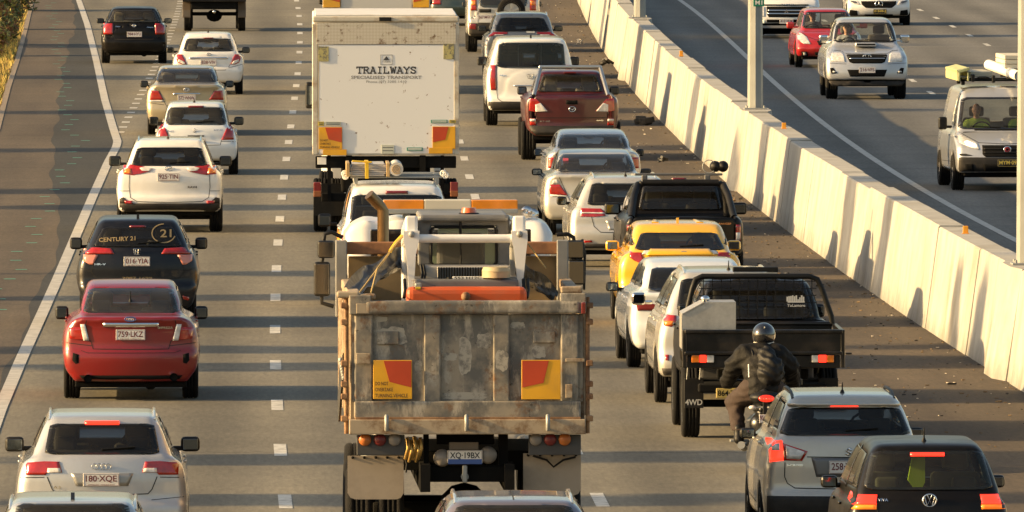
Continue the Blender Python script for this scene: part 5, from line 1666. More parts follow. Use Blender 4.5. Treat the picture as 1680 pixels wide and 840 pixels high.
tag(t.build('safety_vest', mat('hi_vis_lime', (.45, .62, .02), rough=.7)), 'lime safety vest hanging inside the black hatchback at the bottom right', 'vest')
v = bpy.data.objects['safety_vest']; v.location = C.O; v.rotation_euler = (0, 0, C.yaw)
# ================================================================== trucks, laden ute, van-like wagon
def markers(root, rects, y, txt=True):
    """yellow and red rear marker boards; rects are (x0, x1, z0, z1, inner side)"""
    Y = mat('marker_yellow', (.70, .36, .015), rough=.45, var=.1, dirt=(.3, .2, .1), damt=.3)
    R = mat('marker_red', (.48, .055, .012), rough=.45, var=.12, dirt=(.25, .1, .06), damt=.3)
    K = mat('marker_ink', (.10, .06, .02), rough=.6)
    for x0, x1, z0, z1, sg in rects:
        b = MB(); b.box(((x0 + x1) / 2, y, (z0 + z1) / 2), (x1 - x0, .012, z1 - z0), bev=.004)
        o = b.build('marker_board', Y, root)
        w, h = x1 - x0, z1 - z0
        if sg < 0: P = [(x0 + w * .27, z1 - h * .02), (x1 - w * .02, z1 - h * .02), (x1 - w * .02, z0 + h * .30), (x0 + w * .42, z0 + h * .44)]
        else: P = [(x0 + w * .02, z1 - h * .02), (x1 - w * .30, z1 - h * .02), (x1 - w * .44, z0 + h * .42), (x0 + w * .02, z0 + h * .30)]
        q = MB(); q.prism(P[::-1], 'y', y - .010, y - .0075); q.build('red_field', R, o)
        if sg < 0 and txt:
            for i, t_ in enumerate(('DO NOT', 'OVERTAKE', 'TURNING VEHICLE')):
                ww = w * (.34, .46, .84)[i]
                text_part(t_, (x0 + w * .05 + ww / 2, z0 + h * (.40 - .155 * i)), ww, h * .095, K, o, y=y - .0115)

def box_truck(name, label, crop, cx, yb, hw, y_top, y_bot, yaw, length=7.0, full=True, ro=1.6, res=1):
    wb = length - 2.6
    C = Ctx(crop, cx, yb, ro, yaw, False, wb, 1.3)
    t = thing(name, label, 'truck', C.O, C.yaw, G2)
    u = C.u; W = hw * u; zt, zb_ = C.zz(y_top), C.zz(y_bot); y0 = -ro
    BW = mat('truck_white', (.68, .67, .64), rough=.5, var=.05, vscale=1.2, dirt=(.42, .34, .22), dscale=3.5, damt=.35)
    FR = mat('truck_frame', (.52, .49, .41), rough=.55, var=.1, dirt=(.28, .16, .07), dscale=5, damt=.6)
    b = MB(); b.box((0, y0 + length / 2 - .8 + .03, (zt + zb_) / 2), (2 * W - .02, length - 1.65, zt - zb_ - .02), bev=.03); b.build('cargo_box', BW, t)
    f = MB()
    f.box((0, y0 - .02, zt - .05), (2 * W, .10, .10), bev=.03)
    for sg in (-1, 1): f.box((sg * (W - .045), y0 - .015, (zt + zb_) / 2 - .06), (.09, .08, zt - zb_ - .14), bev=.012)
    f.box((0, y0 - .012, zb_ + .02), (2 * W - .19, .06, .05), bev=.01)
    f.build('rear_frame', FR, t)
    ROOF = MB(); ROOF.box((0, y0 + length / 2 - .8, zt + .012), (2 * W - .10, length - 1.7, .03), bev=.01); ROOF.build('roof', BW, t)
    # chassis and wheels
    c = MB()
    for sg in (-1, 1): c.box((sg * .42, y0 + length / 2 - .5, .85), (.09, length - 1.2, .24))
    c.box((0, y0 + .12, .62), (2 * W - .30, .12, .14), bev=.02)
    c.box((0, y0 + .10, zb_ - .12), (2 * W - .10, .16, .20), bev=.02)
    c.box((0, y0 + .5, .95), (1.5, .5, .5), bev=.05)
    for sg in (-1, 1):
        c.box((sg * .62, y0 + .02, (zb_ + .55) / 2), (.10, .10, zb_ - .55)); c.box((sg * .95, y0 + .06, (zb_ + .60) / 2), (.06, .06, zb_ - .5))
    c.build('chassis', UNDER, t)
    R = .45; T = tyre_mb(R, .24)
    first = None
    for x in (-W + .14, -W + .42, W - .14, W - .42):
        if first is None: first = o = T.build('wheel', RUBBER, t)
        else: o = first.copy(); COL.objects.link(o); o.parent = t
        o.location = (x, 0, R)
    for x in (-W + .25, W - .25):
        o = first.copy(); COL.objects.link(o); o.parent = t; o.location = (x, wb - .2, R)
    c2_ = MB(); c2_.box((0, y0 + length + .25, 1.45), (2 * W - .35, 1.7, 1.75), bev=.18); c2_.build('cab', BW, t)
    for sg in (-1, 1):
        door_mirror(t, sg * (W + .03), y0 + length + .75, 2.15, .14, .46, sg, BLACK)
    return C, t, W, zt, zb_, y0, BW, FR

C, t, W, zt, zb_, y0, BW, FR = box_truck('box_truck', 'tall white box truck with worn transport company lettering on its rust-specked rear', c4, 338, 838, 266, 58, 562, hd(XL, 634, 380) + .003)
xx = lambda x: (x - 338) * C.u
zz = C.zz
def rect(mb, x0, x1, ya, yb_, y, d=.01, bev=.003):
    mb.box(((xx(x0) + xx(x1)) / 2, y, (zz(ya) + zz(yb_)) / 2), (abs(xx(x1) - xx(x0)), d, abs(zz(ya) - zz(yb_))), bev=bev)
# checker-plate flap with rust
def rusty(name, base, rust, sc, lo, hi, stripes=False, zgrad=None):
    m = bpy.data.materials.new(name); m.use_nodes = True; nt = m.node_tree; b = nt.nodes['Principled BSDF']; L = nt.links.new
    b.inputs['Roughness'].default_value = .7
    tc = nt.nodes.new('ShaderNodeTexCoord')
    n = nt.nodes.new('ShaderNodeTexNoise'); n.inputs['Scale'].default_value = sc; n.inputs['Detail'].default_value = 9; n.inputs['Roughness'].default_value = .72; L(tc.outputs['Object'], n.inputs[0])
    r = nt.nodes.new('ShaderNodeMapRange'); r.inputs[1].default_value = lo; r.inputs[2].default_value = hi; L(n.outputs[0], r.inputs[0])
    mx = nt.nodes.new('ShaderNodeMix'); mx.data_type = 'RGBA'; mx.inputs[6].default_value = (*base, 1); mx.inputs[7].default_value = (*rust, 1); L(r.outputs[0], mx.inputs[0])
    out = mx.outputs[2]
    if stripes:
        ck = nt.nodes.new('ShaderNodeTexChecker'); ck.inputs['Scale'].default_value = 26; ck.inputs[1].default_value = (1, 1, 1, 1); ck.inputs[2].default_value = (.90, .88, .83, 1)
        mp = nt.nodes.new('ShaderNodeMapping'); mp.inputs['Rotation'].default_value = (0, .785, 0); L(tc.outputs['Object'], mp.inputs[0]); L(mp.outputs[0], ck.inputs[0])
        m2 = nt.nodes.new('ShaderNodeMix'); m2.data_type = 'RGBA'; m2.blend_type = 'MULTIPLY'; m2.inputs[0].default_value = 1; L(out, m2.inputs[6]); L(ck.outputs[0], m2.inputs[7]); out = m2.outputs[2]
    L(out, b.inputs['Base Color'])
    return m
CHK = rusty('checker_plate', (.52, .49, .42), (.13, .07, .03), 7, .57, .67, True)
DOOR = rusty('door_white', (.74, .75, .75), (.16, .08, .035), 7.5, .635, .655)
b = MB(); rect(b, 88, 592, 82, 160, y0 - .055); b.build('checker_plate_flap', CHK, t)
b = MB(); rect(b, 96, 590, 162, 556, y0 - .045); b.build('rear_door', DOOR, t)
INK = mat('faded_ink', (.045, .05, .06), rough=.7)
INK2 = mat('faded_grey_ink', (.22, .22, .22), rough=.7)
# slab-serif lettering drawn from strokes so that it matches the worn sign
def slab(s, x0, x1, ya, yb_, w, m, y, nm='lettering'):
    G_ = {'T': [((0, 1), (1, 1)), ((.5, 1), (.5, 0)), ((.3, 0), (.7, 0)), ((0, 1), (0, .82)), ((1, 1), (1, .82))],
          'R': [((.12, 0), (.12, 1)), ((0, 1), (.7, 1)), ((.7, 1), (.88, .78)), ((.88, .78), (.7, .52)), ((.7, .52), (.12, .52)), ((.5, .52), (.9, 0)), ((0, 0), (.28, 0)), ((.8, 0), (1, 0))],
          'A': [((.08, 0), (.5, 1)), ((.5, 1), (.92, 0)), ((.24, .34), (.76, .34)), ((-.06, 0), (.24, 0)), ((.76, 0), (1.06, 0)), ((.3, 1), (.5, 1))],
          'I': [((.5, 0), (.5, 1)), ((.25, 0), (.75, 0)), ((.25, 1), (.75, 1))],
          'L': [((.15, 0), (.15, 1)), ((0, 1), (.32, 1)), ((0, 0), (.9, 0)), ((.9, 0), (.9, .25))],
          'W': [((.06, 1), (.28, 0)), ((.28, 0), (.5, .85)), ((.5, .85), (.72, 0)), ((.72, 0), (.94, 1)), ((-.05, 1), (.18, 1)), ((.82, 1), (1.05, 1))],
          'Y': [((.05, 1), (.5, .5)), ((.95, 1), (.5, .5)), ((.5, .5), (.5, 0)), ((-.05, 1), (.18, 1)), ((.82, 1), (1.05, 1)), ((.32, 0), (.68, 0))],
          'S': [((.88, .82), (.62, 1)), ((.62, 1), (.3, 1)), ((.3, 1), (.1, .78)), ((.1, .78), (.3, .55)), ((.3, .55), (.7, .45)), ((.7, .45), (.9, .22)), ((.9, .22), (.7, 0)), ((.7, 0), (.35, 0)), ((.35, 0), (.1, .2)), ((.88, 1), (.88, .75)), ((.1, 0), (.1, .25))],
          }
    mb = MB(); n = len(s); cw = (x1 - x0) / n
    for i, ch in enumerate(s):
        ox = x0 + i * cw
        for a, c in G_[ch]:
            p0 = Vector((xx(ox + a[0] * cw * .82), 0, zz(yb_) + (zz(ya) - zz(yb_)) * a[1])); p1 = Vector((xx(ox + c[0] * cw * .82), 0, zz(yb_) + (zz(ya) - zz(yb_)) * c[1]))
            d = (p1 - p0).normalized(); q = Vector((-d.z, 0, d.x)) * w / 2; e = d * w * .3
            mb.add([(p.x, y, p.z) for p in (p0 - q - e, p1 - q + e, p1 + q + e, p0 + q - e)], [(0, 1, 2, 3)])
    return mb.build(nm, m, t, fix=False)
yl = y0 - .053
slab('TRAILWAYS', 233, 452, 243, 265, .022, INK, yl)
text_part('SPECIALISED TRANSPORT', (xx(340), zz(280)), 256 * C.u, 12 * C.u, INK2, t, y=yl)
text_part('Phone (07) 3205 1410', (xx(340), zz(297)), 146 * C.u, 12 * C.u, INK2, t, y=yl, bold=False)
b = MB(); tri = lambda a: [(xx(p), zz(q)) for p, q in a]
b.prism(tri([(328, 218), (352, 218), (340, 203)])[::-1], 'y', yl, yl - .003); b.build('company_mark', INK, t)
b = MB()
for (a, c, e, g_) in ((318, 362, 198, 199.5), (318, 362, 233, 234.5), (318, 319.5, 198, 234), (360.5, 362, 198, 234)): rect(b, a, c, e, g_, yl, .003, 0)
b.build('company_mark_frame', INK2, t); text_part('T-WAYS', (xx(340), zz(224)), 30 * C.u, 6 * C.u, INK2, t, y=yl)
# stickers
b = MB(); rect(b, 93, 131, 168, 222, y0 - .06); rect(b, 547, 585, 158, 214, y0 - .06); b.build_each('faded_poster', rusty('poster', (.42, .38, .16), (.12, .12, .10), 9, .48, .55), t)
for (a, c, e, g_, m_) in ((118, 176, 440, 456, 'sticker_pale'), (501, 562, 434, 446, 'sticker_green'), (414, 472, 534, 547, 'sticker_green'), (322, 368, 524, 557, 'sticker_pale'), (568, 592, 434, 446, 'sticker_yellow'), (92, 114, 440, 456, 'sticker_yellow')):
    MM = {'sticker_pale': mat('sticker_pale', (.50, .52, .45), rough=.5), 'sticker_green': mat('sticker_green', (.05, .22, .18), rough=.5), 'sticker_yellow': mat('sticker_yellow', (.5, .40, .08), rough=.5)}[m_]
    b = MB(); rect(b, a, c, e, g_, y0 - .058); o = b.build('sticker', MM, t)
    b = MB()
    for k in range(2): rect(b, a + 4, c - 4, e + (g_ - e) * (.3 + .35 * k) - 1, e + (g_ - e) * (.3 + .35 * k) + 1, y0 - .065, .002, 0)
    b.build('sticker_print', INK if m_ != 'sticker_green' else WHITE, o)
b = MB(); rect(b, 314, 358, 62, 76, y0 - .085, .03); b.build('door_latch', BLACK, t)
markers(t, [(xx(95), xx(180), zz(540), zz(460), -1), (xx(507), xx(590), zz(540), zz(458), 1)], y0 - .065)
b = MB(); rect(b, 110, 196, 541, 562, y0 - .075); rect(b, 494, 580, 535, 556, y0 - .075); b.build_each('marker_strip', mat('marker_yellow'), t)
for sg, m_ in ((-1, REDDK), (1, mat('red_dull', (.16, .02, .02), rough=.4))):
    x = sg * xx(586); o = MB().box((x, y0 - .01, zz(678)), (.13, .08, .17), bev=.015).build('tail_light', m_, t)
    MB().box((x, y0 - .02, zz(702)), (.13, .09, .10), bev=.012).build('tail_light_amber', mat('amber_dull2', (.22, .07, .02), rough=.4), o)
b = MB()
for x, y in ((188, 630), (192, 642), (550, 625), (558, 636)): b.sphere((xx(x), y0 - .06, zz(y)), .035, 8)
b.build_each('tie_down_rings', WHITE, t)
b = MB(); rect(b, 90, 122, 570, 596, y0 - .02, .02); b.build('pale_plate', WHITE, t)
b = MB()
for sg in (-1, 1): b.box((sg * (W - .28), .62 - 1.15, .55), (.52, .015, .55), bev=.006)
b.build_each('mudflap', BLACK, t)
# truck ahead, top of the frame
C2, t2, W2, zt2, zb2, y02, _, _ = box_truck('box_truck', 'white box truck with orange marker boards cut off by the top edge', (0, 0, 1.0), 617.5, 152, 88, -130, 14, hd(XL, 617, 150))
x2 = lambda x: (x - 617.5) * C2.u
markers(t2, [(x2(530), x2(558), C2.zz(12), C2.zz(-16), -1), (x2(678), x2(704), C2.zz(12), C2.zz(-16), 1)], y02 - .07, False)
MB().box((0, y02 - .04, C2.zz(5)), (x2(676) - x2(560), .02, C2.zz(-20) - C2.zz(13)), bev=.005).build('rear_panel', mat('panel_grey_white', (.5, .5, .48), rough=.5), t2)

# ------------------------------------------------------------------ small dark flat truck at the top left
C = Ctx((280, 0, 8.4), 600, 425, 1.0, hd(XL, 352, 50) + .004, False, 2.9, 1.2)
t = thing('flatbed_truck', 'small dark truck with brown mudflaps cut off by the top edge', 'truck', C.O, C.yaw, G1)
u = C.u
BR = mat('mudflap_brown', (.15, .11, .075), rough=.8, var=.15)
wheels(t, [(-365 * u, 0), (378 * u, 0), (-350 * u, 2.9), (350 * u, 2.9)], .37, 105 * u, STEEL)
for sx in (-380, 382):
    o = MB().box((sx * u, -.50, C.zz(120)), (110 * u, .02, C.zz(-10) - C.zz(245)), bev=.008).build('mudflap', BR, t)
    MB().box((sx * u, -.515, C.zz(190)), (100 * u, .01, 90 * u), bev=.004).build('flap_weight', mat('flap_grey', (.14, .12, .10), rough=.7), o)
b = MB(); b.box((0, 1.0, C.zz(40)), (640 * u, 3.8, 180 * u), bev=.03); b.box((0, 0, C.zz(200)), (700 * u, .12, .10), bev=.03); b.sphere((0, 0, C.zz(225)), .17, 12, (1.3, 1, 1)); b.build('chassis', UNDER, t)
MB().box((0, -.98, C.zz(-20)), (870 * u, .06, .16), bev=.01).build('rear_bar', BLACK, t)
MB().sphere((0, -1.02, C.zz(160)), .05, 10).build('tow_ball', CHROME, t)
b = MB(); b.box((0, .7, C.zz(-150)), (880 * u, 3.3, .7), bev=.03); b.build('tray_body', mat('tray_dark', (.05, .05, .055), rough=.5), t)
MB().box((0, 3.2, 1.35), (1.75, 1.5, 1.3), bev=.15).build('cab', P_BLACK, t)

# ------------------------------------------------------------------ white wagon with a load on its rack
C = car('hatch', 'suv_car', 'white wagon with orange side stripe carrying boards and a rolled sheet on its roof', 'car', c5, 508, 840,
        [(280, 780), (315, 700), (325, 560), (318, 460), (300, 400)], [(292, 390), (272, 280), (240, 182)], 160, P_WHITE,
        [(262, 400), (248, 236)],
        [('tail_light', RED, [(272, 500), (272, 450), (312, 455), (316, 505)]),
         ('lower_bumper', GREYPL, [(280, 780), (318, 660)], dict(c=1, off=.01))],
        yaw=hd(XL, 652, 500) + .004, wb=2.85, ro=1.1, R=.38, zb=.35, gy=.30, tyre=(235, 310), mir=(348, 424, 338, 410), lamp3=(62, 212, 228, REDDK), group=G2, gm=GLASSD)
stroke(C.fs, [(-.7, 1.0), (1.2, 1.0), (3.2, .97)], .16, 'orange_stripe', ORG, C.root, 'x', -1.5, 0, .006)
stroke(C.fs, [(-.35, 1.45), (.05, 1.68)], .10, 'orange_pillar_band', ORG, C.root, 'x', -1.5, 0, .012)
t = MB()
for yy in (-.35, .75, 1.7):
    t.box((0, yy, C.ztop + .07), (1.36, .05, .03), bev=.01)
    for sx in (-.60, .60): t.box((sx, yy, C.ztop + .02), (.06, .06, .12), bev=.015)
t.build_each('roof_rack', STEEL, C.root)
YL = -.45
lx = lambda x: (x - 508) * C.u; lz = lambda y: C.zz(y, YL)
ld = thing('board_bundle', 'bundle of pale boards strapped with yellow webbing on the white wagon roof', 'boards', C.O, C.yaw)
b = MB(); zf = C.ztop + .09
hB = lz(62) - zf
for i in range(7): b.box((lx(352) + .006 * (i % 3), YL + .62 + .01 * i, zf + hB * (i + .5) / 7), (lx(458) - lx(245) - .03 * abs(i - 3), 1.25, hB / 7 * .86), bev=.006)
b.build('boards', mat('board_pale', (.46, .45, .43), rough=.5, var=.15, vscale=6, dirt=(.3, .25, .16), damt=.4), ld)
b = MB()
for x in (240, 462): b.box((lx(x), YL + .6, zf + hB / 2), (.05, 1.3, hB + .02), bev=.008)
b.build_each('end_timber', mat('timber', (.42, .28, .12), rough=.7, var=.2), ld)
b = MB(); b.box((lx(345), YL - .03, zf + hB * .42), (.055, .03, hB * 1.25), bev=.006); b.box((lx(345), YL + .6, zf + hB + .012), (.055, 1.3, .012)); 
b.box((lx(318), YL - .01, zf + hB + .03), (lx(372) - lx(262), .04, .025), bev=.008, rot=Matrix.Rotation(.06, 3, 'Y'))
b.build('strap', mat('strap_yellow', (.70, .45, .02), rough=.6), ld)
rl = thing('rolled_sheet', 'pale rolled sheet lying end-on beside the boards on the white wagon roof', 'roll', C.O, C.yaw)
b = MB(); cxr, czr = lx(508), zf + 39 * C.u
b.cyl((cxr, YL - .05, czr), (cxr, YL + 1.3, czr), 38 * C.u, n=22); b.build('sheet', mat('sheet_pale', (.52, .50, .45), rough=.6, var=.1), rl)
b = MB(); b.tube([(cxr + 28 * C.u * k / 26 * math.cos(k * .7), YL - .056, czr + 28 * C.u * k / 26 * math.sin(k * .7)) for k in range(2, 27)], .006, 5); b.build('spiral_edge', mat('timber'), rl)
b = MB()
for x, y in ((222, 118), (226, 132), (768, 116), (780, 128)): b.tube([(lx(x) + .04 * math.cos(a), -.4, lz(y) + .04 * math.sin(a)) for a in np.linspace(0, 6.28, 10)], .014, 5)
b.build_each('tie_down_rings', WHITE, C.root)

# ------------------------------------------------------------------ tipper truck
C = Ctx(c6, 590, 1028, 1.35, hd(XL, 764, 925) + .008, False, 4.6, 1.4)
u = C.u; t = thing('tipper_truck', 'battered grey and rust tipper truck carrying a loader in its open bin', 'truck', C.O, C.yaw, G2)
X = lambda x: (x - 590) * u
Z = lambda y, yl_=None: C.zz(y, yl_)
y0 = -C.ro
def tipper_paint():
    m = bpy.data.materials.new('tipper_worn_paint'); m.use_nodes = True; nt = m.node_tree; b = nt.nodes['Principled BSDF']; L = nt.links.new
    b.inputs['Roughness'].default_value = .7
    tc = nt.nodes.new('ShaderNodeTexCoord')
    def noise(sc, det, ro_, vec=None, sx=None):
        n = nt.nodes.new('ShaderNodeTexNoise'); n.inputs['Scale'].default_value = sc; n.inputs['Detail'].default_value = det; n.inputs['Roughness'].default_value = ro_
        if sx:
            mp = nt.nodes.new('ShaderNodeMapping'); mp.inputs['Scale'].default_value = sx; L(tc.outputs['Object'], mp.inputs[0]); L(mp.outputs[0], n.inputs[0])
        else: L(tc.outputs['Object'], n.inputs[0])
        return n.outputs[0]
    def rr(src, a, c, lo=0, hi=1):
        r = nt.nodes.new('ShaderNodeMapRange'); r.inputs[1].default_value = a; r.inputs[2].default_value = c; r.inputs[3].default_value = lo; r.inputs[4].default_value = hi; L(src, r.inputs[0]); return r.outputs[0]
    def mixc(f, a, c):
        m_ = nt.nodes.new('ShaderNodeMix'); m_.data_type = 'RGBA'
        if isinstance(a, tuple): m_.inputs[6].default_value = (*a, 1)
        else: L(a, m_.inputs[6])
        m_.inputs[7].default_value = (*c, 1); L(f, m_.inputs[0]); return m_.outputs[2]
    c = mixc(rr(noise(2.1, 8, .62), .44, .60), (.115, .112, .102), (.29, .25, .19))
    c = mixc(rr(noise(5.0, 8, .7, sx=(1, 1, .35)), .52, .64), c, (.40, .36, .29))
    c = mixc(rr(noise(3.2, 9, .72), .545, .645), c, (.16, .085, .042))
    c = mixc(rr(noise(9.0, 6, .7), .62, .68), c, (.05, .04, .03))
    L(c, b.inputs['Base Color'])
    bp = nt.nodes.new('ShaderNodeBump'); bp.inputs['Strength'].default_value = .4; bp.inputs['Distance'].default_value = .02; L(noise(3, 4, .5), bp.inputs['Height']); L(bp.outputs[0], b.inputs['Normal'])
    return m
TP = tipper_paint()
RUST = rusty('rusty_steel', (.30, .17, .08), (.12, .055, .025), 4, .42, .6)
TAN = rusty('tan_worn_steel', (.36, .29, .20), (.17, .10, .05), 4, .46, .62)
def bx(mb, x0, x1, ya, yb_, y, d, bev=.01): mb.box((X(x0) / 2 + X(x1) / 2, y, (Z(ya) + Z(yb_)) / 2), (abs(X(x1) - X(x0)), d, abs(Z(ya) - Z(yb_))), bev=bev)
zfl, ztp = Z(505), Z(70); hwB = X(1016); BL = 4.7
# bin walls
b = MB()
for sg in (-1, 1):
    b.box((sg * (hwB - .03), y0 + BL / 2 + .05, (zfl + ztp) / 2), (.06, BL, ztp - zfl), bev=.008)
    b.box((sg * (hwB - .055), y0 + BL / 2 + .05, ztp + .0), (.13, BL, .10), bev=.02)
    for k in range(6): b.box((sg * (hwB + .018), y0 + .35 + k * .82, (zfl + ztp) / 2 - .02), (.05, .12, ztp - zfl - .10), bev=.012)
b.build_each('side_wall', TAN, t)
MB().box((0, y0 + BL / 2, zfl - .04), (2 * hwB - .05, BL, .10)).build('bin_floor', RUST, t)
b = MB(); b.box((0, y0 + BL, (zfl + ztp + .28) / 2), (2 * hwB - .14, .08, ztp + .28 - zfl)); b.build('headboard', mat('headboard_dark', (.21, .15, .075), rough=.8, var=.3), t)
zhb0, zhb1 = C.zz(0, 0), 0
hb = Ctx(c5, (764.7 - 500) * 3.36, 1, 0, 0); 
zA = lambda y, yl_: CAM_H + ray(764, 250 + y / 3.36)[2] / ray(764, 250 + y / 3.36)[1] * (C.O.y + yl_ * C.fy)
XA = lambda x, yl_: C.at(500 + x / 3.36, 420, yl_)[0]
yh = y0 + BL - .06
b = MB(); b.box(((XA(180, yh) + XA(1440, yh)) / 2, yh - .03, (zA(492, yh) + zA(560, yh)) / 2), (XA(1440, yh) - XA(180, yh), .12, zA(492, yh) - zA(560, yh)), bev=.015); b.build('headboard_beam', rusty('orange_rust', (.36, .17, .07), (.20, .09, .04), 3, .4, .65), t)
b = MB()
for xa in (183, 1402): b.box((XA(xa + 17, yh), yh - .12, (ztp + zA(560, yh)) / 2 - .1), (.12, .14, zA(560, yh) - ztp + .5), bev=.012)
b.build_each('headboard_post', mat('post_grey', (.22, .22, .21), rough=.6, var=.2), t)
# tailgate
TG = MB()
bx(TG, 170, 1010, 122, 440, y0 - .0, .05)
TGo = TG.build('tailgate', TP, t)
b = MB(); bx(b, 218, 1000, 72, 120, y0 - .06, .14, .035); bx(b, 160, 240, 52, 122, y0 - .07, .10, .015); bx(b, 925, 1020, 45, 118, y0 - .07, .10, .015)
b.build('tailgate_top_beam', TP, TGo)
b = MB()
for x0_, x1_ in ((180, 246), (432, 492), (683, 742), (928, 992)): bx(b, x0_, x1_, 122, 440, y0 - .045, .05, .018)
b.build_each('tailgate_rib', TP, TGo)
b = MB(); bx(b, 178, 1000, 436, 500, y0 - .06, .09, .02); b.build('tailgate_lower_beam', TP, TGo)
b = MB(); bx(b, 160, 1018, 502, 556, y0 - .07, .16, .012); b.build('rear_channel', TAN, t)
b = MB(); bx(b, 182, 1000, 494, 503, y0 - .075, .10, .004); b.build('rust_lip', RUST, t)
for x in (295, 585, 880):
    b = MB(); b.tube([(X(x), y0 - .15, Z(488)), (X(x), y0 - .19, Z(500)), (X(x), y0 - .19, Z(528)), (X(x), y0 - .16, Z(540))], .022, 8); b.build('tailgate_hook', STEEL, t)
b = MB(); bx(b, 262, 342, 184, 232, y0 - .035, .03, .012); bx(b, 828, 908, 184, 226, y0 - .035, .03, .008); b.build_each('welded_plate', TP, TGo)
b = MB()
for (a, c_, e, g_) in ((186, 236, 262, 300), (945, 970, 375, 425), (945, 1014, 282, 294), (186, 232, 82, 118)): bx(b, a, c_, e, g_, y0 - .11, .03, .006)
b.build_each('hinge_plate', TAN, t)
b = MB()
for sg in (-1, 1):
    xs = X(150) if sg < 0 else X(1026)
    b.cyl((xs, y0 - .02, Z(60)), (xs, y0 - .02, Z(555)), .022, n=8)
    for y_ in (90, 150, 300, 375, 420, 500): b.box((xs + sg * .02, y0 - .03, Z(y_)), (.07, .09, .06), bev=.012)
b.build_each('latch_rod', RUST, t)
b = MB()
for k, y_ in enumerate(np.linspace(290, 352, 7)): b.sphere((X(130 + 2 * k), y0 + .05, Z(y_)), .028, 6, (1, 1, 1.3))
b.build('chain', STEEL, t)
markers(t, [(X(247), X(388), Z(428), Z(287), -1), (X(785), X(927), Z(430), Z(287), 1)], y0 - .115)
b = MB(); bx(b, 1002, 1018, 78, 120, y0 - .14, .03); b.build('side_marker', REDDK, t)
# patches of rubbed paint
WORN = rusty('rubbed_paint', (.38, .35, .29), (.17, .16, .14), 9, .50, .62)
rw = random.Random(11)
b = MB()
for (a, c_, e, g_) in ((268, 372, 168, 236), (556, 608, 206, 345), (622, 678, 190, 246), (500, 556, 262, 292), (424, 500, 240, 272), (822, 876, 236, 282), (396, 428, 290, 340), (500, 660, 405, 432), (745, 800, 150, 176), (690, 738, 250, 330), (255, 300, 130, 150)):
    cx_, cy_, rx_, ry_ = (a + c_) / 2, (e + g_) / 2, (c_ - a) / 2, (g_ - e) / 2
    P_ = []
    for k in range(22):
        an = 2 * PI * k / 22; ca, sa = math.cos(an), math.sin(an)
        q = (abs(ca) ** 4 + abs(sa) ** 4) ** -.25 * rw.uniform(.80, 1.05)
        P_.append((X(cx_ + rx_ * ca * q), Z(cy_ + ry_ * sa * q)))
    yy_ = y0 - (.0715 if (424 < a < 500 and a != 500) or a == 690 else .0262)
    b.add([(p[0], yy_, p[1]) for p in P_], [tuple(range(22))])
b.build_each('rubbed_paint', WORN, TGo)
# lamps
for sg in (-1, 1):
    b = MB(); bx(b, *((188, 362) if sg < 0 else (812, 1002)), 560, 634, y0 + .02, .06, .01); o = b.build('lamp_bracket', mat('bracket_dark', (.05, .05, .05), rough=.7, var=.2), t)
    xs = (218, 272, 325) if sg < 0 else (943, 890, 838)
    for x, m_ in zip(xs, (mat('amber_dull', (.45, .14, .03), rough=.4), mat('red_dull', (.16, .02, .02), rough=.4), mat('clear_dull', (.22, .20, .18), rough=.4))):
        b = MB(); b.lathe([(.001, -.035), (.05, -.03), (.062, -.01), (.066, .02)], Matrix.Translation((X(x), y0 - .02, Z(577))) @ Matrix.Rotation(PI / 2, 4, 'Z'), 18)
        b.build('tail_lamp', m_, o)
for sg, (a, c_, e, g_) in ((-1, (157, 360, 640, 798)), (1, (795, 1005, 632, 785))):
    pts = [(X(a), Z(e)), (X(a), Z(g_ - 22)), (X(a + 10), Z(g_ - 6)), (X(a + 26), Z(g_)), (X(c_ - 26), Z(g_)), (X(c_ - 10), Z(g_ - 6)), (X(c_), Z(g_ - 22)), (X(c_), Z(e))]
    b = MB(); b.prism(pts, 'y', y0 + .25, y0 + .27); o = b.build('mudflap', mat('mudflap_tan', (.36, .30, .23), rough=.8, var=.14, vscale=2, dirt=(.12, .10, .08), damt=.4), t)
    b = MB()
    for k in range(5): b.sphere((X(a + 18 + k * (c_ - a - 36) / 4), y0 + .245, Z(e + 6)), .016, 6)
    b.build_each('bolts', UNDER, o)
# chassis
b = MB()
for sg in (-1, 1): b.box((sg * .43, 2.2, .95), (.10, 7.2, .28))
bx(b, 430, 740, 675, 735, y0 + .3, .16, .02); bx(b, 432, 452, 558, 740, y0 + .3, .10); bx(b, 705, 740, 558, 735, y0 + .3, .10); bx(b, 480, 690, 560, 600, y0 + .36, .1)
b.box((0, 0, .55), (1.9, .18, .18), bev=.05); b.box((0, 1.35, .55), (1.9, .18, .18), bev=.05); b.sphere((0, 0, .58), .26, 12)
b.box((0, .6, 1.1), (1.7, 2.6, .2))
b.build('chassis', UNDER, t)
b = MB(); bx(b, 525, 632, 590, 618, y0 + .22, .02); b.build('frame_plate', mat('plate_dusty', (.22, .18, .14), rough=.8), t)
b = MB(); b.cyl((X(582), y0 + .16, Z(715)), (X(582), y0 + .26, Z(715)), .04, n=10); b.box((X(582), y0 + .18, Z(705)), (.05, .1, .18), bev=.015); b.build('tow_hook', STEEL, t)
for x, y_ in ((500, 647), (667, 637)):
    b = MB(); b.lathe([(.001, -.05), (.06, -.045), (.085, -.01), (.09, .03)], Matrix.Translation((X(x), y0 + .18, Z(y_))) @ Matrix.Rotation(PI / 2, 4, 'Z'), 20); b.build('reverse_lamp', mat('clear_dull'), t)
plate(t, X(582), y0 + .12, Z(641), 'XQ·19BX', w=X(645) - X(518), h=Z(618) - Z(664))
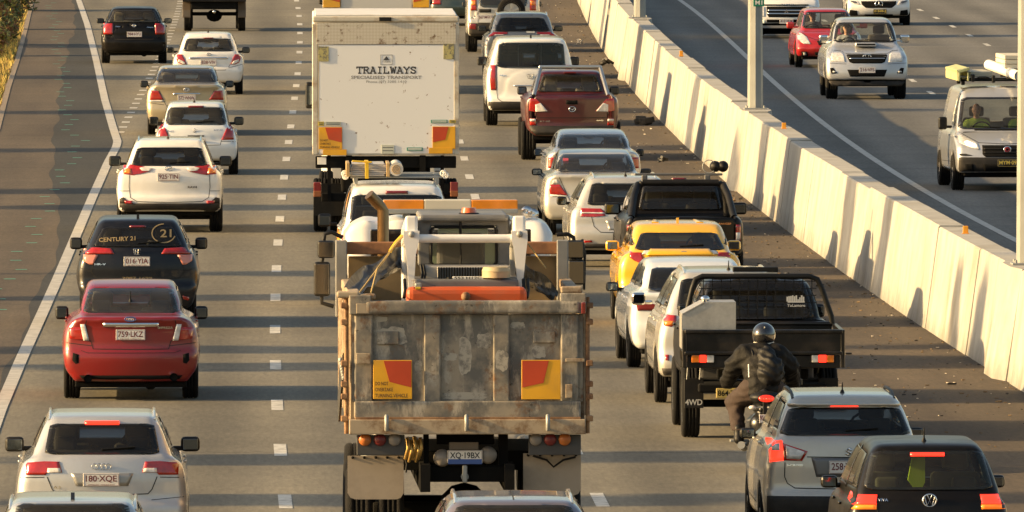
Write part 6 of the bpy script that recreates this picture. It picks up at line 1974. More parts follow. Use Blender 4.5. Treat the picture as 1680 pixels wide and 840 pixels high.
for p_ in bpy.data.objects:
    if p_.name.startswith('number_plate') and p_.parent == t:
        b = MB(); b.box((X(582), y0 + .1115, Z(659)), (X(643) - X(520), .003, .05)); b.build('plate_band', mat('plate_blue', (.04, .09, .30), rough=.4), p_)
        for ch in p_.children:
            if ch.name.startswith('lettering'): ch.data.materials[0] = PLBLACK
b = MB()
for i, (x, y_) in enumerate(((372, 590), (385, 600), (398, 585), (410, 600), (420, 590))):
    b.tube([(X(x), y0 + .2, Z(y_ - 15)), (X(x + 4), y0 + .12, Z(y_ + 20)), (X(x - 6), y0 + .2, Z(y_ + 60))], .018, 6)
b.box((X(395), y0 + .25, Z(620)), (.14, .1, .20), bev=.02); b.build('brass_valve', mat('brass', (.55, .36, .12), rough=.4, metal=.8), t)
b = MB()
b.tube([(X(830), y0 + .22, Z(640)), (X(880), y0 + .2, Z(655)), (X(905), y0 + .2, Z(680)), (X(940), y0 + .2, Z(655)), (X(985), y0 + .22, Z(645))], .012, 6)
b.tube([(X(360), y0 + .22, Z(625)), (X(372), y0 + .2, Z(670)), (X(368), y0 + .2, Z(700))], .012, 6); b.build('cable', BLACK, t)
R_ = .50; T_ = tyre_mb(R_, .27); first = None
for yy in (0, 1.35):
    for x in (X(205), X(320), X(850), X(965)):
        if first is None: first = o = T_.build('wheel', RUBBER, t)
        else: o = first.copy(); COL.objects.link(o); o.parent = t
        o.location = (x, yy, R_)
for x in (-1.0, 1.0):
    o = first.copy(); COL.objects.link(o); o.parent = t; o.location = (x, 5.3, R_)
b = MB(); b.box((-hwB + .38, 3.2, .85), (.35, 1.3, .6), bev=.08); b.box((hwB - .38, 3.2, .85), (.35, 1.3, .6), bev=.08); b.build_each('fuel_tank', STEEL, t)
b = MB(); v = [(X(140), y0 + .4, Z(270)), (X(128), y0 + .5, Z(330)), (X(122), y0 + .5, Z(430)), (X(124), y0 + .4, Z(520)), (X(130), y0 + .4, Z(440)), (X(140), y0 + .35, Z(320))]
b.add(v + [(p[0] + .03, p[1] + .3, p[2]) for p in v], [(0, 1, 2, 3, 4, 5), (11, 10, 9, 8, 7, 6)] + [(i, (i + 1) % 6, 6 + (i + 1) % 6, 6 + i) for i in range(6)]); b.build('side_tarp', mat('tarp_black', (.025, .024, .022), rough=.6), t)
# truck cab
CW = mat('cab_white', (.70, .68, .64), rough=.35, coat=.6, var=.05, dirt=(.40, .34, .25), damt=.25)
yc = 5.0
cz = lambda y: zA(y, yc); cxA = lambda x: XA(x, yc)
def fcab(x, y, z):
    top = cz(347)
    side = psdf([(yc - .3, .8), (yc - .3, top - .35), (yc - .10, top - .06), (yc + .5, top), (yc + 1.0, top - .12), (yc + 1.9, 2.3), (yc + 2.0, .8)], y, z)
    W_ = (cxA(1385) - cxA(200)) / 2; mid = (cxA(1385) + cxA(200)) / 2
    ax = np.abs(x - mid)
    fr = psdf([(-3, 1.0), (W_ - .35, 1.0), (W_ - .22, 1.9), (W_ - .04, cz(520)), (W_ - .02, cz(450)), (W_ - .10, cz(390)), (W_ - .25, cz(356)), (W_ * .55, top + .02), (-3, top + .03)], ax, z)
    rib = .016 * np.cos(x * 17) * (z > top - .5)
    return smax(side, fr, .08) + rib
vs, F = nets(fcab, (-1.4, yc - .4, .7), (1.4, yc + 2.1, cz(347) + .1), (.035, .06, .03))
co = link('cab', np_mesh('cab', vs, F), CW, t)
b = MB(); b.box((cxA(800), yc - .35, cz(560)), (1.7, .03, .55), bev=.05); b.build('cab_rear_window', FRIT, co)
lb = thing('light_bar', 'long orange and white warning light bar across the tipper cab roof', 'light bar', C.O, C.yaw)
yb2 = yc + .2; bz = lambda y: zA(y, yb2); bxx = lambda x: XA(x, yb2)
def sect(x0, x1, m_, nm):
    b = MB(); b.box(((bxx(x0) + bxx(x1)) / 2, yb2, (bz(260) + bz(315)) / 2), (bxx(x1) - bxx(x0), .28, bz(260) - bz(315)), bev=.012); return b.build(nm, m_, lb)
OL = mat('beacon_orange', (.72, .24, .015), rough=.2, coat=.8, var=.15, vscale=5)
sect(432, 656.5, OL, 'orange_lens'); sect(657, 916, mat('lens_cream', (.58, .54, .44), rough=.3), 'white_panel'); sect(916.5, 1172, OL, 'orange_lens')
b = MB(); b.box(((bxx(450) + bxx(1172)) / 2, yb2, bz(322)), (bxx(1172) - bxx(450), .30, .05), bev=.01)
for x in (560, 1040): b.box((bxx(x), yb2, (bz(322) + cz(350)) / 2), (.08, .1, abs(bz(322) - cz(350)) + .05))
b.build('bar_base', STEEL, lb)
ys = y0 + BL + .18
b = MB(); sx_, sz_ = XA(432, ys), lambda y: zA(y, ys)
b.tube([(sx_, ys, 1.2), (sx_, ys, sz_(320)), (sx_ - .04, ys, sz_(290)), (sx_ - .15, ys - .05, sz_(232))], [.062, .062, .060, .058], 14); b.build('exhaust_stack', mat('bronze_pipe', (.30, .18, .08), rough=.35, metal=.9, var=.2), t)
b = MB()
for x in (1222, 1258): b.lathe([(.02, .15), (.025, 0), (.055, -.09), (.06, -.10), (.001, -.07)], Matrix.Translation((XA(x, yc + .6), yc + .6, zA(325 + (x - 1222) * .4, yc + .6))) @ Matrix.Rotation(PI / 2, 4, 'Z'), 14)
b.build_each('air_horn', CHROME, t)
ym_ = yc + 1.6
def mm(x0, x1, ya, yb_, nm='door_mirror', m_=BLACK):
    w, h = XA(x1, ym_) - XA(x0, ym_), zA(ya, ym_) - zA(yb_, ym_)
    c_ = ((XA(x1, ym_) + XA(x0, ym_)) / 2, ym_, (zA(ya, ym_) + zA(yb_, ym_)) / 2)
    o = MB().box(c_, (w, .12, h), bev=.035).build(nm, m_, t)
    MB().box((c_[0], ym_ - .0615, c_[2]), (w * .84, .006, h * .88), bev=.0028, rot=Matrix.Rotation(.004, 3, 'X')).build('mirror_glass', mat('bright_mirror', (.22, .22, .22), rough=.08, metal=1.0), o)
mm(70, 165, 485, 582); mm(50, 140, 602, 792); mm(1437, 1540, 485, 585); mm(1449, 1542, 592, 730, 'door_mirror', BLACK)
b = MB(); P3 = lambda x, y: (XA(x, ym_), ym_ + .05, zA(y, ym_))
b.tube([P3(210, 470), P3(150, 440), P3(112, 450), P3(105, 485)], .022, 8); b.tube([P3(95, 790), P3(95, 830), P3(160, 850)], .022, 8); b.tube([P3(100, 580), P3(95, 605)], .02, 8)
b.tube([P3(1390, 455), P3(1450, 452), P3(1482, 470), P3(1485, 490)], .022, 8); b.tube([P3(1490, 580), P3(1495, 600)], .02, 8); b.tube([P3(1530, 480), P3(1545, 560), P3(1540, 760)], .015, 8)
b.build_each('mirror_arm', BLACK, t)
b = MB()
for sg, x0_ in ():
    b.add([(XA(x0_, yc), yc, zA(470, yc)), (XA(x0_ + 45, yc), yc, zA(470, yc)), (XA(x0_ + 45, yc), yc, 1.0), (XA(x0_, yc), yc, 1.0)] , [(0, 1, 2, 3)])
# tarp draped inside the bin
TARP = mat('tarp_black', (.025, .024, .022), rough=.6)
TARPG = mat('tarp_grey', (.028, .025, .021), rough=.45, var=.3, vscale=5, bump=.8, bscale=6)
def drape(pts, name, m_=TARPG):
    """sheet between two 3D edge lines, with folds"""
    top, bot = pts; n = 16; m2 = 7; mb = MB(); v = []
    def samp(L_, s): 
        k = s * (len(L_) - 1); i = min(int(k), len(L_) - 2); return Vector(L_[i]).lerp(Vector(L_[i + 1]), k - i)
    for i in range(n + 1):
        a, c_ = samp(top, i / n), samp(bot, i / n)
        for j in range(m2 + 1):
            p = a.lerp(c_, j / m2); p.y += .07 * math.sin(i * 1.3 + j * .9); p.z += .035 * math.sin(j * 2.1 + i * .6) - .06 * math.sin(PI * j / m2); v.append(p)
    f = [(i * (m2 + 1) + j, i * (m2 + 1) + j + 1, (i + 1) * (m2 + 1) + j + 1, (i + 1) * (m2 + 1) + j) for i in range(n) for j in range(m2)]
    mb.add(v, f, True); return mb.build(name, m_, t, fix=False)
A_ = lambda x, y, yl_: (XA(x, yl_), yl_, zA(y, yl_))
drape(([A_(215, 745, .2), A_(330, 620, 1.5), A_(450, 560, 2.2), A_(560, 520, 2.6)], [A_(340, 760, .2), A_(400, 700, 1.2), A_(500, 650, 2.0), A_(590, 610, 2.6)]), 'tarpaulin')
drape(([A_(1100, 500, 2.8), A_(1200, 590, 2.0), A_(1290, 660, 1.2), A_(1400, 770, .2)], [A_(1130, 620, 2.6), A_(1190, 700, 1.8), A_(1260, 740, 1.2), A_(1340, 775, .2)]), 'tarpaulin')
drape(([A_(640, 500, 2.9), A_(660, 560, 2.8), A_(640, 640, 2.6)], [A_(730, 480, 2.9), A_(735, 560, 2.8), A_(700, 640, 2.6)]), 'tarpaulin')
b = MB(); b.tube([A_(300, 775, -.6), A_(540, 458, 1.0)], .010, 6); b.tube([A_(365, 775, -.8), A_(400, 640, -.2), A_(520, 480, .9)], .009, 6); b.tube([A_(620, 345, 1.6), A_(560, 435, 1.4)], .007, 5); b.tube([A_(1110, 345, 1.6), A_(1180, 435, 1.4), A_(1330, 640, .3)], .007, 5)
b.build_each('tie_rope', mat('rope', (.40, .28, .10), rough=.8), t)
b = MB(); b.tube([A_(470, 545, .5), A_(500, 500, .8), A_(535, 462, 1.0)], .02, 6); b.build('rope_end', mat('strap_yellow'), t)
b = MB(); bx(b, 385, 400, 0, 2, y0, .1)
for x0_, x1_, ya, yb_ in ((300, 390, 778, 806), (176, 300, 765, 800), (1410, 1530, 738, 775)):
    b.box(((XA(x0_, y0) + XA(x1_, y0)) / 2, y0 - .03, (zA(ya, y0) + zA(yb_, y0)) / 2), (XA(x1_, y0) - XA(x0_, y0), .14, zA(ya, y0) - zA(yb_, y0)), bev=.02)
b.build_each('top_hinge', TAN, t)

# ------------------------------------------------------------------ compact loader in the bin
yb_l = 0.0
s = thing('skid_steer_loader', 'white armed compact loader with orange-red rear, standing in the tipper bin', 'loader', C.O, C.yaw)
LW = mat('loader_white', (.76, .75, .72), rough=.4, coat=.5, var=.05, dirt=(.35, .3, .22), damt=.25)
LR = mat('loader_red', (.56, .080, .008), rough=.5, coat=.1, var=.12, vscale=4, dirt=(.25, .1, .05), damt=.4)
LG = mat('loader_grey', (.12, .12, .12), rough=.6, var=.2)
mid = (XA(545, yb_l) + XA(1225, yb_l)) / 2
B = lambda x, y, yl_=yb_l: (XA(x, yl_), yl_, zA(y, yl_))
def lb_box(mb, x0, x1, ya, yb_, y, d, bev=.02):
    mb.box(((XA(x0, y) + XA(x1, y)) / 2, y + d / 2, (zA(ya, y) + zA(yb_, y)) / 2), (XA(x1, y) - XA(x0, y), d, zA(ya, y) - zA(yb_, y)), bev=bev)
b = MB(); lb_box(b, 560, 1225, 742, 860, -.35, .22, .07); b.build('counterweight', LR, s)
b = MB(); lb_box(b, 600, 1180, 700, 860, -.12, .9, .03); b.box((mid, 1.1, zfl + .42), (.9, 2.3, .62), bev=.05); b.build('body', LG, s)
b = MB(); b.sphere(B(888, 795, -.38), .05, 10); b.build('lifting_eye', RUST, s)
for sg, pts in ((-1, [(545, 432), (632, 432), (630, 480), (612, 560), (606, 660), (600, 745), (572, 745), (566, 640), (556, 540), (543, 480)]), (1, [(1140, 432), (1226, 432), (1228, 480), (1218, 560), (1208, 660), (1200, 745), (1172, 745), (1164, 640), (1152, 540), (1140, 480)])):
    b = MB(); b.prism([(XA(p, .25), zA(q_, .25)) for p, q_ in pts], 'y', .18, .36)
    xm = (XA(pts[0][0], .25) + XA(pts[1][0], .25)) / 2
    b.box((xm, 1.25, zA(455, .25)), (.13, 2.0, .20), bev=.03, rot=Matrix.Rotation(-.10, 3, 'X')); b.box((xm, 2.3, zA(455, .25) - .55), (.12, .25, .95), bev=.04)
    o = b.build('lift_arm', LW, s)
    b = MB(); b.sphere((xm, .17, zA(450, .25)), .035, 8, (1, .5, 1)); b.build('pivot_pin', STEEL, o)
b = MB(); b.cyl((XA(628, .2), .24, zA(476, .2)), (XA(1142, .2), .24, zA(476, .2)), 24 / 3.36 * u * 2.21, n=20); b.build('cross_tube', LW, s)
b = MB(); lb_box(b, 730, 1010, 630, 700, .10, .06, .01); lb_box(b, 655, 1130, 625, 705, .14, .35, .02); gr_ = b.build('engine_cover', mat('cover_grey', (.30, .29, .27), rough=.55, var=.1), s)
b = MB()
for k in range(19): lb_box(b, 735 + k * 14.6, 735 + k * 14.6 + 6.5, 634, 698, .07, .03, .003)
b.build_each('grille_slat', UNDER, gr_)
b = MB(); lb_box(b, 660, 1080, 704, 742, -.05, .2, .02); b.build('rear_deck', mat('deck_dark', (.06, .06, .06), rough=.6), s)
b = MB(); lb_box(b, 815, 985, 684, 700, -.02, .04, .004); o = b.build('name_plate', WHITE, s); text_part('553 H12C', ((XA(900, -.03)), zA(692, -.03)), XA(975, 0) - XA(825, 0), .026, UNDER, o, y=-.024)
b = MB(); b.cyl(B(1055, 690), B(1055, 655), .145, n=20); b.cyl(B(1055, 655), B(1055, 632), .15, .13, n=20); b.cyl(B(1055, 742), B(1055, 690), .05, n=12); b.build('air_filter', mat('filter_beige', (.42, .34, .20), rough=.6), s)
b = MB(); b.cyl(B(800, 745), B(800, 700), .045, n=12); b.cyl(B(798, 712), B(798, 690), .03, n=10); b.box(B(800, 735), (.14, .1, .04), bev=.01); b.build('muffler', BLACK, s)
b = MB(); lb_box(b, 608, 645, 720, 758, -.30, .12, .015); b.build('grey_bracket', STEEL, s); b = MB(); lb_box(b, 610, 640, 742, 756, -.34, .04, .006); b.build('yellow_tag', mat('strap_yellow'), s)
b = MB()
for x in (550, 1205, 1228): b.tube([B(x, 700, .0), B(x + 4, 760, -.1), B(x - 3, 800, -.2)], .018, 6)
for x in (640, 655): b.tube([B(x, 620, .15), B(x + 8, 670, .1), B(x - 4, 720, .05)], .016, 6)
b.build_each('hydraulic_hose', BLACK, s)
# operator cab of the loader
yk = .75
kb = MB()
kp = [(695, 410), (1055, 410), (1055, 625), (695, 625)]
def kbox(mb, x0, x1, ya, yb_, y, d, bev): lb_box(mb, x0, x1, ya, yb_, y, d, bev)
kbox(kb, 622, 700, 345, 625, yk, .08, .03); kbox(kb, 1052, 1130, 345, 625, yk, .08, .03); kbox(kb, 640, 1115, 345, 408, yk, .10, .03)
kbox(kb, 622, 690, 345, 625, yk + 1.2, .08, .03); kbox(kb, 1060, 1130, 345, 625, yk + 1.2, .08, .03)
CG = mat('cab_frame_grey', (.15, .15, .15), rough=.5, var=.25, vscale=3, dirt=(.3, .27, .2), damt=.35)
kb.build_each('cab_post', CG, s)
b = MB(); b.box(((XA(622, yk) + XA(1128, yk)) / 2, yk + .62, zA(333, yk + 1.3) - .01), (XA(1122, yk) - XA(630, yk), 1.45, .07), bev=.06); b.build('cab_roof', CG, s)
b = MB(); lb_box(b, 700, 1052, 408, 622, yk + .02, .012, .004); b.build('rear_window', GLASSC, s)
b = MB(); gp = [A_(x, y, yk - .005) for x, y in ((712, 412), (1042, 412), (1056, 428), (1056, 605), (1040, 622), (712, 622), (696, 605), (696, 428), (712, 412))]; b.tube(gp, .018, 6); b.build('window_seal', BLACK, s)
b = MB(); b.tube([A_(860, 360, yk - .03), A_(860, 620, yk - .03)], .010, 6)
for k in range(9): b.sphere(A_(858, 365 + k * 10, yk - .05), .016, 6, (1, 1, 1.4))
b.build('wiper_chain', BLACK, s)
b = MB(); lb_box(b, 735, 1010, 420, 470, yk + 1.25, .02, .01); lb_box(b, 700, 1050, 470, 625, yk + 1.3, .05, .01); b.build('cab_front_screen', mat('through_view_green', (.50, .62, .46), rough=.3), s)  # opaque panel, bright view through the cab glass put into its colour
b = MB(); b.box(((XA(780, yk) + XA(960, yk)) / 2, yk + .7, zA(590, yk)), (.5, .15, .5), bev=.06); b.build('operator_seat', SEAT, s)
b = MB(); c0 = A_(905, 340, yk + .15); b.cyl(c0, (c0[0], c0[1], zA(332, yk + .15)), .11, .10, n=16); bo = b.build('beacon_base', BLACK, s)
b = MB(); b.cyl((c0[0], c0[1], zA(332, yk + .15)), (c0[0], c0[1], zA(305, yk + .15)), .085, .07, n=16); b.build('beacon', mat('beacon_red_orange', (.65, .13, .02), rough=.2, coat=.8), s)
for sg in (-1, 1):
    for yy in (.1, 1.35):
        T2 = tyre_mb(.33, .22); o = T2.build('wheel', RUBBER, s); o.location = (mid + sg * .50, yy + .1, zfl + .34)
b = MB(); b.box((mid, 2.75, zfl + .35), (1.3, .5, .6), bev=.06); b.build('bucket', RUST, s)
# ================================================================== black tray-back ute
C = car('cab', 'utility_truck', 'black raised ute with open steel tray and silver toolbox', 'ute', c9, 674, 931,
        [(290, 760), (310, 700), (318, 600), (312, 520), (290, 470)], [(262, 460), (245, 380), (205, 292)], 278, P_BLACK,
        [(238, 452), (196, 292)], [], yaw=hd(XL, 1252, 717) + .006, ro=1.35, wb=3.2, R=.43, zb=.62, tub=2.0, tyre=(245, 318), mir=(240, 300, 392, 446),
        group=G3, gm=GLASSD, wiper=False)
t, u = C.root, C.u
X = lambda x: (x - 674) * u
Z = lambda y, yl_=None: C.zz(y, yl_)
y0 = -C.ro; TL = 1.9
TB = mat('tray_black', (.006, .0055, .005), rough=.3, coat=.4, var=.2, dirt=(.06, .045, .03), dscale=3, damt=.35, spec=.3)
zt_, zf_ = Z(497), Z(598); hT = 321 * u
b = MB(); b.box((0, y0 + TL / 2, zf_ + .03), (2 * hT, TL, .06), bev=.01); b.build('tray_floor', TB, t)
b = MB(); b.box((0, y0 - .0, (zt_ + zf_) / 2), (2 * hT - .02, .035, zt_ - zf_), bev=.008); b.box((0, y0 - .015, zt_ - .02), (2 * hT, .07, .05), bev=.015); b.box((0, y0 - .015, zf_ + .02), (2 * hT, .07, .04), bev=.01); b.build('tailboard', TB, t)
for sg in (-1, 1):
    b = MB(); b.box((sg * (hT - .018), y0 + TL / 2, (zt_ + zf_) / 2), (.035, TL, zt_ - zf_), bev=.008); b.box((sg * (hT - .01), y0 + TL / 2, zt_ - .02), (.06, TL, .045), bev=.012); b.build('side_board', TB, t)
    b = MB(); b.box((sg * hT, y0 + .0, (zt_ + Z(650)) / 2), (.05, .06, zt_ - Z(650)), bev=.01); b.build('corner_post', TB, t)
b = MB(); b.box((0, y0 + .06, (Z(600) + Z(652)) / 2), (2 * hT - .06, .08, Z(600) - Z(652)), bev=.015); b.build('rear_bar', TB, t)
for sg in (-1, 1):
    cols = [(380, 413, AMBER), (413, 442, REDLIT), (442, 473, CLEAR)] if sg < 0 else [(868, 896, CLEAR), (896, 930, REDLIT), (930, 960, AMBER)]
    holder = MB().box((X((cols[0][0] + cols[-1][1]) / 2), y0 + .015, Z(614)), (X(cols[-1][1]) - X(cols[0][0]) + .03, .03, Z(597) - Z(632)), bev=.01).build('lamp_cluster', BLACK, t)
    for (a, c_, m_) in cols:
        b = MB(); b.box((X((a + c_) / 2), y0 - .01, Z(614)), (X(c_) - X(a) - .006, .04, Z(599) - Z(629)), bev=.008); b.build('tail_lamp', m_, holder)
for (a, c_) in ((358, 437), (905, 985)):
    o = MB().box((X((a + c_) / 2), y0 + .55, (Z(700) + Z(822)) / 2), (X(c_) - X(a), .02, Z(700) - Z(822)), bev=.008).build('mudflap', BLACK, t)
    if a < 500:
        text_part('4WD', (X(397), Z(798)), 70 * u, 24 * u, mat('worn_white', (.5, .5, .48), rough=.7), o, y=y0 + .536)
        b = MB()
        for sx in (372, 424): b.tube([(X(sx), y0 + .5, Z(655)), (X(sx - 4), y0 + .5, Z(705))], .008, 5)
        b.build_each('flap_chain', STEEL, t)
b = MB()
for sg in (-1, 1): b.box((sg * .40, y0 + 1.1, Z(665)), (.09, 2.4, .14), bev=.01)
b.box((0, y0 + .35, Z(680)), (1.1, .12, .12), bev=.02); b.box((0, 0, C.zz(745, 0) + .05), (1.5, .14, .14), bev=.04); b.sphere((0, 0, C.zz(745, 0) + .06), .20, 12)
b.build('chassis', UNDER, t)
b = MB(); b.box((X(540), y0 + .12, Z(755)), (.34, .02, .12), bev=.01); b.build('number_plate', mat('plate_dirty_yellow', (.40, .30, .08), rough=.6), t)
text_part('864·TKS', (X(540), Z(755)), .30, .07, UNDER, bpy.data.objects[[o.name for o in bpy.data.objects if o.name.startswith('number_plate') and o.parent == t][0]], y=y0 + .105)
# hoop and mesh guard behind the cab
yh = y0 + TL - .02
hp = [(352, 470), (362, 430), (385, 330), (398, 292), (425, 280), (860, 280), (892, 292), (910, 330), (948, 440), (952, 472)]
HP = [(*[C.at(980 + p[0] / 2.4706, 340 + p[1] / 2.4706, yh)[k] for k in (0,)], yh, C.at(980 + p[0] / 2.4706, 340 + p[1] / 2.4706, yh)[1]) for p in hp]
b = MB(); b.tube([HP[0], HP[1], HP[2], HP[3], HP[4], HP[5], HP[6], HP[7], HP[8], HP[9]], .035, 10)
b.build('headboard_hoop', BLACK, t)
pz = lambda y: C.at(1252, 340 + y / 2.4706, yh)[1]; pxx = lambda x: C.at(980 + x / 2.4706, 500, yh)[0]
b = MB()
for x in np.linspace(430, 870, 13): b.box((pxx(x), yh + .02, (pz(288) + pz(455)) / 2), (.010, .010, pz(288) - pz(455)))
for y in np.linspace(300, 445, 6): b.box((pxx(650), yh + .02, pz(y)), (pxx(885) - pxx(408), .010, .010))
b.build('window_mesh', BLACK, t)
b = MB(); b.tube([(HP[0][0], yh, HP[0][2]), (HP[9][0], yh, HP[9][2])], .03, 8); b.box((pxx(650), yh, (HP[0][2] + zf_) / 2), (HP[9][0] - HP[0][0], .03, HP[0][2] - zf_ - .02)); b.build('headboard_panel', TB, t)
# worn white sticker, upper right of the window
b = MB()
rnd = random.Random(5)
for k in range(10):
    x = 770 + k * 7.3; h = rnd.uniform(8, 26)
    b.box((pxx(x), yh - .002, pz(382) + h * u * .5), (6.0 * u, .004, h * u))
b.box((pxx(806), yh - .002, pz(384)), (70 * u, .004, 5 * u)); b.build('white_decal', mat('worn_white'), t)
text_part('ToLamore', (pxx(806), pz(398)), 74 * u, 12 * u, mat('worn_white'), t, y=yh - .004)
b = MB(); yr_ = C.rear_y + .45; e_ = lambda x, y: C.at(980 + x / 2.4706, 340 + y / 2.4706, yr_)
p0, p1 = e_(548, 242), e_(733, 262); b.box(((p0[0] + p1[0]) / 2, yr_, (p0[1] + p1[1]) / 2), (p1[0] - p0[0], .09, p0[1] - p1[1]), bev=.015); o = b.build('roof_light_bar', BLACK, t)
b = MB(); b.box(((p0[0] + p1[0]) / 2, yr_ - .03, p1[1] - .012), (p1[0] - p0[0] - .02, .05, .015)); 
for sx in (-.22, .22): b.box(((p0[0] + p1[0]) / 2 + sx, yr_, p1[1] - .05), (.04, .04, .09))
b.build('light_bar_bracket', STEEL, o)
# toolbox
tb = thing('toolbox', 'silver checker-plate toolbox with slanted lid on the black ute tray', 'toolbox', C.O, C.yaw)
CKP = mat('bright_checker', (.50, .48, .44), rough=.35, metal=.6, bump=.10, bscale=60, var=.10, vscale=20, dirt=(.2, .17, .13), damt=.3)
tx = lambda x: C.at(980 + x / 2.4706, 500, y0 + .25)[0]; tz = lambda y: C.at(1160, 340 + y / 2.4706, y0 + .25)[1]
b = MB(); b.prism([(tx(342), zf_ + .06), (tx(342), tz(438)), (tx(432), tz(390)), (tx(445), tz(384)), (tx(561), tz(384)), (tx(561), zf_ + .06)], 'y', y0 + .22, y0 + 1.0); b.build('box_body', CKP, tb)
b = MB(); b.box(((tx(345) + tx(437)) / 2 - .008, y0 + .61, (tz(438) + tz(388)) / 2 + .012), (math.hypot(tx(437) - tx(345), tz(388) - tz(438)), .80, .02), bev=.006, rot=Matrix.Rotation(-math.atan2(tz(388) - tz(438), tx(437) - tx(345)), 3, 'Y')); b.build('lid', CKP, tb)
b = MB(); b.sphere((tx(440), y0 + .5, tz(374)), .05, 10, (1.2, 1, .8)); b.build('beacon_dome', CHROME, tb)

# ================================================================== people
SKIN = mat('skin', (.42, .24, .16), rough=.55)
def capsule(x, y, z, a, b, ra, rb):
    a = np.array(a, float); b = np.array(b, float); d = b - a; L = (d * d).sum()
    t = np.clip(((x - a[0]) * d[0] + (y - a[1]) * d[1] + (z - a[2]) * d[2]) / L, 0, 1)
    return np.sqrt((x - a[0] - d[0] * t) ** 2 + (y - a[1] - d[1] * t) ** 2 + (z - a[2] - d[2] * t) ** 2) - (ra + (rb - ra) * t)
def ell(x, y, z, c, r):
    q = np.sqrt(((x - c[0]) / r[0]) ** 2 + ((y - c[1]) / r[1]) ** 2 + ((z - c[2]) / r[2]) ** 2)
    return (q - 1) * min(r)
def blob(prims, grow=0.0, k=.04):
    def f(x, y, z):
        d = None
        for p in prims:
            v = capsule(x, y, z, *p[1:]) if p[0] == 'c' else ell(x, y, z, *p[1:])
            d = v if d is None else smin(d, v, k)
        return d - grow
    return f
def blob_obj(name, prims, m, parent, lo, hi, h=.018, grow=0.0, k=.04, cut=None, wr=0.0):
    f1 = blob(prims, grow, k)
    def f0(x, y, z):
        d = f1(x, y, z)
        if wr: d = d + wr * (np.sin(z * 61 + 3 * np.sin(x * 17 + y * 9)) + .7 * np.sin(x * 47 + z * 33 + 2 * np.sin(z * 21)) + .5 * np.sin(y * 80 + x * 31))
        return d
    f = f0 if cut is None else (lambda x, y, z: np.maximum(f0(x, y, z), cut(x, y, z)))
    vs, F = nets(f, lo, hi, (h, h, h))
    return link(name, np_mesh(name, vs, F), m, parent)
def mirrored(P): return P + [(p[0],) + tuple((-q[0], q[1], q[2]) if (isinstance(q, tuple) and i < (2 if p[0] == 'c' else 1)) else q for i, q in enumerate(p[1:])) for p in P]

# ------------------------------------------------------------------ motorcycle and rider
M_ = Ctx((1180, 500, 3.0), 222, 828, .32, hd(XL, 1253, 775) + .012, False, 1.42, .35)
mc = thing('motorcycle', 'black motorcycle with oval lit tail lamp, splitting lanes beside the silver crossover', 'motorcycle', M_.O, M_.yaw, None)
a3 = lambda x, y, yl_: (M_.at(1180 + x / 3, 500, yl_)[0], yl_, M_.at(1254, 500 + y / 3, yl_)[1])
T3 = MB(); R3 = .30
T3.lathe([(R3 * .62, -.06), (R3 * .85, -.085), (R3 * .96, -.06), (R3, -.02), (R3, .02), (R3 * .96, .06), (R3 * .85, .085), (R3 * .62, .06), (R3 * .62, -.06)], n=32)
for y in (0, 1.42):
    o = T3.build('wheel', RUBBER, mc); o.location = (0, y, R3)
    rim_mb(R3, .12, 1, 6).build('rim', mat('rim_dark', (.05, .05, .05), rough=.4, metal=.5), o)
MB().box((0, -.02, .62), (.17, .62, .04), bev=.018).build('rear_mudguard', BLACK, mc)
ft = [('c', (0, -.10, .86), (0, .30, .80), .09, .13), ('c', (0, .30, .80), (0, .62, .92), .13, .17), ('c', (0, .62, .92), (0, .95, .86), .17, .12), ('c', (0, .2, .55), (0, .8, .5), .15, .17), ('c', (0, -.22, .92), (0, .1, .84), .06, .09)]
blob_obj('frame_and_tank', ft, mat('bike_black', (.012, .012, .012), rough=.3, coat=.6), mc, (-.3, -.4, .2), (.3, 1.2, 1.2), .025)
tl0, tl1 = a3(146, 430, -.30), a3(306, 520, -.30)
tlx = a3(230, 458, -.34)
b = MB(); b.sphere((tlx[0], -.26, tlx[2]), .5 * (tl1[0] - tl0[0]), 18, (1, .9, .42)); b.build('tail_fairing', BLACK, mc)
q0, q1 = a3(190, 445, -.36), a3(270, 473, -.36)
b = MB(); b.sphere(((q0[0] + q1[0]) / 2, -.50, (q0[2] + q1[2]) / 2 ), .5 * (q1[0] - q0[0]), 16, (1, .35, .45)); tlo = b.build('tail_light', REDMID, mc)
b = MB()
for k in range(5): b.sphere((q0[0] + (q1[0] - q0[0]) * (.16 + .17 * k), -.545 + .008 * abs(k - 2), (q0[2] + q1[2]) / 2 - .004), .014, 8)
b.build('tail_light_bulbs', REDLIT, tlo)
for sg in (-1, 1):
    xi = a3(165 if sg < 0 else 292, 506, -.3); b = MB(); b.sphere(xi, .045, 10, (1.1, .8, .6)); b.tube([xi, (tlx[0], -.28, xi[2])], .012, 6); b.build('indicator', CLEAR, mc)
p0, p1 = a3(197, 540, -.42), a3(254, 582, -.42)
b = MB(); b.box(((p0[0] + p1[0]) / 2, -.42, (p0[2] + p1[2]) / 2 + .10), (.05, .03, .34), bev=.01); b.build('plate_arm', BLACK, mc)
plate(mc, (p0[0] + p1[0]) / 2, -.44, (p0[2] + p1[2]) / 2, '904·EK', w=p1[0] - p0[0], h=p0[2] - p1[2])
ex = a3(108, 690, -.05)
b = MB(); b.tube([(ex[0] + .14, .55, .34), (ex[0] + .05, .25, ex[2] - .05), (ex[0], -.08, ex[2])], [.03, .04, .045], 14); b.build('exhaust_pipe', STEEL, mc)
b = MB(); hz = a3(30, 380, .95)
b.tube([(-.42, .80, .98), (-.25, .92, 1.03), (0, .95, 1.0), (.25, .92, 1.03), (.42, .80, .98)], .016, 8); b.build('handlebar', BLACK, mc)
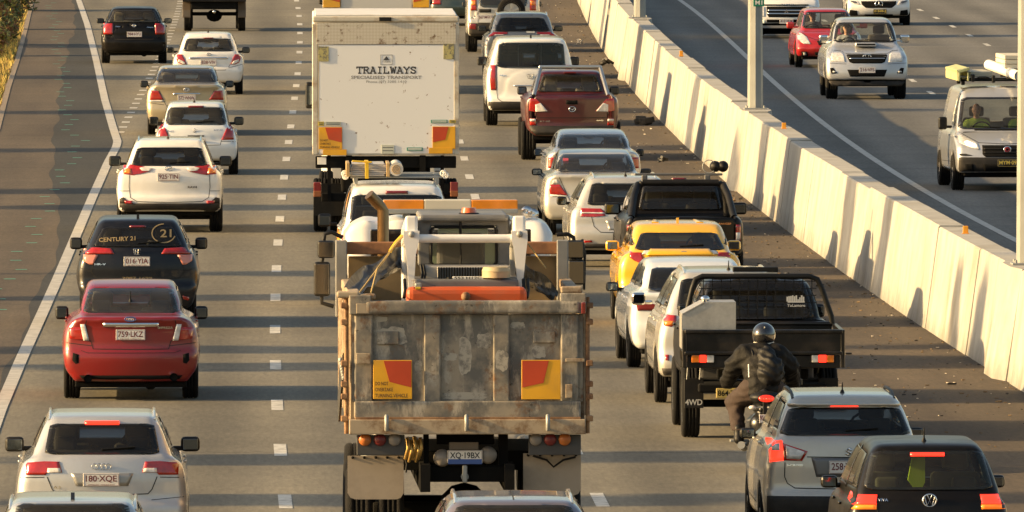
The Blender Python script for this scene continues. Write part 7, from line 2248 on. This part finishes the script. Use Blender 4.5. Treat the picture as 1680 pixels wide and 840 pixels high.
for x, w in ((30, 36), (392, 36)):
    c_ = a3(x, 380, .95); sg = -1 if x < 200 else 1
    b = MB(); b.box(c_, (w / 3 * M_.D / FPX * 1.0, .03, .075), bev=.014); b.tube([c_, (sg * .30, .92, 1.02)], .009, 6); o = b.build('mirror', BLACK, mc)
    MB().box((c_[0], .932, c_[2]), (w / 3 * M_.D / FPX * .86, .006, .062), bev=.002).build('mirror_glass', MIRROR, o)
b = MB(); b.tube([(0, 1.42, .30), (0, 1.15, .75), (0, 1.0, 1.0)], .035, 8); b.box((0, 1.12, .82), (.26, .12, .22), bev=.06); b.build('front_fork', BLACK, mc)
b = MB(); b.box((-.26, .28, .36), (.22, .10, .03), bev=.01); b.box((.26, .28, .36), (.22, .10, .03), bev=.01); b.build('footrest', STEEL, mc)

rd = thing('person', 'motorcyclist in black jacket, backpack and dark helmet, seated with feet on pegs', 'person', M_.O, M_.yaw)
sh = a3(222, 232, .30)[2]; hp_z = a3(222, 412, .12)[2]; hc = a3(219, 148, .36)
hd_r = (a3(275, 0, .36)[0] - a3(162, 0, .36)[0]) / 2
arm = [('c', (-.19, .24, sh - .03), (a3(78, 0, .3)[0], .30, a3(0, 300, .3)[2]), .075, .06), ('c', (a3(78, 0, .3)[0], .30, a3(0, 300, .3)[2]), (-.38, .74, 1.02), .058, .042)]
torso = [('c', (0, .10, hp_z), (0, .16, hp_z + .22), .17, .16), ('c', (0, .16, hp_z + .22), (0, .26, sh - .10), .165, .17), ('c', (-.15, .26, sh - .08), (.15, .26, sh - .08), .11, .11), ('c', (0, .28, sh - .05), (0, .36, hc[2] - .08), .075, .06)]
legs = [('c', (-.11, .10, hp_z), (-.30, .46, .80), .115, .085), ('c', (-.30, .46, .80), (-.27, .20, .44), .072, .052), ('c', (-.27, .20, .42), (-.27, .40, .385), .045, .035)]
head = [('e', (hc[0], .36, hc[2] - .01), (.078, .10, .115))]
hand = []
for k in range(4): hand.append(('c', (-.355 - .022 * k, .76, 1.025), (-.36 - .022 * k, .81, .985), .011, .009))
hand += [('c', (-.38, .73, 1.03), (-.39, .79, 1.03), .034, .028), ('c', (-.35, .75, 1.02), (-.345, .79, .975), .012, .010)]
allb = torso + head + mirrored(arm + legs) + mirrored(hand)
blob_obj('body', allb, SKIN, rd, (-.55, -.15, .28), (.55, .95, hc[2] + .2), .022)
JK = mat('jacket_black', (.007, .0065, .006), rough=.7, var=.25, bump=.9, bscale=9, spec=.2)
blob_obj('jacket', torso[:3] + mirrored(arm), JK, rd, (-.6, -.15, hp_z - .2), (.6, .95, hc[2]), .016, .046, .06, wr=.005, cut=lambda x, y, z: np.maximum(hp_z - .08 - z, z - (sh + .11)))
TRS = mat('trousers_brown', (.030, .017, .013), rough=.85, var=.2, bump=.6, bscale=8)
blob_obj('trousers', [torso[0]] + mirrored(legs[:2]), TRS, rd, (-.6, -.15, .36), (.6, .7, hp_z + .2), .016, .026, .05, wr=.004, cut=lambda x, y, z: np.maximum(.48 - z, z - (hp_z + .12)))
blob_obj('boots', mirrored([('c', (-.27, .21, .50), (-.27, .19, .40), .062, .055), ('c', (-.27, .16, .375), (-.27, .42, .37), .052, .042)]), BLACK, rd, (-.4, 0, .28), (.4, .55, .62), .018)
blob_obj('gloves', mirrored(hand), BLACK, rd, (-.5, .6, .9), (.5, .9, 1.1), .010, .008)
HLM = mat('helmet_black', (.012, .012, .013), rough=.12, coat=1.0)
blob_obj('helmet', [('e', (hc[0], .35, hc[2] + .01), (hd_r, .155, hd_r * 1.0)), ('c', (hc[0], .33, hc[2] - .04), (hc[0], .37, hc[2] - .10), hd_r * .86, hd_r * .74)], HLM, rd, (-.2, .1, hc[2] - .28), (.2, .6, hc[2] + .2), .014)
b = MB(); zc_ = a3(0, 190, .3)[2]
b.tube([(hc[0] + hd_r * .80 * math.cos(a), .34 + .12 * math.sin(a), zc_ + .010 * math.cos(2 * a)) for a in np.linspace(PI * 1.0, 2.0 * PI, 14)], .014, 6); b.build('helmet_rim', mat('rim_pale', (.45, .42, .36), rough=.5), rd)
b = MB(); b.sphere((hc[0] + .006, .22, hc[2] + .09), .012, 8); b.build('helmet_vent', STEEL, rd)
p0, p1 = a3(180, 225, .08), a3(300, 395, .08)
bp_ = thing('backpack', 'crumpled black backpack on the motorcyclist', 'backpack', M_.O, M_.yaw)
blob_obj('bag', [('c', ((p0[0] + p1[0]) / 2 - .02, .06, p0[2] - .06), ((p0[0] + p1[0]) / 2 + .01, .0, p1[2] + .12), .10, .145), ('e', ((p0[0] + p1[0]) / 2 + .03, -.04, (p0[2] + p1[2]) / 2 - .02), (.135, .11, .16))], mat('bag_black', (.006, .006, .006), rough=.6, var=.3, bump=1.0, bscale=7, spec=.3), bp_, (-.3, -.25, p1[2] - .1), (.35, .3, p0[2] + .1), .012, .01, .04, wr=.006)
b = MB()
for sg in (-1, 1): b.tube([(sg * .12, .36, sh + .02), (sg * .13, .16, sh + .05), (sg * .11, .07, sh - .02), (sg * .14, .02, sh - .20), (sg * .12, .10, hp_z + .1)], .014, 6)
for k in range(6): b.tube([((p0[0] + p1[0]) / 2 - .06, -.075 - .01 * k * (k < 4), p0[2] - .10 - .035 * k), ((p0[0] + p1[0]) / 2 + .04, -.09, p0[2] - .13 - .035 * k)], .006, 5)
b.build('strap', BLACK, bp_)
b = MB(); b.tube([(-.165, .02, sh - .13), (-.16, .0, sh - .28)], .010, 5); b.build('reflective_piping', WHITE, rd)

def driver(C, x, label, shirt, pose=1, zseat=.62, skin=SKIN, hair=(.03, .02, .015), dy=0.0):
    """seated figure behind the windscreen; x in the vehicle's own metres"""
    y = C.ywb - .95 + dy
    zs = min(C.ztop - .40, C.zbelt + .12)
    o = thing('person', label, 'person', C.O, C.yaw)
    hz = zs + .22
    P = [('c', (x, y - .05, zseat), (x, y - .08, zs - .08), .15, .15), ('c', (x - .14, y - .06, zs - .05), (x + .14, y - .06, zs - .05), .085, .085), ('c', (x, y - .05, zs), (x, y - .02, hz - .05), .055, .05)]
    A = []
    for sg in (-1, 1): A += [('c', (x + sg * .18, y - .04, zs - .06), (x + sg * .24, y + .16, zs - .24), .055, .045), ('c', (x + sg * .24, y + .16, zs - .24), (x + sg * .14, y + .42, zs - .14), .042, .032)]
    H = []
    for sg in (-1, 1):
        H += [('c', (x + sg * .14, y + .42, zs - .14), (x + sg * .13, y + .48, zs - .12), .034, .028)]
        for k in range(4): H.append(('c', (x + sg * (.115 + .016 * k), y + .49, zs - .11 + .01 * k), (x + sg * (.11 + .016 * k), y + .53, zs - .125 + .01 * k), .009, .008))
        H.append(('c', (x + sg * .11, y + .46, zs - .11), (x + sg * .095, y + .50, zs - .09), .011, .009))
    face = [('e', (x, y, hz), (.076, .095, .112)), ('e', (x, y + .02, hz - .06), (.055, .07, .06)), ('c', (x, y + .085, hz + .02), (x, y + .108, hz - .02), .010, .013), ('e', (x - .078, y - .005, hz), (.012, .02, .03)), ('e', (x + .078, y - .005, hz), (.012, .02, .03))]
    legs_ = [('c', (x - .10, y - .02, zseat), (x - .13, y + .42, zseat - .02), .09, .07), ('c', (x + .10, y - .02, zseat), (x + .13, y + .42, zseat - .02), .09, .07), ('c', (x - .13, y + .42, zseat - .03), (x - .12, y + .55, .36), .06, .045), ('c', (x + .13, y + .42, zseat - .03), (x + .12, y + .55, .36), .06, .045)]
    blob_obj('body', P + A + H + face + legs_, skin, o, (x - .36, y - .25, .3), (x + .36, y + .66, hz + .16), .015, 0, .02)
    blob_obj('shirt', P[:2] + A[:1] + A[2:3] + [(A[1][0], A[1][1], tuple(np.array(A[1][1]) * .4 + np.array(A[1][2]) * .6), .05, .045), (A[3][0], A[3][1], tuple(np.array(A[3][1]) * .4 + np.array(A[3][2]) * .6), .05, .045)], shirt, o, (x - .38, y - .3, zseat - .1), (x + .38, y + .6, zs + .1), .018, .014, .03)
    if hair: blob_obj('hair', [('e', (x, y - .018, hz + .022), (.084, .10, .112))], mat('hair_%d' % int(hair[0] * 1000), hair, rough=.7), o, (x - .1, y - .14, hz - .12), (x + .1, y + .12, hz + .15), .012, 0, .01, cut=lambda X_, Y_, Z_: (Y_ - (y + .045)) - .6 * (Z_ - hz - .05) * (Z_ > hz + .05))
    b = MB()
    for sg in (-1, 1): b.sphere((x + sg * .03, y + .086, hz + .012), .010, 8, (1.3, .6, .8))
    b.build('eyes', UNDER, o)
    b = MB(); b.box((x, y + .094, hz - .052), (.045, .008, .010), bev=.003); b.build('mouth', mat('lips', (.30, .10, .08), rough=.5), o)
    return o

# ================================================================== oncoming traffic
# silver dual-cab ute
C = car('ute', 'utility_truck', 'silver oncoming double-cab ute with bonnet scoop and plate 216 VFS', 'ute', c11, 585, 425,
        [(165, 370), (178, 340), (182, 290), (178, 240), (150, 192)], [(142, 186), (132, 130), (112, 82)], 70, P_SILVER,
        [(138, 182), (119, 98)],
        [('grille', UNDER, [(86, 236), (88, 244), (78, 268), (66, 273), (0.1, 273)] and [(62, 273), (76, 268), (88, 240), (84, 235)], dict(c=1, off=.006)),
         ('grille_bar', CHROME, [(78, 243), (78, 239)], dict(c=1, off=.02)), ('grille_bar', CHROME, [(76, 253), (76, 250)], dict(c=1, off=.02)), ('grille_bar', CHROME, [(72, 263), (72, 260)], dict(c=1, off=.02)),
         ('headlight', CLEAR, [(92, 268), (98, 234), (112, 224), (150, 228), (156, 246), (152, 266)]),
         ('lower_grille', UNDER, [(72, 330), (86, 322), (86, 300), (0.1, 298)] and [(74, 330), (86, 300)], dict(c=1, off=.006)),
         ('fog_recess', UNDER, [(128, 316), (146, 292), (160, 294), (154, 318)], dict(off=.008)),
         ('fog_light', CLEAR, [(134, 312), (136, 300), (148, 300), (149, 312)], dict(off=.02)),
         ('skid_bumper', GREYPL, [(150, 372), (168, 348)], dict(c=1, off=.012)),
         ('bonnet_gap', LINE, [(0, 234), (88, 232), (112, 220), (148, 218)], dict(c=1, line=.010)),
         ('bumper_gap', LINE, [(90, 276), (180, 272)], dict(line=.008))],
        yaw=hd(XR, 1420, 162) + .010, front=True, wb=3.08, fo=.85, ro=1.2, R=.38, zb=.42, tyre=(122, 172), mir=(152, 196, 150, 184), mirm=CHROME, tub=1.6, group=G4, gm=GLASSC, plate_at=(585, 302), plate_txt='216·VFS', res=1.1, zhood=None, antenna=None)
badge(C, 0, 243, 34, 19)
zs_ = C.zz(195, C.fe - .9)
b = MB(); b.box((0, C.fe - .95, zs_ + .02), (92 * C.u, .50, .09), bev=.035); b.build('bonnet_scoop', P_SILVER, C.root)
b = MB(); b.box((0, C.fe - .70, zs_ + .025), (80 * C.u, .02, .035), bev=.008); b.build('scoop_opening', UNDER, C.root)
driver(C, .38, 'driver with pale shirt and dark hair at the wheel of the silver oncoming ute', mat('shirt_blue_grey', (.25, .27, .30), rough=.8))
# red small hatch
C = car('hatch', 'hatchback_car', 'red oncoming hatchback partly behind the silver ute', 'car', c11, 425, 289,
        [(130, 270), (144, 250), (148, 210), (142, 160), (128, 128)], [(118, 124), (106, 80), (92, 40)], 31, P_RED2,
        [(113, 121), (96, 52)],
        [('headlight', CLEAR, [(82, 190), (96, 160), (124, 140), (136, 146), (136, 170), (110, 192)]),
         ('grille', UNDER, [(48, 195), (56, 176)], dict(c=1)), ('lower_grille', UNDER, [(60, 250), (66, 225)], dict(c=1)),
         ('fog_recess', UNDER, [(92, 242), (100, 218), (124, 222), (118, 244)]), ('fog_light', CLEAR, [(102, 238), (104, 226), (115, 227), (114, 238)], dict(off=.018)),
         ('bonnet_gap', LINE, [(0, 172), (60, 172), (92, 160), (128, 134)], dict(c=1, line=.010))],
        yaw=hd(XR, 1362, 110) + .03, front=True, wb=2.43, fo=.78, tyre=(112, 144), mir=(140, 176, 94, 122), mirm=P_RED2, group=G4, gm=GLASSC, plate_at=(425, 212), plate_txt='330·TLM', res=1.4, zhood=None)
driver(C, .34, 'driver with dark hair and dark top inside the red oncoming hatchback', mat('shirt_dark', (.05, .05, .06), rough=.8))
# white sedan with star
C = car('sedan', 'sedan_car', 'white oncoming sedan with star emblem and black plate, top right', 'car', c11, 635, 108,
        [(120, 92), (134, 80), (139, 40), (136, 0), (118, -30)], [(112, -36), (100, -80), (84, -118)], -124, P_WHITE,
        [(106, -38), (90, -108)],
        [('grille', UNDER, [(60, 32), (76, 12), (74, 2), (0.1, 0)] and [(56, 34), (74, 20), (76, 5), (70, 0)], dict(c=1, off=.006)),
         ('grille_bar', CHROME, [(74, 18), (74, 15)], dict(c=1, off=.018)),
         ('headlight', CLEAR, [(80, 20), (90, 4), (126, -2), (130, 6), (108, 18)]),
         ('headlight_dark', mat('lamp_dark', (.08, .08, .09), rough=.15, coat=1), [(92, 15), (98, 6), (120, 2), (122, 7), (106, 14)], dict(off=.018)),
         ('air_intake', UNDER, [(90, 66), (94, 46), (124, 42), (128, 62), (118, 74)]),
         ('lower_grille', UNDER, [(50, 82), (64, 72), (60, 62)], dict(c=1)),
         ('bonnet_gap', LINE, [(0, -2), (76, -2), (100, -18)], dict(c=1, line=.010))],
        yaw=hd(XR, 1442, 41) + .0, front=True, wb=2.84, fo=.84, ro=1.0, tyre=(108, 138), mir=(134, 172, -60, -32), mirm=P_WHITE, group=G4, gm=GLASSC, plate_at=(640, 50), plate_txt='0·505·J', pdark=True, res=1.6, zhood=.98)
badge(C, 0, 18, 32, 30, 'star', t=.012)
# white four-wheel drive
C = car('hatch', 'offroad_car', 'white oncoming four-wheel drive with barred chrome grille behind the lamp post', 'car', c11, 237, 163,
        [(130, 140), (146, 120), (150, 60), (146, 10), (130, -30)], [(122, -38), (112, -90), (98, -150)], -156, P_WHITE,
        [(116, -40), (102, -130)],
        [('grille', UNDER, [(72, 80), (84, 62), (86, 32), (84, 28)], dict(c=1, off=.006)),
         ('grille_bar', CHROME, [(80, 48), (80, 42)], dict(c=1, off=.02)), ('grille_bar', CHROME, [(80, 62), (80, 56)], dict(c=1, off=.02)),
         ('bonnet_protector', UNDER, [(96, 24), (96, 14)], dict(c=1, off=.02)),
         ('headlight', CLEAR, [(92, 72), (92, 30), (128, 26), (136, 40), (134, 70)]),
         ('fog_light', mat('lamp_glow', (.85, .75, .5), rough=.2, emit=(1, .85, .5), es=.5), [(96, 100), (96, 86), (126, 86), (126, 100)]),
         ('lower_bumper', UNDER, [(110, 150), (120, 124)], dict(c=1, off=.012)),
         ('lower_grille', UNDER, [(84, 108), (86, 84)], dict(c=1))],
        yaw=hd(XR, 1290, 62) - .004, front=True, wb=2.78, fo=.8, ro=1.0, R=.38, zb=.38, tyre=(116, 150), mir=(146, 188, -60, -20), mirm=P_WHITE, group=G4, gm=GLASSC, plate_at=(237, 92), plate_txt='410·VKM', res=1.6)
badge(C, 0, 50, 22, 20, 'diamonds'); words(C, 'PAJERO', 242, 19, 54, 5, CHROME, .03)

# silver van at the right edge
C = car('van', 'delivery_van', 'silver oncoming van with lit headlamp, black bumper and loaded roof rack', 'van', c16, 495, 748,
        [(250, 700), (268, 660), (274, 560), (268, 480), (252, 432)], [(248, 422), (232, 320), (205, 215)], 188, P_SILVER,
        [(244, 424), (212, 258)],
        [('grille', UNDER, [(118, 574), (132, 560), (132, 512)], dict(c=1, off=.008)),
         ('grille_bar', GREYPL, [(126, 534), (126, 529)], dict(c=1, off=.018)), ('grille_bar', GREYPL, [(126, 552), (126, 547)], dict(c=1, off=.018)),
         ('headlight', CLEAR, [(148, 538), (152, 502), (190, 480), (236, 456), (250, 470), (248, 500), (200, 522)]),
         ('headlight_lit', LAMPLIT, [(160, 530), (165, 508), (205, 490), (222, 494), (214, 512)], dict(off=.02)),
         ('bumper', GREYPL, [(230, 690), (262, 660), (272, 590), (262, 545), (140, 575), (0.1, 578)] and [(236, 690), (268, 640), (272, 580), (254, 548), (150, 576)], dict(c=1, off=.014)),
         ('lower_grille', UNDER, [(120, 660), (132, 612)], dict(c=1, off=.022)),
         ('fog_recess', UNDER, [(176, 650), (182, 612), (224, 606), (222, 640)], dict(off=.024)),
         ('bonnet_gap', LINE, [(0, 506), (146, 500), (200, 470), (250, 440)], dict(c=1, line=.010)),
         ('cowl_slot', UNDER, [(155, 440), (155, 434)], dict(c=1, off=.008))],
        yaw=hd(XR, 1653, 311) + .028, front=True, wb=3.0, fo=.88, ro=.95, gy=.2, R=.33, zb=.30, tyre=(215, 278), mir=(286, 336, 360, 428), group=G4, gm=GLASSC, plate_at=(496, 606), plate_txt='MYM·09', pdark=True, handles=True)
badge(C, 0, 536, 36, 34, 'circle', t=.012); badge(C, 0, 536, 22, 20, 'circle', mat('badge_red', (.25, .02, .03), rough=.3), t=.02)
driver(C, .42, 'bald van driver in lime hi-vis shirt at the right edge', mat('hi_vis_shirt', (.30, .40, .04), rough=.8), skin=mat('skin_tan', (.36, .19, .12), rough=.55), hair=None)
driver(C, -.42, 'van passenger in lime hi-vis beside the driver, cut by the right edge', mat('hi_vis_shirt'), hair=(.02, .015, .01))
u = C.u; zr = C.ztop + .03
v3 = lambda x, y, yl_: (C.at(1500 + x / 3.233, 80 + y / 3.233, yl_)[0], yl_, C.at(1650, 80 + y / 3.233, yl_)[1])
b = MB()
for yy in (C.ywb - 1.1, .9): b.box((0, yy, zr + .05), (1.45, .05, .04), bev=.012); b.box((-.66, yy, zr + .01), (.07, .07, .10), bev=.02); b.box((.66, yy, zr + .01), (.07, .07, .10), bev=.02)
b.build_each('roof_rack', BLACK, C.root)
yF = C.ywb - .85
ld = thing('ladder', 'yellow-green fibreglass ladder on the silver van roof', 'ladder', C.O, C.yaw)
LM = mat('ladder_yellow', (.46, .46, .20), rough=.5, var=.25, vscale=6)
b = MB()
for x, y in ((238, 135), (285, 145)): p_ = v3(x, y, yF); b.box((p_[0], yF - 1.4, zr + .12), (.035, 2.9, .16), bev=.01)
b.box((v3(262, 105, yF)[0], yF - 1.4, zr + .24), (.22, 2.9, .05), bev=.01, rot=Matrix.Rotation(.25, 3, 'Y'))
b.build_each('stile', LM, ld)
b = MB(); xa, xb_ = v3(238, 0, yF)[0], v3(285, 0, yF)[0]
for k in range(9): b.cyl((xa, yF - .1 - k * .3, zr + .12), (xb_, yF - .1 - k * .3, zr + .12), .016, n=8)
b.build_each('rung', STEEL, ld)
pp = thing('pipe', 'long white pipe lying across the van roof rack', 'pipe', C.O, C.yaw)
e1 = v3(556, 182, yF + .35); e0 = v3(395, 112, yF - 1.9)
b = MB(); rP = 27 / 3.233 * C.D / FPX; b.cyl((e0[0], e0[1], zr + .30), (e1[0], e1[1], zr + .14), rP, n=22, caps=False); b.cyl((e0[0], e0[1], zr + .30), (e1[0], e1[1], zr + .14), rP * .86, n=22, caps=False); b.build('tube', WHITE, pp)
b = MB(); d_ = (Vector(e1) - Vector(e0)).normalized(); b.cyl(Vector((e1[0], e1[1], zr + .14)) - d_ * .06, Vector((e1[0], e1[1], zr + .14)) - d_ * .03, rP * .86, n=22); b.build('end_cap', mat('cap_grey', (.5, .5, .48), rough=.6), pp)
wb_ = thing('timber_stack', 'pale stacked boards at the right end of the van roof load', 'boards', C.O, C.yaw)
p0, p1 = v3(480, 66, yF - .3), v3(600, 128, yF - .3)
b = MB()
for k in range(3): b.box(((p0[0] + p1[0]) / 2, yF - 1.3, zr + .30 + .085 * k), (abs(p1[0] - p0[0]), 2.0, .075), bev=.008)
b.build_each('board', mat('board_cream', (.60, .55, .42), rough=.6, var=.1), wb_)
b = MB(); b.box(((p0[0] + p1[0]) / 2, yF - .6, zr + .17), (.30, .05, .20), bev=.01); b.box(((p0[0] + p1[0]) / 2, yF - 2.0, zr + .17), (.30, .05, .20), bev=.01); b.build_each('bearer', mat('timber'), wb_)
b = MB(); b.tube([v3(310, 165, yF), v3(345, 150, yF), v3(380, 150, yF), v3(425, 165, yF)], .014, 6); b.box(v3(310, 155, yF), (.07, .1, .14), bev=.02); b.box(v3(420, 160, yF), (.06, .1, .14), bev=.02); b.build_each('load_clamp', BLACK, C.root)
b = MB(); g0 = v3(345, 130, yF - .6); b.box((g0[0], yF - 1.2, zr + .16), (.42, 2.0, .10), bev=.02); tag(b.build('plank', mat('plank_grey', (.35, .34, .28), rough=.7, var=.15)), 'grey plank between ladder and pipe on the van roof', 'plank')
pl = bpy.data.objects['plank']; pl.location = C.O; pl.rotation_euler = (0, 0, C.yaw)

# ================================================================== off to the left: unseen trees added to throw shade bands across the road
GUM = [mat('gum_leaf', (.07, .09, .03), rough=.6), mat('gum_leaf_light', (.11, .12, .04), rough=.6)]
def gum(x, y, h, r, seed, label):
    rnd = random.Random(seed); t = thing('shade_tree', label, 'shade_tree', (x, y, 0), 0, 'unseen gum trees added left of the road for shade')
    b = MB(); b.tube([(0, 0, 0), (.1, .05, h * .35), (-.1, .1, h * .7), (0, 0, h * .92)], [.16, .13, .09, .03], 8)
    for k in range(6):
        a = rnd.uniform(0, 6.28); z0 = h * rnd.uniform(.4, .7)
        b.tube([(0, 0, z0), (r * .5 * math.cos(a), r * .5 * math.sin(a), z0 + h * .15), (r * .8 * math.cos(a), r * .8 * math.sin(a), z0 + h * .25)], [.06, .04, .015], 6)
    b.build('trunk', BARK, t)
    b = MB()
    for k in range(13):
        a = rnd.uniform(0, 6.28); rr = rnd.uniform(.1, .8) * r
        leaves(b, (rr * math.cos(a), rr * .6 * math.sin(a), h * rnd.uniform(.58, .97)), r * rnd.uniform(.38, .55), 420, .26, rnd, (1, 1, .7), (0, 1))
    b.build('crown', GUM, t, fix=False)

for i, (yy, xx_, h_, r_) in enumerate([(173, -33, 15.5, 2.0), (182, -34, 16, 2.4), (209, -33, 16, 2.3), (214, -34, 15, 1.8), (233, -34, 15.5, 2.4), (243, -35, 16, 2.2), (275, -35, 16, 2.6), (285, -37, 14.5, 2.2), (312, -38, 15, 2.6), (341, -40, 16, 3.0), (373, -42, 17, 3.4), (409, -44, 18, 4.0)]):
    gum(xx_, yy - 4.6, h_, r_, 50 + i, 'slim unseen gum added left of the road to cast shade bands')
